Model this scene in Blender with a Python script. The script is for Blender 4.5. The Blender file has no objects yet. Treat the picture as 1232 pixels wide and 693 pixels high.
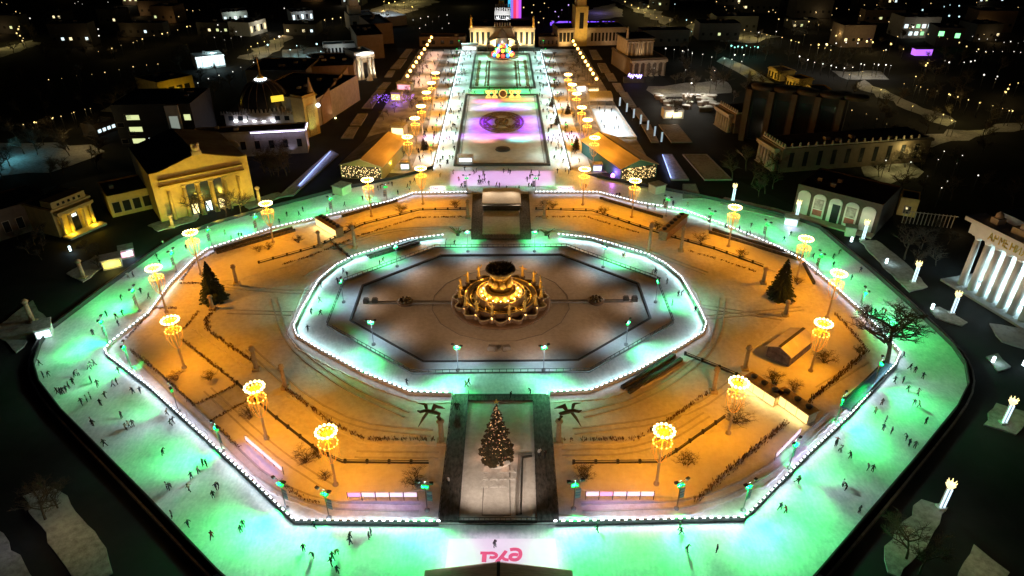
import bpy, bmesh, math, random
from mathutils import Vector, Matrix, noise as mnoise
R = random.Random(7)
scene = bpy.context.scene
COL = scene.collection
rad = math.radians
# ------------------------------------------------------------------ camera
CH = 95.0
F = 821.0
CX, CY = 0.7926, -153.751
TH = math.atan((346.5 + 137.0) / F)
YAW = math.atan((616 - 602.5) * math.cos(TH) / F)
FW = Vector((math.sin(YAW) * math.cos(TH), math.cos(YAW) * math.cos(TH), -math.sin(TH)))
RT = Vector((math.cos(YAW), -math.sin(YAW), 0))
UP = RT.cross(FW)
CAM = Vector((CX, CY, CH))
def G(px, py, z=0.0):
    """map survey: ground point seen at a photo pixel"""
    r = FW + (px - 616) / F * RT - (py - 346.5) / F * UP
    t = (z - CH) / r.z
    p = CAM + r * t
    return Vector((p.x, p.y, z))
def PR(p):
    d = Vector(p) - CAM
    zc = d.dot(FW)
    return 616 + F * d.dot(RT) / zc, 346.5 - F * d.dot(UP) / zc
def HT(x, y, py, lo=0.0):
    """height at (x,y) whose image row is py"""
    a, b = lo, 90.0
    for _ in range(40):
        m = (a + b) / 2
        if PR((x, y, m))[1] > py: a = m
        else: b = m
    return (a + b) / 2
cd = bpy.data.cameras.new('camera')
cam = bpy.data.objects.new('camera', cd); COL.objects.link(cam)
cam.location = CAM
cam.rotation_euler = (math.pi / 2 - TH, 0, -YAW)
cd.sensor_width = 36.0; cd.lens = F / 1232 * 36
cd.clip_start = 1.0; cd.clip_end = 4000
scene.camera = cam
# ------------------------------------------------------------------ materials
def _nodes(name):
    m = bpy.data.materials.new(name); m.use_nodes = True
    nt = m.node_tree
    return m, nt, nt.nodes['Principled BSDF']
def mat(name, c, rough=0.7, metal=0.0, var=0.0, scale=1.0, c2=None, bump=0.0, bscale=None, spec=0.5, detail=4.0, stretch=None, dist=0.1):
    m, nt, b = _nodes(name)
    b.inputs['Roughness'].default_value = rough
    b.inputs['Metallic'].default_value = metal
    b.inputs['Specular IOR Level'].default_value = spec
    if c2 is None:
        c2 = tuple(max(0, v * (1 - var)) for v in c)
    tc = nt.nodes.new('ShaderNodeTexCoord')
    src = tc.outputs['Object']
    if stretch:
        mp = nt.nodes.new('ShaderNodeMapping'); mp.inputs['Scale'].default_value = stretch
        nt.links.new(src, mp.inputs['Vector']); src = mp.outputs['Vector']
    nz = nt.nodes.new('ShaderNodeTexNoise')
    nz.inputs['Scale'].default_value = scale; nz.inputs['Detail'].default_value = detail; nz.inputs['Roughness'].default_value = 0.6
    nt.links.new(src, nz.inputs['Vector'])
    cr = nt.nodes.new('ShaderNodeValToRGB')
    cr.color_ramp.elements[0].position = 0.3; cr.color_ramp.elements[1].position = 0.7
    cr.color_ramp.elements[0].color = (*c2, 1); cr.color_ramp.elements[1].color = (*c, 1)
    nt.links.new(nz.outputs['Fac'], cr.inputs['Fac'])
    nt.links.new(cr.outputs['Color'], b.inputs['Base Color'])
    if bump:
        n2 = nt.nodes.new('ShaderNodeTexNoise'); n2.inputs['Scale'].default_value = bscale or scale * 2; n2.inputs['Detail'].default_value = 5
        nt.links.new(src, n2.inputs['Vector'])
        bp = nt.nodes.new('ShaderNodeBump'); bp.inputs['Strength'].default_value = bump; bp.inputs['Distance'].default_value = dist
        nt.links.new(n2.outputs['Fac'], bp.inputs['Height']); nt.links.new(bp.outputs['Normal'], b.inputs['Normal'])
    return m
def glow(name, c, s, sample=False):
    m, nt, b = _nodes(name)
    b.inputs['Base Color'].default_value = (*[min(.8, v) for v in c], 1)
    b.inputs['Emission Color'].default_value = (*c, 1)
    b.inputs['Emission Strength'].default_value = s
    if not sample:
        try: m.cycles.emission_sampling = 'NONE'
        except Exception: pass
    return m
# ------------------------------------------------------------------ mesh builder
class MB:
    def __init__(s): s.v = []; s.f = []; s.m = []; s.sm = []
    def add(s, vs, fs, m=0, smooth=False):
        o = len(s.v); s.v += [tuple(v) for v in vs]
        for f in fs:
            s.f.append(tuple(i + o for i in f)); s.m.append(m); s.sm.append(smooth)
        return s
    def box(s, c, d, rz=0.0, m=0, taper=1.0):
        x, y, z = d[0] / 2, d[1] / 2, d[2] / 2
        ca, sa = math.cos(rz), math.sin(rz)
        vs = []
        for k, (a, b_) in enumerate(((-1, -1), (1, -1), (1, 1), (-1, 1))):
            vs.append((a * x, b_ * y, -z))
        for a, b_ in ((-1, -1), (1, -1), (1, 1), (-1, 1)):
            vs.append((a * x * taper, b_ * y * taper, z))
        vs = [(c[0] + p[0] * ca - p[1] * sa, c[1] + p[0] * sa + p[1] * ca, c[2] + p[2]) for p in vs]
        return s.add(vs, [(3, 2, 1, 0), (4, 5, 6, 7), (0, 1, 5, 4), (1, 2, 6, 5), (2, 3, 7, 6), (3, 0, 4, 7)], m)
    def prism(s, poly, z0, z1, m=0, mtop=None):
        n = len(poly)
        vs = [(p[0], p[1], z0) for p in poly] + [(p[0], p[1], z1) for p in poly]
        s.add(vs, [(i, (i + 1) % n, n + (i + 1) % n, n + i) for i in range(n)] + [tuple(range(n - 1, -1, -1))], m)
        o = len(s.v) - n
        s.f.append(tuple(range(o, o + n))); s.m.append(m if mtop is None else mtop); s.sm.append(False)
        return s
    def lathe(s, prof, c=(0, 0, 0), n=16, m=0, smooth=True, cap=True, lobes=0, amp=0.0):
        vs = []; k = len(prof)
        for r, z in prof:
            for i in range(n):
                a = 2 * math.pi * i / n
                rr = r * (1 + amp * math.cos(lobes * a)) if lobes else r
                vs.append((c[0] + rr * math.cos(a), c[1] + rr * math.sin(a), c[2] + z))
        fs = [(j * n + i, j * n + (i + 1) % n, (j + 1) * n + (i + 1) % n, (j + 1) * n + i) for j in range(k - 1) for i in range(n)]
        if cap:
            fs.append(tuple(range(n - 1, -1, -1))); fs.append(tuple(range((k - 1) * n, k * n)))
        return s.add(vs, fs, m, smooth)
    def cyl(s, c, r, h, n=12, m=0, r2=None, smooth=True):
        return s.lathe([(r, 0), (r if r2 is None else r2, h)], c, n, m, smooth)
    def tube(s, pts, r, n=5, m=0, smooth=True, closed=False):
        pts = [Vector(p) for p in pts]
        k = len(pts)
        if not hasattr(r, '__len__'): r = [r] * k
        vs = []
        for i, p in enumerate(pts):
            if closed: t = pts[(i + 1) % k] - pts[i - 1]
            else: t = pts[min(i + 1, k - 1)] - pts[max(i - 1, 0)]
            t.normalize()
            a = Vector((0, 0, 1)) if abs(t.z) < 0.95 else Vector((1, 0, 0))
            u = t.cross(a).normalized(); w = t.cross(u)
            for j in range(n):
                q = 2 * math.pi * j / n
                vs.append(p + (u * math.cos(q) + w * math.sin(q)) * r[i])
        kk = k if closed else k - 1
        fs = [(i * n + j, i * n + (j + 1) % n, ((i + 1) % k) * n + (j + 1) % n, ((i + 1) % k) * n + j) for i in range(kk) for j in range(n)]
        if not closed: fs += [tuple(range(n - 1, -1, -1)), tuple(range((k - 1) * n, k * n))]
        return s.add(vs, fs, m, smooth)
    def ball(s, c, r, m=0, n=8, k=6, sz=1.0):
        prof = [(max(1e-3, r * math.sin(math.pi * i / k)), -r * sz * math.cos(math.pi * i / k)) for i in range(k + 1)]
        return s.lathe(prof, c, n, m, True)
    def wall(s, pts, w, z0, z1, m=0, closed=False):
        """a straight-sided run of thickness w along pts, mitred"""
        pts = [Vector((p[0], p[1])) for p in pts]; k = len(pts); L = []; Rr = []
        for i in range(k):
            if closed: a, b_ = pts[i - 1], pts[(i + 1) % k]
            else: a, b_ = pts[max(i - 1, 0)], pts[min(i + 1, k - 1)]
            d1 = (pts[i] - a); d2 = (b_ - pts[i])
            if d1.length < 1e-6: d1 = d2
            if d2.length < 1e-6: d2 = d1
            d1.normalize(); d2.normalize()
            t = (d1 + d2).normalized(); nn = Vector((-t.y, t.x))
            q = w / 2 / max(.4, abs(nn.dot(Vector((-d1.y, d1.x)))))
            L.append(pts[i] + nn * q); Rr.append(pts[i] - nn * q)
        vs = []
        for i in range(k):
            vs += [(L[i].x, L[i].y, z0), (Rr[i].x, Rr[i].y, z0), (Rr[i].x, Rr[i].y, z1), (L[i].x, L[i].y, z1)]
        fs = []
        for i in range(k if closed else k - 1):
            a, b_ = 4 * i, 4 * ((i + 1) % k)
            fs += [(a, b_, b_ + 3, a + 3), (a + 1, a + 2, b_ + 2, b_ + 1), (a + 3, b_ + 3, b_ + 2, a + 2), (a, a + 1, b_ + 1, b_)]
        if not closed: fs += [(0, 3, 2, 1), (4 * k - 4, 4 * k - 3, 4 * k - 2, 4 * k - 1)]
        return s.add(vs, fs, m)
    def mesh(s, name, mats):
        me = bpy.data.meshes.new(name)
        me.from_pydata(s.v, [], s.f)
        for x in (mats if isinstance(mats, (list, tuple)) else [mats]): me.materials.append(x)
        me.polygons.foreach_set('material_index', s.m)
        me.polygons.foreach_set('use_smooth', s.sm)
        me.update()
        return me
    def build(s, name, mats, parent=None):
        o = bpy.data.objects.new(name, s.mesh(name, mats)); COL.objects.link(o)
        if parent is not None: o.parent = parent
        return o
def tag(o, label=None, cat=None, group=None, kind=None):
    if label: o['label'] = label
    if cat: o['category'] = cat
    if group: o['group'] = group
    if kind: o['kind'] = kind
    return o
def thing(name, label, cat, loc=(0, 0, 0), rz=0.0, group=None):
    o = bpy.data.objects.new(name, None); COL.objects.link(o)
    o.location = loc; o.rotation_euler = (0, 0, rz); o.empty_display_size = 0.5
    return tag(o, label, cat, group)

def dup(root, loc, rz=0.0, label=None, group=None, sc=None):
    r = root.copy(); COL.objects.link(r); r.location = loc; r.rotation_euler = (0, 0, rz)
    if sc: r.scale = (sc, sc, sc) if not hasattr(sc, '__len__') else sc
    if label: r['label'] = label
    if group: r['group'] = group
    for ch in list(root.children):
        c = ch.copy(); COL.objects.link(c); c.parent = r
        for g in list(ch.children):
            d = g.copy(); COL.objects.link(d); d.parent = c
    return r
def sheet(name, outer, z, m, holes=(), kind='structure', jit=0.0):
    """a flat filled outline with holes"""
    bm = bmesh.new(); es = []
    for loop in [outer] + list(holes):
        vs = [bm.verts.new((p[0], p[1], z)) for p in loop]
        es += [bm.edges.new((vs[i], vs[(i + 1) % len(vs)])) for i in range(len(vs))]
    bmesh.ops.triangle_fill(bm, use_beauty=True, use_dissolve=False, edges=es)
    for f in bm.faces:
        if f.normal.z < 0: f.normal_flip()
    me = bpy.data.meshes.new(name); bm.to_mesh(me); bm.free(); me.materials.append(m)
    o = bpy.data.objects.new(name, me); COL.objects.link(o)
    if kind: o['kind'] = kind
    return o
def ragged(pts, amp, step=2.2):
    rg = random.Random(int(pts[0].x * 13)); out = []
    for a, b_ in zip(pts, pts[1:] + pts[:1]):
        n = max(1, int((b_ - a).length / step)); d = (b_ - a); nn = Vector((-d.y, d.x, 0)).normalized()
        out += [a + d * (k / n) + nn * (amp * rg.uniform(-1, 1) if k else 0) for k in range(n)]
    return out
def pl(*a, z=0.0): return [G(x, y, z) for x, y in a]
def resample(pts, step):
    pts = [Vector(p) for p in pts]; out = []; carry = 0.0
    for a, b_ in zip(pts[:-1], pts[1:]):
        L = (b_ - a).length; d = (b_ - a) / max(L, 1e-6); t = carry
        while t < L:
            out.append((a + d * t, d)); t += step
        carry = t - L
    return out
def smooth_poly(pts, it=1):
    for _ in range(it):
        q = [pts[0]]
        for a, b_ in zip(pts[:-1], pts[1:]):
            q += [a * .75 + b_ * .25, a * .25 + b_ * .75]
        q.append(pts[-1]); pts = q
    return pts
# lights -----------------------------------------------------------
def point(loc, c, w, r=0.3, name='lamp_light'):
    l = bpy.data.lights.new(name, 'POINT'); l.color = c; l.energy = w; l.shadow_soft_size = r
    o = bpy.data.objects.new(name, l); COL.objects.link(o); o.location = loc
    return o
def spot(loc, target, c, w, ang, blend=1.0, r=0.15, name='floodlight_light'):
    l = bpy.data.lights.new(name, 'SPOT'); l.color = c; l.energy = w; l.spot_size = rad(ang); l.spot_blend = blend; l.shadow_soft_size = r
    o = bpy.data.objects.new(name, l); COL.objects.link(o); o.location = loc
    o.rotation_euler = (Vector(target) - Vector(loc)).to_track_quat('-Z', 'Y').to_euler()
    return o
def area(loc, target, c, w, sx, sy, name='strip_light', spread=180, along=None):
    l = bpy.data.lights.new(name, 'AREA'); l.shape = 'RECTANGLE'; l.size = sx; l.size_y = sy; l.color = c; l.energy = w; l.spread = rad(spread)
    o = bpy.data.objects.new(name, l); COL.objects.link(o); o.location = loc
    z = (Vector(loc) - Vector(target)).normalized()
    if along is not None:
        x = Vector(along).normalized(); x = (x - z * x.dot(z)).normalized(); y = z.cross(x)
        o.rotation_euler = Matrix((x, y, z)).transposed().to_euler()
    else:
        o.rotation_euler = (-z).to_track_quat('-Z', 'Y').to_euler()
    return o
# world / render ------------------------------------------------------
w = bpy.data.worlds.new('World'); scene.world = w; w.use_nodes = True
nt = w.node_tree; bg = nt.nodes['Background']
sk = nt.nodes.new('ShaderNodeTexSky'); sk.sky_type = 'NISHITA'; sk.sun_disc = False
sk.sun_elevation = rad(25); sk.sun_rotation = rad(200)
nt.links.new(sk.outputs['Color'], bg.inputs['Color']); bg.inputs['Strength'].default_value = 0.0004
sl = bpy.data.lights.new('moon', 'SUN'); sl.energy = 0.004; sl.angle = rad(0.5); sl.color = (1, .93, .85)
so = bpy.data.objects.new('moon', sl); COL.objects.link(so)
so.rotation_euler = (rad(65), 0, rad(-20))
scene.view_settings.view_transform = 'Standard'; scene.view_settings.look = 'None'
scene.view_settings.exposure = 0; scene.view_settings.gamma = 1; scene.view_settings.use_curve_mapping = False
scene.render.engine = 'CYCLES'
cy = scene.cycles
cy.use_denoising = True
try: cy.denoiser = 'OPENIMAGEDENOISE'
except Exception: pass
cy.max_bounces = 4; cy.diffuse_bounces = 2; cy.glossy_bounces = 2; cy.transmission_bounces = 2; cy.transparent_max_bounces = 4
cy.caustics_reflective = False; cy.caustics_refractive = False
cy.sample_clamp_indirect = 4.0
cy.use_light_tree = True
ORANGE = (1.0, 0.32, 0.0)
WARM = (1.0, 0.62, 0.25)
COOL = (0.74, 0.92, 1.0)
GREEN = (0.0, 1.0, 0.16)
# ------------------------------------------------------------------ palette
def ice_mat(name, c, c2):
    m, nt, b = _nodes(name)
    b.inputs['Roughness'].default_value = 0.38
    b.inputs['Specular IOR Level'].default_value = 0.35
    tc = nt.nodes.new('ShaderNodeTexCoord')
    a = nt.nodes.new('ShaderNodeTexNoise'); a.inputs['Scale'].default_value = 0.09; a.inputs['Detail'].default_value = 6; a.inputs['Roughness'].default_value = 0.65; a.inputs['Distortion'].default_value = 1.2
    d = nt.nodes.new('ShaderNodeTexNoise'); d.inputs['Scale'].default_value = 0.9; d.inputs['Detail'].default_value = 6; d.inputs['Roughness'].default_value = 0.75
    w1 = nt.nodes.new('ShaderNodeTexWave'); w1.inputs['Scale'].default_value = 0.35; w1.inputs['Distortion'].default_value = 26; w1.inputs['Detail'].default_value = 4; w1.inputs['Detail Scale'].default_value = 0.35
    for n in (a, d, w1): nt.links.new(tc.outputs['Object'], n.inputs['Vector'])
    def mth(op, x, y):
        n = nt.nodes.new('ShaderNodeMath'); n.operation = op
        for i, q in enumerate((x, y)):
            if isinstance(q, float): n.inputs[i].default_value = q
            else: nt.links.new(q, n.inputs[i])
        return n.outputs[0]
    s_ = mth('ADD', mth('MULTIPLY', a.outputs['Fac'], .5), mth('MULTIPLY', d.outputs['Fac'], .50))
    s_ = mth('ADD', s_, mth('MULTIPLY', w1.outputs['Fac'], .04))
    cr = nt.nodes.new('ShaderNodeValToRGB')
    cr.color_ramp.elements[0].position = 0.40; cr.color_ramp.elements[1].position = 0.64
    cr.color_ramp.elements[0].color = (*c2, 1); cr.color_ramp.elements[1].color = (*c, 1)
    nt.links.new(s_, cr.inputs['Fac']); nt.links.new(cr.outputs['Color'], b.inputs['Base Color'])
    bp = nt.nodes.new('ShaderNodeBump'); bp.inputs['Strength'].default_value = 0.25; bp.inputs['Distance'].default_value = 0.03
    nt.links.new(d.outputs['Fac'], bp.inputs['Height']); nt.links.new(bp.outputs['Normal'], b.inputs['Normal'])
    return m
def snow_mat(name, c, c2, trod=0.0):
    """snow with drifts, shovelled streaks and footprints"""
    m, nt, b = _nodes(name)
    b.inputs['Roughness'].default_value = 0.75; b.inputs['Specular IOR Level'].default_value = 0.2
    tc = nt.nodes.new('ShaderNodeTexCoord')
    a = nt.nodes.new('ShaderNodeTexNoise'); a.inputs['Scale'].default_value = 0.07; a.inputs['Detail'].default_value = 7; a.inputs['Roughness'].default_value = 0.6
    d = nt.nodes.new('ShaderNodeTexNoise'); d.inputs['Scale'].default_value = 0.9; d.inputs['Detail'].default_value = 8; d.inputs['Roughness'].default_value = 0.7
    v = nt.nodes.new('ShaderNodeTexVoronoi'); v.inputs['Scale'].default_value = 0.8
    for n in (a, d, v): nt.links.new(tc.outputs['Object'], n.inputs['Vector'])
    mx = nt.nodes.new('ShaderNodeMath'); mx.operation = 'MULTIPLY_ADD'
    nt.links.new(d.outputs['Fac'], mx.inputs[0]); mx.inputs[1].default_value = 0.55; 
    m2 = nt.nodes.new('ShaderNodeMath'); m2.operation = 'MULTIPLY'; nt.links.new(a.outputs['Fac'], m2.inputs[0]); m2.inputs[1].default_value = 0.5
    nt.links.new(m2.outputs[0], mx.inputs[2])
    cr = nt.nodes.new('ShaderNodeValToRGB')
    cr.color_ramp.elements[0].position = 0.38; cr.color_ramp.elements[1].position = 0.60
    cr.color_ramp.elements[0].color = (*c2, 1); cr.color_ramp.elements[1].color = (*c, 1)
    nt.links.new(mx.outputs[0], cr.inputs['Fac']); nt.links.new(cr.outputs['Color'], b.inputs['Base Color'])
    bp = nt.nodes.new('ShaderNodeBump'); bp.inputs['Strength'].default_value = 0.55; bp.inputs['Distance'].default_value = 0.25
    ad = nt.nodes.new('ShaderNodeMath'); ad.operation = 'MULTIPLY_ADD'; nt.links.new(v.outputs['Distance'], ad.inputs[0]); ad.inputs[1].default_value = 0.25 * trod; nt.links.new(d.outputs['Fac'], ad.inputs[2])
    nt.links.new(ad.outputs[0], bp.inputs['Height']); nt.links.new(bp.outputs['Normal'], b.inputs['Normal'])
    return m
M = {}
M['ice'] = ice_mat('skating_ice', (.82, .84, .85), (.50, .55, .57))
M['ice_alley'] = ice_mat('alley_ice', (.74, .79, .80), (.50, .56, .58))
M['snow'] = snow_mat('trodden_snow', (.80, .79, .78), (.56, .54, .52), 1.0)
M['snow_bed'] = snow_mat('deep_snow', (.84, .83, .82), (.70, .68, .66), 0.3)
M['snow_pool'] = snow_mat('thin_pool_snow', (.64, .59, .54), (.46, .41, .36), 0.1)
M['snow_dark'] = snow_mat('dirty_snow', (.42, .40, .38), (.16, .15, .14), 0.8)
M['asphalt'] = mat('wet_asphalt', (.026, .026, .028), .8, c2=(.012, .012, .013), spec=.15, scale=.08, bump=.2, bscale=2, detail=7)
M['plaza'] = mat('alley_paving', (.60, .58, .56), .75, c2=(.09, .075, .06), scale=.11, detail=9, bump=.3)
M['land'] = mat('park_ground', (.034, .031, .028), .95, spec=.05, c2=(.02, .02, .018), scale=.03, detail=8)
M['kerb'] = mat('granite_kerb', (.30, .28, .27), .6, var=.3, scale=1)
M['granite'] = mat('dark_granite', (.07, .065, .06), .45, var=.4, scale=1.5)
M['deck'] = mat('wet_plank_deck', (.13, .12, .115), .75, c2=(.012, .012, .012), scale=1.6, detail=8, stretch=(1.2, .5, 1), bump=.2)
M['wood'] = mat('brown_boards', (.16, .085, .04), .65, var=.5, scale=2, stretch=(1, 8, 1))
M['board_dark'] = mat('black_barrier_board', (.03, .03, .032), .5, var=.4, scale=2)
M['board_white'] = mat('white_barrier_board', (.75, .77, .78), .5, var=.15, scale=2)
M['steel'] = mat('grey_steel', (.35, .35, .36), .4, .6, var=.2, scale=3)
M['steel_dark'] = mat('dark_painted_steel', (.05, .05, .052), .45, .2, var=.3, scale=3)
M['pole'] = mat('gilded_pole_paint', (.62, .52, .36), .45, .15, var=.25, scale=2)
M['gold'] = mat('gilded_bronze', (.95, .60, .14), .33, .65, var=.35, scale=1.5)
M['bronze'] = mat('dark_bronze', (.16, .11, .05), .4, .5, var=.4, scale=2)
M['fount'] = mat('red_brown_granite', (.22, .13, .075), .5, var=.4, scale=1.2)
M['led'] = glow('white_led', (.86, .95, 1.0), 9)
M['led_soft'] = glow('white_led_tube', (.80, .93, 1.0), 5)
M['bulb'] = glow('amber_bulb', (1.0, .55, .10), 6)
M['bulb_hot'] = glow('bright_yellow_bulb', (1.0, .78, .32), 9)
M['bulb_dim'] = glow('dim_amber_wire_light', (1.0, .45, .06), .6)
M['greenlamp'] = glow('green_floodlight_lens', (.03, 1.0, .16), .9)
M['screen'] = glow('lit_panel', (1.0, .74, 1.0), 1.0)
M['screen_pink'] = glow('pink_lit_panel', (1.0, .42, .75), 1.0)
def S(pts): return [(p[0], p[1]) for p in pts]
# ------------------------------------------------------------------ ground
Z_ICE, Z_PARK, Z_BED, Z_IN, Z_SUR = .10, .22, .34, .24, .40
B = 1500
sheet('ground', [(-B, -400), (B, -400), (B, 2200), (-B, 2200)], -0.02, M['land'])
# dark plaza of wet asphalt round the rink
sheet('plaza_pavement', S(pl((-260, 430), (-40, 250), (120, 210), (330, 185), (420, 165), (430, 150), (640, 150), (780, 150), (830, 190), (960, 250), (1120, 265), (1500, 430), (1500, 1000), (-300, 1000))), 0.0, M['asphalt'])
RINK_L = pl((480, 1400), (262, 690), (180, 603), (75, 497), (48, 462), (42, 440), (50, 415), (62, 398), (128, 348), (190, 303), (214, 288), (260, 270), (330, 250), (415, 228), (470, 217), (490, 212), (521, 203), (525, 203))
RINK_R = pl((985, 690), (1100, 555), (1150, 493), (1164, 465), (1160, 440), (1145, 418), (1090, 365), (1045, 325), (1010, 297), (985, 275), (960, 266), (890, 248), (830, 235), (765, 223), (718, 214), (688, 203))
RL = [G(318, 740)] + RINK_L[1:-1] + [G(520.5, 204)]
RR = [G(940, 740)] + RINK_R[:-1] + [G(687, 204)]
A_TOP = 318.5
rink_poly = [(-60, -92.0)] + S(RL[1:]) + [(-26.2, A_TOP), (26.8, A_TOP)] + S(RR[::-1][:-1]) + [(60, -92.0)]
pool = [(-17.9, 26.4), (17.9, 26.4), (38, 8.8), (38, -8.8), (17.9, -26.4), (-17.9, -26.4), (-38, -8.8), (-38, 8.8)]
rail = [(-20, 31.2), (20, 31.2), (43.4, 11.2), (43.4, -11.2), (20, -30.8), (-20, -30.8), (-43.4, -11.2), (-43.4, 11.2)]
LED_L = pl((528, 632), (355, 630.5), (300, 578), (240, 523), (180, 468), (130, 430), (128, 424), (134, 416), (180, 380), (205, 345), (233, 316), (250, 303), (330, 277), (400, 261), (470, 245), (497, 235), (562, 234))
LED_R = pl((668, 632), (893, 627), (905, 617), (968, 553), (1025, 499), (1076, 442), (1082, 428), (1062, 405), (1036, 378), (1000, 345), (965, 316), (935, 300), (880, 277), (820, 255), (770, 247), (720, 234), (642, 234))
park_poly = S(LED_L) + S(LED_R)[::-1]
RING_T = [(-18.2, 38.6), (-28, 36), (-43.4, 25), (-47.4, 19.5), (-50.4, 11), (-51.3, -4), (-51.3, -12), (-49.6, -16), (-42, -22.5), (-31, -31), (-19.5, -38), (-10.6, -38.6)]
ring_out = [Vector((x, y, 0)) for x, y in RING_T]
ring_out_r = [Vector((-x, y, 0)) for x, y in RING_T]
ring_poly = S(ring_out) + S(ring_out_r)[::-1]
sheet('skating_ice', rink_poly, Z_ICE, M['ice'], [park_poly])
sheet('park_snow', park_poly, Z_PARK, M['snow'], [ring_poly])
sheet('ring_ice', ring_poly, Z_IN, M['ice'], [rail])
sheet('pool_surround', rail, Z_SUR, M['snow_bed'], [pool])
sheet('pool_floor', pool, 0.06, M['snow_pool'])
# pool wall with a coping
def structure(o): o['kind'] = 'structure'; return o
pw = MB().wall(pool, .5, -.6, .62, closed=True)
tag(pw.build('pool_wall', M['granite']), 'low dark granite wall round the octagonal snow covered fountain pool', 'wall')
# raised bed sheets (deep snow parterres) cut by paths
BEDS = [
 [(162, 424), (236, 489), (285, 464), (217, 412), (186, 402)],
 [(254, 507), (303, 482), (412, 553), (516, 556), (516, 590), (408, 606), (350, 600)],
 [(690, 556), (792, 556), (838, 526), (940, 508), (843, 602), (690, 590)],
 [(965, 490), (1042, 423), (1008, 382), (955, 376), (880, 440), (868, 470)],
 [(250, 340), (255, 318), (330, 288), (388, 300), (345, 322), (282, 338)],
 [(440, 262), (502, 244), (562, 240), (562, 254), (505, 256), (436, 276)],
 [(645, 240), (716, 242), (800, 268), (790, 278), (712, 258), (645, 254)],
 [(842, 282), (876, 284), (960, 322), (938, 330), (850, 296)],
]
for i, b_ in enumerate(BEDS):
    p = pl(*b_)
    o = MB().prism(S(p) if True else 0, Z_PARK - .1, Z_BED + .002 * i)
    o.build('snow_bed', M['snow_bed'])['kind'] = 'structure'
# ------------------------------------------------------------------ alley beyond
AX = 26.5
for nm, (x0, x1, y0, y1) in {'lower': (-18, 19, 102.5, 207), 'upper': (-16.5, 18.5, 221.5, 308)}.items():
    sheet('basin_snow', [(x0, y0), (x1, y0), (x1, y1), (x0, y1)], Z_ICE + .3, mat('basin_snow_' + nm, (.70, .69, .67), .7, c2=(.52, .51, .49), scale=.3, bump=.4, detail=8))
sheet('alley_paving', [(-60, 98), (-26.2, 93), (-26.2, 325), (-55, 325)], .02, M['plaza'])
sheet('alley_paving', [(26.8, 92), (60, 98), (55, 325), (26.8, 325)], .02, M['plaza'])
sheet('alley_road', [(-110, 85), (-60, 92), (-55, 330), (-85, 330)], .03, M['asphalt'])
sheet('alley_road', [(60, 92), (110, 85), (85, 330), (55, 330)], .03, M['asphalt'])
# ------------------------------------------------------------------ barriers
def barrier(label, pts, z, led=True, h=.85, side=1, group='barriers round the rinks', board='board_white', w=.16):
    pts = [Vector((p[0], p[1], 0)) for p in pts]
    root = thing('rink_barrier', label, 'barrier', (0, 0, 0), 0, group)
    MB().wall(pts, w, z, z + h).build('board', M[board], root)
    MB().wall(pts, w + .12, z + h, z + h + .09).build('top_rail', M['steel_dark'], root)
    if led:
        mb = MB()
        for p, d in resample(pts, 1.35):
            n = Vector((-d.y, d.x, 0)) * side
            q = p
            mb.box((q.x, q.y, z + h + .17), (.5, .2, .16), math.atan2(d.y, d.x))
        o = mb.build('led_strip', M['led'], root); o['kind'] = 'stuff'
    return root
def led_lights(pts, z, side, wpm, c=COOL, aim=-.75, out=.45):
    """the light the strip throws on the ice: one long lamp per straight"""
    pts = [Vector((p[0], p[1], 0)) for p in pts]
    for a, b_ in zip(pts[:-1], pts[1:]):
        L = (b_ - a).length
        if L < .8: continue
        d = (b_ - a) / L; n = Vector((-d.y, d.x, 0)) * side
        m = (a + b_) / 2 + n * out; m.z = z
        area(m, m + n + Vector((0, 0, aim)), c, wpm * L, L, .2, along=d, spread=128)
LEDW = 8
barrier('white lit barrier on the big rink, from the lower left ramp to the left corner', LED_L[:7], Z_ICE, side=1)
barrier('white lit barrier from the left rink corner up past the left spruce', LED_L[6:12], Z_ICE, side=1)
barrier('white lit barrier on the big rink, upper left, ending at the upper ramp', LED_L[11:], Z_ICE, side=1)
barrier('white lit barrier from the lower right plank ramp to the teal ramp', LED_R[:6], Z_ICE, side=-1)
barrier('white lit barrier from the big bare tree up to the right spruce', LED_R[5:11], Z_ICE, side=-1)
barrier('white lit barrier on the big rink, upper right, ending at the upper ramp', LED_R[10:], Z_ICE, side=-1)
led_lights(LED_L, 1.1, 1, LEDW); led_lights(LED_R, 1.1, -1, LEDW)
led_lights(LED_L, .9, -1, 5, (.72, .78, 1.0)); led_lights(LED_R, .9, 1, 5, (.72, .78, 1.0))
for pts, s_, lb in ((RL, 1, 'left'), (RR, -1, 'right')):
    barrier('dark outer barrier along the whole %s outer edge of the big rink' % lb, pts[:-1], Z_ICE, led=False, h=1.1, board='board_dark', w=.14)
    q = smooth_poly([Vector((p[0], p[1], 0)) for p in pts[:-1]])
    r = thing('outer_fence', 'low dark wood bench fence just outside the %s rim of the big rink' % lb, 'fence', (0, 0, 0), 0, 'bench fences outside the rink')
    off = []
    for i, p in enumerate(q):
        d = (q[min(i + 1, len(q) - 1)] - q[max(i - 1, 0)]).normalized(); n = Vector((-d.y, d.x, 0)) * s_
        off.append(p + n * 1.3)
    MB().wall(off, .5, 0, .55).build('bench', M['deck'], r)
    MB().wall([p for p in off], .34, .55, .66).build('snow_cap', M['snow_dark'], r)
for pts, s_, lb in ((ring_out, 1, 'left'), (ring_out_r, -1, 'right')):
    barrier('white barrier with bright white lights round the %s half of the inner ring rink' % lb, pts, Z_IN, side=s_)
    led_lights(pts, 1.1, s_, 10, (.62, 1.0, .90), -.5); led_lights(pts, 1.1, -s_, LEDW * .3); led_lights(pts, 1.2, s_, 10, (.55, .80, 1.0), -.22)
b_ = MB().wall(rail, .12, Z_SUR, Z_SUR + .3, closed=True)
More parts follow.
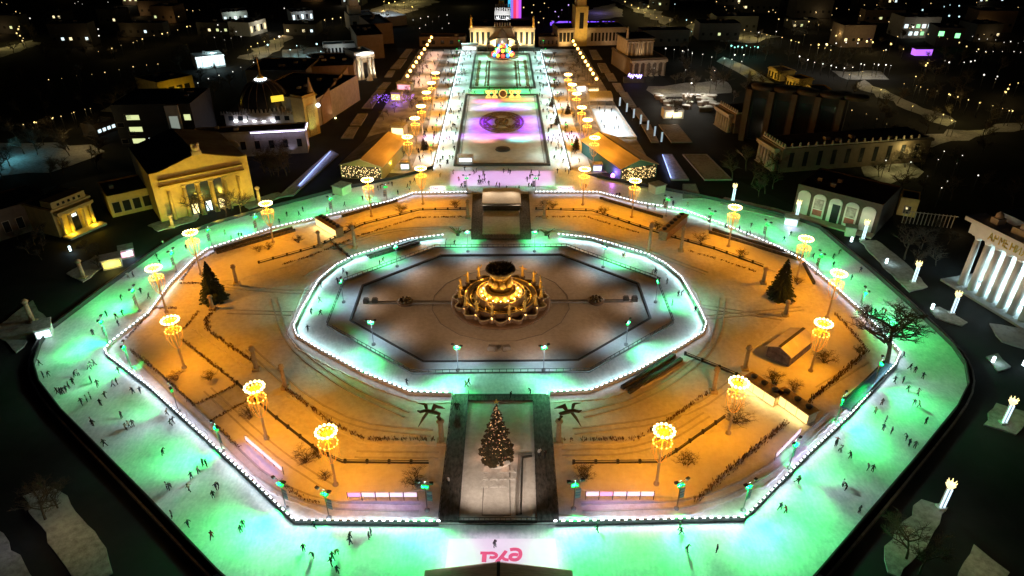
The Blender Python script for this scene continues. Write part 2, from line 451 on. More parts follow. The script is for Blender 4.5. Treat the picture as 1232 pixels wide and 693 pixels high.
root = thing('pool_railing', 'dark railing panels around the snow terrace of the octagonal fountain pool', 'railing')
mb = MB()
cl = [Vector((p[0], p[1], 0)) for p in rail + [rail[0]]]
for p, d in resample(cl, 1.6): mb.box((p.x, p.y, Z_SUR + .55), (.10, .10, 1.1), math.atan2(d.y, d.x))
mb.wall(rail, .10, Z_SUR + 1.0, Z_SUR + 1.12, closed=True)
mb.build('rail', M['steel_dark'], root)
b_.build('panel', mat('grey_mesh_panel', (.20, .21, .21), .6, var=.5, scale=1.5), root)
# ------------------------------------------------------------------ ramps with dark plank decks
def ramp(label, quad, z=Z_PARK + .35):
    c = sum((Vector(p) for p in quad), Vector()) / 4
    root = thing('wooden_ramp', label, 'ramp', (0, 0, 0), 0, 'dark plank ramps')
    MB().prism(S(quad), Z_PARK - .2, z).build('deck', M['deck'], root)
    for a, b_ in ((0, 3), (1, 2)):
        p = [quad[a], quad[b_]]
        mb = MB().wall(p, .09, z + 1.0, z + 1.1).wall(p, .05, z + .5, z + .56)
        for q, d in resample(p, 1.8): mb.box((q.x, q.y, z + .55), (.09, .09, 1.1))
        mb.build('handrail', M['steel_dark'], root)
    return root
ramp('wet dark plank ramp on the left side of the Christmas tree, its deck nearly black', pl((528, 629), (552, 629), (564, 477), (545, 477)))
ramp('wet dark plank ramp on the right side of the Christmas tree, its deck nearly black', pl((646, 629), (672, 629), (660, 477), (641, 477)))
ramp('dark plank ramp above the fountain, the left one beside the orange snow roof', pl((567, 287), (580, 287), (582, 235), (569, 235)))
ramp('dark plank ramp above the fountain, the right one beside the orange snow roof', pl((626, 287), (639, 287), (636, 235), (624, 235)))
def crossrail(label, a, b_, z0=Z_PARK, h=1.1, wd=.3, m='steel_dark', name='dark_railing'):
    p = [a, b_]; root = thing(name, label, 'railing')
    mb = MB().wall(p, .1, z0 + h - .1, z0 + h)
    for q, d in resample(p, .9): mb.box((q.x, q.y, z0 + h / 2), (.07, .07, h))
    mb.build('posts_and_rail' if 0 else 'rail', M[m], root)
    MB().wall(p, wd, z0, z0 + .3).build('base', M['granite'], root)
crossrail('dark railing closing the court in front of the Christmas tree at the ice edge', G(552, 629), G(646, 629))
crossrail('dark railing above the tip of the Christmas tree at the inner ring rink', G(564, 481), G(641, 481))
crossrail('dark railing at the inner ring between the two upper plank ramps', G(581, 286), G(626, 286))
MB().prism(S(pl((547, 484), (657, 484), (657, 476), (547, 476))), Z_PARK, Z_PARK + .32).build('landing', M['deck'])['kind'] = 'structure'
MB().prism(S(pl((567, 289), (639, 289), (639, 284), (567, 284))), Z_PARK, Z_PARK + .32).build('landing', M['deck'])['kind'] = 'structure'
# covered stage between the upper ramps
q = pl((581, 254), (626, 254), (625, 235), (582, 235))
r = thing('low_pavilion', 'flat snow covered pavilion roof between the two upper plank ramps', 'pavilion')
MB().prism(S(q), Z_PARK, 2.0).build('wall', M['granite'], r)
MB().prism(S(pl((580, 252), (627, 252), (626, 233.5), (581, 233.5))), 2.0, 2.25).build('roof', M['snow_bed'], r)
# court by the Christmas tree: a drained channel, a slab outline and a pallet grid
r = thing('channel_frame', 'narrow L shaped dark channel edging in the snow right of the Christmas tree', 'edging')
MB().wall(pl((640, 548), (625, 549), (622, 621)), .5, Z_PARK, Z_PARK + .3).build('edging', M['kerb'], r)
MB().wall(pl((640, 550.5), (629, 552), (627, 620)), .25, Z_PARK, Z_PARK + .3).build('edging', M['granite'], r)
r = thing('slab_outline', 'faint rectangular kerb outline in the snow in front of the Christmas tree', 'kerb')
MB().wall(pl((583, 561), (613, 561), (614, 621), (580, 621)), .12, Z_PARK, Z_PARK + .10, closed=True).build('kerb', M['kerb'], r)
r = thing('pallet_grid', 'square grid of wooden pallets lying in the snow before the Christmas tree', 'pallet')
mb = MB(); c = G(600, 577)
for i in range(4):
    for j in range(3):
        if (i, j) in ((1, 2), (3, 0)): continue
        mb.box((c.x - 2.6 + i * 1.7, c.y - 1.9 + j * 1.8, Z_PARK + .1), (1.3, .5, .2)); mb.box((c.x - 2.6 + i * 1.7, c.y - 1.1 + j * 1.8, Z_PARK + .1), (.5, 1.0, .2))
mb.build('slats', M['snow'], r)
# side benches with vines beside lower ramps
# dark long ramps / benches at rink edges
def step_bench(label, a, b_, w, rows=2, gap=1.4, side=1, h=.8):
    r = thing('spectator_bench', label, 'bench', group='long benches at the rink edges')
    d = (b_ - a).normalized(); n = Vector((-d.y, d.x, 0)) * side
    for i in range(rows):
        p = [a + n * gap * i, b_ + n * gap * i]
        MB().wall(p, w, Z_PARK, Z_PARK + h).build('bench_row', M['deck'], r)
    MB().wall([a + n * gap * .5, b_ + n * gap * .5], w * .6, Z_PARK, Z_PARK + .35).build('step', M['snow_bed'], r)
    return r
step_bench('long dark double bench beside the ice above the left spruce', G(258, 303), G(352, 276), .7, 2, 2.2, -1)
step_bench('long dark double bench beside the ice above the right spruce', G(857, 278), G(966, 311), .7, 2, 2.4, -1)
step_bench('dark double bench on the inner ring edge, upper left of the fountain', G(445, 312), G(505, 293), .7, 2, 1.6, 1)
step_bench('brown double bench on the inner ring edge, lower right of the fountain', G(748, 469), G(811, 430), .8, 2, 2.0, -1)
step_bench('row of brown benches under a violet glow, upper left rink edge', G(412, 262), G(478, 243), .7, 1, 1, 1)
step_bench('row of brown benches under a violet glow, upper right rink edge', G(722, 240), G(797, 263), .7, 1, 1, 1)
step_bench('short dark bench turned away from the right spruce', G(966, 318), G(979, 343), .6, 1, 1, 1)
a, b_ = G(1024, 497), G(1078, 443)
r = thing('access_ramp', 'teal lit sunken access ramp at the right rink edge below the bare tree', 'ramp')
d = (b_ - a).normalized(); n = Vector((d.y, -d.x, 0))
MB().wall([a, b_], .3, Z_ICE, Z_PARK + 1.3).build('wall', M['granite'], r)
MB().wall([a - n * 2.4, b_ - n * 2.4], .3, Z_PARK, Z_PARK + 1.2).build('wall', M['granite'], r)
MB().wall([a - n * 1.2, b_ - n * 1.2], 2.1, Z_PARK, Z_PARK + .45).build('deck', mat('teal_deck', (.10, .22, .24), .6, var=.4, scale=2), r)
# ------------------------------------------------------------------ low hedges and parterre fences
HM = mat('bare_clipped_hedge', (.22, .13, .055), .9, c2=(.07, .04, .018), scale=2.5, bump=.8, detail=8)
def hedge(label, pts, w=.55, h=.42, loose=0.0, z=Z_PARK):
    pts = [Vector((p[0], p[1], 0)) for p in pts]; mb = MB()
    rr = random.Random(len(label) * 7 + int(pts[0].x * 10))
    for p, d in resample(pts, .42):
        ang = math.atan2(d.y, d.x)
        if loose and rr.random() < loose: continue
        for k in range(9):
            c0 = Vector((p.x + rr.uniform(-.28, .28) + d.y * rr.uniform(-w, w) * .45, p.y + rr.uniform(-.28, .28) - d.x * rr.uniform(-w, w) * .45, z))
            tip = c0 + Vector((rr.uniform(-.28, .28), rr.uniform(-.28, .28), h * rr.uniform(.6, 1.35))); s_ = Vector((rr.uniform(-.11, .11), rr.uniform(-.11, .11), 0)); md = (c0 + tip) / 2 + Vector((0, 0, .05))
            mb.add([c0, md + s_, tip, md - s_], [(0, 1, 2, 3)])
    o = mb.build('low_hedge', HM); return tag(o, label, 'hedge', 'low hedges edging the snow beds')
hedge('low bare hedge from the left rink corner up to the left lamp rows', pl((153, 408), (186, 372), (214, 372)))
hedge('low bare hedge running beside the barrier below the left corner lamp', pl((157, 422), (196, 454), (234, 489)))
hedge('short thick hedge closing the upper left snow bed, beside the leftmost low lamp', pl((235, 489), (286, 464)))
hedge('long thin hedge along the path side of the upper left snow bed', pl((219, 410), (286, 463)), w=.4)
hedge('short thick hedge starting the lower left snow bed', pl((254, 508), (303, 481)))
hedge('short hedge between the lit diagonal screen and the barrier, lower left', pl((336, 580), (362, 600), (384, 607)), w=.8)
hedge('short hedge in the gap between two dark posts, lower left', pl((256, 510), (288, 540)), w=.5)
hedge('twin low hedge strip crossing the path left of the left spruce', pl((222, 397), (239, 376)))
hedge('short hedge below the left spruce beside the rink', pl((218, 342), (248, 342)), w=.5)
hedge('loose hedge from below the left spruce curving past the golden pillar, upper left', pl((219, 338), (234, 318), (258, 305)), w=.5)
hedge('loose shrubby hedge along the inner left path towards two golden pillars', pl((262, 372), (248, 386), (252, 400), (306, 438)), w=1.2, h=.7, loose=.2)
hedge('loose shrubby hedge along the inner lower left path to the ramp', pl((345, 470), (400, 512), (440, 530), (528, 531)), w=.9, h=.7, loose=.3)
hedge('loose shrubby hedge along the inner lower right path to the ramp', pl((674, 531), (765, 530), (808, 505), (852, 474)), w=.9, h=.7, loose=.3)
hedge('thick long hedge along the right side of the lower right snow bed', pl((836, 605), (886, 560), (946, 510)), w=1.3, h=.8)
hedge('thick long hedge from the white bars up to the right bed corner', pl((966, 491), (1006, 457), (1042, 424)), w=1.1, h=.8)
hedge('hedge on the rink side of the right bed, from its corner up to the lamp', pl((1042, 422), (1024, 400), (1004, 378)), w=.9)
hedge('loose hedge row in the snow, upper left of the inner ring', pl((342, 319), (375, 309), (432, 285), (502, 263), (560, 262)), w=.7, loose=.35)
hedge('loose hedge row in the snow, upper right of the inner ring', pl((645, 262), (705, 262), (770, 282)), w=.7, loose=.35)
hedge('loose hedge row in the snow, right of the upper right golden stand', pl((828, 303), (870, 315), (914, 330)), w=.7, loose=.35)
def lowfence(label, pts, h=.75):
    pts = [Vector((p[0], p[1], 0)) for p in pts]
    r = thing('parterre_fence', label, 'fence', group='low post fences of the parterre')
    MB().wall(pts, .3, Z_PARK, Z_PARK + .35).build('kerb', M['granite'], r)
    mb = MB()
    for p, d in resample(pts, 4.2): mb.box((p.x, p.y, Z_PARK + h * .6), (.5, .5, h * 1.2))
    mb.wall(pts, .12, Z_PARK + h, Z_PARK + h + .1)
    mb.build('rail', M['steel_dark'], r)
lowfence('low dark post fence under the lower left crown lamp, running to the left ramp', pl((286, 463), (330, 503), (383, 545), (412, 558), (516, 559)))
lowfence('low dark post fence running right from the right ramp to the lower right crown lamp', pl((690, 559), (791, 558), (812, 546), (872, 503)))
lowfence('low dark post fence above the inner ring, left part', pl((312, 318), (380, 299), (434, 272), (505, 254), (562, 253)))
lowfence('low dark post fence above the inner ring, right part', pl((645, 253), (712, 255), (800, 284), (860, 301), (918, 322)))
lowfence('low dark fence from the upper left golden pillar to the inner ring', pl((398, 290), (424, 314)))
lowfence('low dark fence from the inner ring towards the white lit bars', pl((824, 428), (860, 442), (890, 455)))
rr = random.Random(21)
for q in ([(412, 522), (440, 536), (530, 537)], [(675, 536), (770, 535), (850, 484)], [(345, 477), (402, 519)], [(232, 396), (300, 446)], [(420, 266), (500, 246), (562, 246)], [(640, 247), (716, 249), (800, 274)], [(838, 292), (912, 314)], [(365, 333), (395, 318)], [(345, 402), (360, 425), (490, 486), (545, 486)], [(660, 486), (755, 478), (850, 424), (856, 405)], [(346, 400), (372, 334), (470, 296)], [(742, 290), (830, 335), (856, 404)], [(140, 428), (240, 518), (356, 622), (526, 624)], [(670, 624), (886, 620), (1020, 492)], [(270, 352), (350, 345)], [(850, 382), (950, 377)], [(290, 412), (352, 408)], [(880, 442), (930, 405)]):
    p = smooth_poly(pl(*q), 1); mb = MB()
    q2 = [a + Vector((rr.uniform(-.2, .2), rr.uniform(-.2, .2), Z_PARK - .1)) for a, d in resample(p, .8)]
    mb.tube(q2, [rr.uniform(.16, .38) for _ in q2], 7)
    mb.build('snow_ridge', M['snow_bed'])['kind'] = 'structure'
TRK = snow_mat('packed_snow_track', (.60, .58, .56), (.42, .40, .38), 1.0)
for q in ([(272, 345), (340, 352), (372, 352)], [(275, 376), (352, 378)], [(846, 383), (905, 378), (965, 372)], [(845, 370), (940, 384)], [(330, 360), (345, 415), (420, 470), (490, 500)], [(870, 360), (860, 420), (780, 480), (700, 500)], [(428, 548), (528, 549)], [(676, 546), (780, 544), (850, 500)], [(250, 470), (330, 545), (400, 590)], [(400, 300), (470, 276), (555, 275)], [(648, 276), (730, 285), (850, 330)], [(300, 420), (400, 510), (520, 522)], [(690, 520), (820, 505), (890, 455)], [(985, 470), (1040, 435)], [(168, 432), (250, 512), (350, 608), (505, 612)], [(700, 612), (880, 606), (1000, 500)]):
    p = smooth_poly(pl(*q), 2); mb = MB()
    for off in (-.8, .8):
        pp2 = []
        for k, a in enumerate(p):
            d = (p[min(k + 1, len(p) - 1)] - p[max(k - 1, 0)]).normalized(); pp2.append(a + Vector((-d.y, d.x, 0)) * (off + rr.uniform(-.08, .08)))
        mb.wall(pp2, .38, Z_PARK - .05, Z_BED + .025)
    mb.build('snow_track', TRK)['kind'] = 'structure'
# ------------------------------------------------------------------ crown lamps
def crown_lamp_proto(h=13.0):
    r = thing('crown_lamp', 'x', 'street lamp')
    MB().lathe([(.55, 0), (.55, .5), (.28, .7), (.2, h * .5), (.13, h - .2)], n=10).build('pole', M['pole'], r)
    mb = MB()
    for k in range(10):
        a = 2 * math.pi * k / 10; pts = []
        for t in range(7):
            u = t / 6; rr = .18 + (1.68 - .18) * math.sin(u * math.pi / 2) ** .8; z = 5.6 + (h - 2.6 - 5.6) * u ** 1.25
            pts.append((rr * math.cos(a), rr * math.sin(a), z))
        mb.tube(pts, .03, 4)
    for k in range(5):
        a = 2 * math.pi * k / 5; mb.tube([(1.68 * math.cos(a), 1.68 * math.sin(a), h - 2.6), (.1 * math.cos(a), .1 * math.sin(a), h - 1.9)], .04, 4)
    mb.build('basket', M['bulb_dim'], r)
    ring = [(1.68 * math.cos(2 * math.pi * k / 24), 1.68 * math.sin(2 * math.pi * k / 24), h - 2.6) for k in range(24)]
    MB().tube(ring, .05, 5, closed=True).build('lower_ring', M['bulb_dim'], r)
    mb = MB()
    for k in range(16):
        a = 2 * math.pi * k / 16; L = 1.3 + (k % 3) * .9
        mb.tube([(1.75 * math.cos(a), 1.75 * math.sin(a), h - 2.6), (1.78 * math.cos(a), 1.78 * math.sin(a), h - 2.6 - L)], .022, 3)
    mb.build('light_fringe', M['bulb_dim'], r)
    mb = MB()
    ring = [(1.78 * math.cos(2 * math.pi * k / 28), 1.78 * math.sin(2 * math.pi * k / 28), h) for k in range(28)]
    mb.tube(ring, .10, 5, closed=True, m=0)
    for k in range(14):
        a = 2 * math.pi * k / 14
        mb.ball((1.78 * math.cos(a), 1.78 * math.sin(a), h + .12), .26, 1, 7, 5)
        mb.tube([(1.78 * math.cos(a), 1.78 * math.sin(a), h), (.1, 0, h - .6)], .035, 3, m=2)
    for k in range(10):  # inner bulbs added to imitate the crown's bloom
        a = 2 * math.pi * (k + .5) / 10
        mb.ball((1.3 * math.cos(a), 1.3 * math.sin(a), h - .3), .2, 0, 6, 4)
    mb.build('crown_ring', [M['bulb'], M['bulb_hot'], M['bulb_dim']], r)
    mb = MB()
    for k in range(12):
        a = 2 * math.pi * k / 12
        mb.ball((1.68 * math.cos(a), 1.68 * math.sin(a), h - 2.5), .14, 0, 5, 4)
    mb.build('bulb_ring', M['bulb'], r)
    return r
CROWN = [((321, 528), 'in the lower left bed, second from the Christmas tree'), ((404, 584), 'nearest to the lower left plank ramp'), ((222, 443), 'in the left bed just below the left rink corner'), ((200.7, 376), 'on the left rim beside the white lit barrier'),
         ((242, 330), 'on the left rim just above the left spruce'), ((329, 292), 'on the upper left rim beside the long dark bench'), ((447, 261), 'nearest to the left gabled hall'), ((509, 246), 'at the foot of the alley on its left'),
         ((701, 247), 'at the foot of the alley on its right'), ((760, 262), 'nearest to the right gabled hall'), ((876, 297), 'on the upper right rim above the long dark bench'), ((957.6, 338), 'just above the right spruce'),
         ((994.6, 383), 'on the right rim beside the white lit barrier'), ((975, 447), 'beside the snow roofed hut'), ((876, 522), 'beside the white lit bars'), ((789.5, 583), 'in the lower right bed, nearest the right plank ramp')]
CH_ = 13.0
proto = crown_lamp_proto(CH_); first = True
LAMPW = 16500
for (px, lb) in CROWN:
    p = G(*px, Z_PARK); lbl = 'amber bulb crowned lamp ' + lb
    if first: proto.location = p; proto['label'] = lbl; proto['group'] = 'crown lamps of the park and alley'; first = False
    else: dup(proto, p, R.uniform(0, 6), lbl, 'crown lamps of the park and alley')
    inw = Vector((-p.x, -p.y, 0)).normalized()
    spot(p + Vector((0, 0, CH_ + .6)), p + inw * 4.5, ORANGE, LAMPW, 122, .9, .9, 'lamp_light')
    point(p + Vector((0, 0, CH_ + .6)), (1.0, .40, .07), LAMPW * .15, .9)
ALLEY_L = [(490, 165), (499, 142.5), (506.5, 128), (513, 111.5), (519, 100), (524, 88)]
ALLEY_R = [(715.5, 166), (707, 144.5), (700, 129.5), (694, 113), (688.5, 102), (683.5, 90)]
ords = ['nearest', 'second', 'third', 'fourth', 'fifth', 'farthest']
for side, lst in (('left', ALLEY_L), ('right', ALLEY_R)):
    for i, q in enumerate(lst):
        p = G(q[0], q[1], CH_); p.z = 0
        dup(proto, p, R.uniform(0, 6), 'amber crowned lamp on the %s alley walk, %s of its row of six' % (side, ords[i]), 'crown lamps of the park and alley')
        point(p + Vector((0, 0, CH_ + .6)), (1, .40, .03), LAMPW * .66, .9)
# ------------------------------------------------------------------ plain globe lamps in two far rows
def globe_proto():
    r = thing('globe_lamp', 'x', 'street lamp')
    MB().lathe([(.22, 0), (.22, .6), (.09, .9), (.07, 8.2)], n=8).build('post', M['steel_dark'], r)
    MB().ball((0, 0, 8.8), .85, 0, 8, 6).build('globe', glow('sodium_globe', (1.0, .55, .14), 7), r)
    return r
gp = globe_proto(); first = True
GL = [(247, 268), (257, 250), (268, 234), (278, 219), (288, 203), (297, 189), (307, 173), (317, 158), (325, 144), (332, 132)]
GRr = [(914, 278), (902, 260), (893, 245), (884, 230), (875, 217), (866, 202), (857, 187), (848, 172), (838, 158), (832, 145)]
for side, lst in (('left', GL), ('right', GRr)):
    for i, q in enumerate(lst):
        p = G(406 + q[0] / 2.933, q[1] / 2.933, 8.8); p.z = 0
        lb = 'orange globe lamp in the %s road row, number %s from the near end' % (side, ['one', 'two', 'three', 'four', 'five', 'six', 'seven', 'eight', 'nine', 'ten'][i])
        if first: gp.location = p; gp['label'] = lb; gp['group'] = 'globe lamps along the alley roads'; first = False
        else: dup(gp, p, 0, lb, 'globe lamps along the alley roads')
        point(p + Vector((0, 0, 9.6)), (1, .40, .06), 2400, .6)
# ------------------------------------------------------------------ floodlight posts with banners
FLAG = mat('blue_white_banner', (.55, .62, .68), .6, c2=(.03, .12, .25), scale=.9, stretch=(.1, .1, 2.2), detail=1)
def post_proto(h=7.0):
    r = thing('floodlight_post', 'x', 'lamp post')
    MB().lathe([(.5, 0), (.5, .18), (.12, .3), (.075, h)], n=7).build('post', M['steel'], r)
    mb = MB(); mb.tube([(-1.2, 0, h - .15), (1.2, 0, h - .15)], .05, 5)
    mb.build('crossarm', M['steel_dark'], r)
    for s_ in (-1, 1):
        m2 = MB(); m2.box((s_ * 1.2, -.15, h + .05), (.7, .5, .3), .2 * s_)
        m2.build('floodlight', M['steel_dark'], r)
    for s_ in (-1, 1):
        m2 = MB(); m2.box((s_ * .38, -.05, h - 1.2), (.5, .5, .42)); m2.build('green_lamp', M['greenlamp'], r)
    for k in range(2):
        m2 = MB(); m2.box((.65, 0, h - 2.7 - k * 1.25), (.95, .06, 1.1)); m2.build('banner', FLAG, r)
    return r
POST_H = 7.0
pp = post_proto(); first = True
POSTS = [(131, 412), (158.5, 444), (215, 495), (268, 543), (344, 611), (396, 623), (514, 614), (690, 612), (814, 612), (894, 614), (949, 563), (1006, 507), (1051, 463), (1034, 376), (982, 330), (919, 291), (853, 277), (801, 260), (644, 233), (562, 233), (466, 244), (401, 259), (311, 282), (255.6, 298), (213, 327), (168, 374)]
PW = ['at the left rink corner', 'just below the left rink corner', 'beside the two shrubs on the left bed', 'beside the start of the lower left bed', 'at the lower end of the diagonal lit screen, left', 'below the lower left crown lamp', 'by the lower left ramp', 'by the lower right ramp', 'below the lower right crown lamp', 'at the lower right bend of the lit barrier', 'beside the diagonal lit screen on the right', 'at the corner of the teal ramp', 'in front of the bare tree trunk', 'above the bare tree on the right rim', 'on the right rim beside the right spruce', 'over the long dark bench, upper right', 'behind the unlit golden stand, upper right', 'behind the brown benches, upper right', 'right of the upper ramps', 'left of the upper ramps', 'by the brown benches, upper left', 'behind the lit golden stand, upper left', 'on the upper left rim by the long dark bench', 'between two crown lamps, upper left rim', 'on the left rim left of the spruce', 'on the left rim beside the lit barrier']
posts_pos = []
for px, lb in zip(POSTS, PW):
    p = G(*px, Z_PARK); ang = math.atan2(p.y, p.x) + math.pi / 2
    lbl = 'slim green lamped banner post ' + lb
    if first: pp.location = p; pp.rotation_euler = (0, 0, ang); pp['label'] = lbl; pp['group'] = 'floodlight posts round the big rink'; first = False
    else: dup(pp, p, ang, lbl, 'floodlight posts round the big rink')
    posts_pos.append(p)
INP = [(449.6, 415), (551, 446), (654, 446), (753, 415.5), (788.5, 364), (725.5, 322), (643, 303), (563, 303), (478, 321), (413.5, 364)]
IW = ['lower left side', 'near edge, left', 'near edge, right', 'lower right side', 'right corner', 'upper right side', 'far edge, right', 'far edge, left', 'upper left side', 'left corner']
ip = None
in_pos = []
for px, lb in zip(INP, IW):
    p = G(*px, Z_SUR)
    lbl = 'slim lamp post with green lamps on the pool terrace, ' + lb
    if ip is None:
        ip = thing('terrace_lamp', lbl, 'lamp post', p, 0, 'lamp posts on the pool terrace')
        MB().lathe([(.5, 0), (.5, .45), (.1, .5), (.07, 7.0)], n=7).build('post', M['steel'], ip)
        m2 = MB(); m2.tube([(-1, 0, 6.9), (1, 0, 6.9)], .05, 5); m2.build('crossarm', M['steel_dark'], ip)
        for s_ in (-1, 1):
            m2 = MB(); m2.box((s_ * .4, 0, 6.3), (.55, .5, .45)); m2.build('green_lamp', M['greenlamp'], ip)
            m2 = MB(); m2.box((s_ * 1.0, 0, 7.1), (.6, .45, .28)); m2.build('floodlight', M['steel_dark'], ip)
    else: dup(ip, p, math.atan2(p.y, p.x) + math.pi / 2, lbl, 'lamp posts on the pool terrace')
    in_pos.append(p)
# ------------------------------------------------------------------ coloured floods on the ice
def flood(target, c, wt, ang, pool=posts_pos, hh=POST_H - .6, far=0):
    t = G(*target, Z_ICE)
    s_ = min(pool, key=lambda p: (p - t).length)
    src = s_ + Vector((0, 0, hh))
    spot(src, t, c, wt, ang)
FLOODS = [((235, 548), 1.0), ((300, 632), 1.3), ((330, 645), .6), ((392, 655), .8), ((515, 660), 1.3), ((455, 660), .5), ((696, 657), 1.3), ((812, 650), 1.1), ((735, 665), .5), ((905, 643), 1.4), ((985, 652), .8), ((955, 600), 1.0), ((972, 559), .8), ((1027, 522), 1.3), ((1057, 484), 1.2), ((1110, 490), .8), ((112, 417), 1.2), ((80, 462), .35), ((143, 370), 1.0), ((147, 443), .6), ((203, 312), 1.1), ((185, 345), .6), ((238, 296), .7), ((285, 281), 1.2), ((345, 265), .8), ((430, 243), .6), ((375, 256), .6), ((850, 251), .9), ((905, 270), 1.0), ((948, 285), .8), ((985, 308), 1.1), ((1015, 340), .8), ((1080, 400), 1.3), ((1105, 425), .9), ((1050, 380), .8), ((870, 258), .4)]
FW_ = 38000
for t, k in FLOODS: flood(t, GREEN, FW_ * k * (.8 + .3 * R.random()), 84)
RFLOODS = [((375, 385), 1.1), ((390, 350), .7), ((430, 452), .9), ((470, 462), .9), ((505, 466), 1.0), ((600, 463), .6), ((690, 464), 1.0), ((745, 452), 1.3), ((765, 444), .7), ((825, 385), 1.1), ((815, 355), .9), ((790, 330), .9), ((735, 306), .8), ((690, 293), .6), ((560, 291), .8), ((620, 291), .7), ((500, 303), .9), ((450, 320), .7)]
rg = random.Random(15)
for x in (-6.5, 5.5):
    spot((x * 1.9, -31.5, 7), (x * .55, -35, 0), (.25, 1.0, .55), 3600, 84)
for p in in_pos:
    o1 = Vector((p.x, p.y * 1.4, 0)).normalized()
    for q_ in (-.95, -.5, 0, .5, .95):
        spot(p + Vector((0, 0, 6.4)), p + (Matrix.Rotation(q_, 3, 'Z') @ o1) * 6.6, GREEN, 13000 * rg.uniform(.4, 1.2), 74)
for p in posts_pos:
    o1 = Vector((p.x, p.y, 0)).normalized()
    for q_ in (-.7, .7): spot(p + Vector((0, 0, 6.4)), p + (Matrix.Rotation(q_ + rg.uniform(-.2, .2), 3, 'Z') @ o1) * rg.uniform(8, 14), GREEN, 13000 * rg.uniform(.2, 1.2), 62)
flood((792, 418), (.62, .35, 1.0), 5000, 66, in_pos, 6.4)
# cool white wash from the floodlights over the ice
for p in posts_pos:
    d = Vector((p.x, p.y, 0)); out = d.normalized()
    if p.y > 70: out = (out + Vector((0, -.0, 0)))
    for q_, dd, ww in ((-.8, 12, 2800), (0, 17, 3300), (.8, 12, 2800), (0, 8, 300)):
        spot(p + Vector((0, 0, 7)), p + (Matrix.Rotation(q_, 3, 'Z') @ out) * dd, (.64, 1.0, .92), ww, 84, .75, .3)
for p in in_pos:
    out = Vector((p.x, p.y, 0)).normalized()
    spot(p + Vector((0, 0, 7)), p + out * 10, (.45, 1.0, .78), 8000, 80, r=.3)
    spot(p + Vector((0, 0, 7)), p - out * .6, (.52, .82, 1.0), 4200, 120, r=.5)
    spot(p + Vector((0, 0, 7)), p - out * 16, (1, .56, .27), 4600, 92, r=.3)  # warm flood added to brighten the pool floor
# ------------------------------------------------------------------ bodies (people and statues)
def skin_body(verts, edges, radii, head, sub=1, name='body'):
    """grow one continuous figure from a jointed skeleton"""
    me = bpy.data.meshes.new(name); me.from_pydata(verts, edges, []); o = bpy.data.objects.new(name, me); COL.objects.link(o)
    md = o.modifiers.new('Skin', 'SKIN')
    sk_ = me.skin_vertices[0].data if me.skin_vertices else None
    if sk_ is None:
        bm = bmesh.new(); bm.from_mesh(me); bm.verts.layers.skin.verify(); bm.to_mesh(me); bm.free(); sk_ = me.skin_vertices[0].data
    for i, r_ in enumerate(radii): sk_[i].radius = (r_, r_)
    sk_[0].use_root = True
    md.use_smooth_shade = True
    sb = o.modifiers.new('Sub', 'SUBSURF'); sb.levels = sub; sb.render_levels = sub
    dg = bpy.context.evaluated_depsgraph_get(); dg.update()
    out = bpy.data.meshes.new_from_object(o.evaluated_get(dg))
    bpy.data.objects.remove(o); bpy.data.meshes.remove(me)
    return out
def skater(pose):
    """joints for a skater about 1.8 m tall, facing +Y"""
    lean, lf, rf, la, ra = pose['lean'], pose['lf'], pose['rf'], pose['la'], pose['ra']
    hip = Vector((0, 0, .93)); f = Vector((0, math.sin(lean), math.cos(lean)))
    waist = hip + f * .16; chest = hip + f * .38; neck = hip + f * .56; head = neck + f * .10 + Vector((0, .03, .04)); top = head + f * .15
    V = [hip, waist, chest, neck, head, top]; E_ = [(0, 1), (1, 2), (2, 3), (3, 4), (4, 5)]; Rr = [.15, .15, .19, .085, .115, .09]
    for s_, ft in ((-1, lf), (1, rf)):
        h = hip + Vector((s_ * .10, 0, -.06)); ank = Vector(ft); kn = (h + ank) / 2 + Vector((s_ * .02, .09, 0)); toe = ank + Vector((s_ * .03, .2, -.03))
        i = len(V); V += [h, kn, ank, toe]; E_ += [(0, i), (i, i + 1), (i + 1, i + 2), (i + 2, i + 3)]; Rr += [.115, .085, .065, .05]
    for s_, hd in ((-1, la), (1, ra)):
        sh = chest + f * .10 + Vector((s_ * .22, 0, 0)); hnd = chest + Vector(hd); el = (sh + hnd) / 2 + Vector((s_ * .06, -.06, -.04))
        i = len(V); V += [sh, el, hnd]; E_ += [(2, i), (i, i + 1), (i + 1, i + 2)]; Rr += [.085, .065, .05]
    return V, E_, Rr
POSES = {
 'standing': dict(lean=.06, lf=(-.14, .05, .09), rf=(.15, -.05, .09), la=(-.32, .08, -.38), ra=(.32, .05, -.38)),
 'gliding': dict(lean=.35, lf=(-.12, .25, .09), rf=(.22, -.45, .16), la=(-.36, .25, -.22), ra=(.34, -.3, -.2)),
 'striding': dict(lean=.25, lf=(-.24, -.35, .14), rf=(.10, .22, .09), la=(-.35, .35, -.25), ra=(.40, -.28, -.2)),
 'balancing': dict(lean=.15, lf=(-.2, .1, .09), rf=(.2, .0, .09), la=(-.48, .1, -.1), ra=(.48, .1, -.14)),
 'crouching': dict(lean=.6, lf=(-.2, .12, .09), rf=(.22, -.1, .09), la=(-.3, .35, -.25), ra=(.3, .35, -.28)),
}
BODY = {}
for k, p_ in POSES.items():
    v, e, r_ = skater(p_); BODY[k] = skin_body(v, e, r_, None, 1, 'skater_' + k)
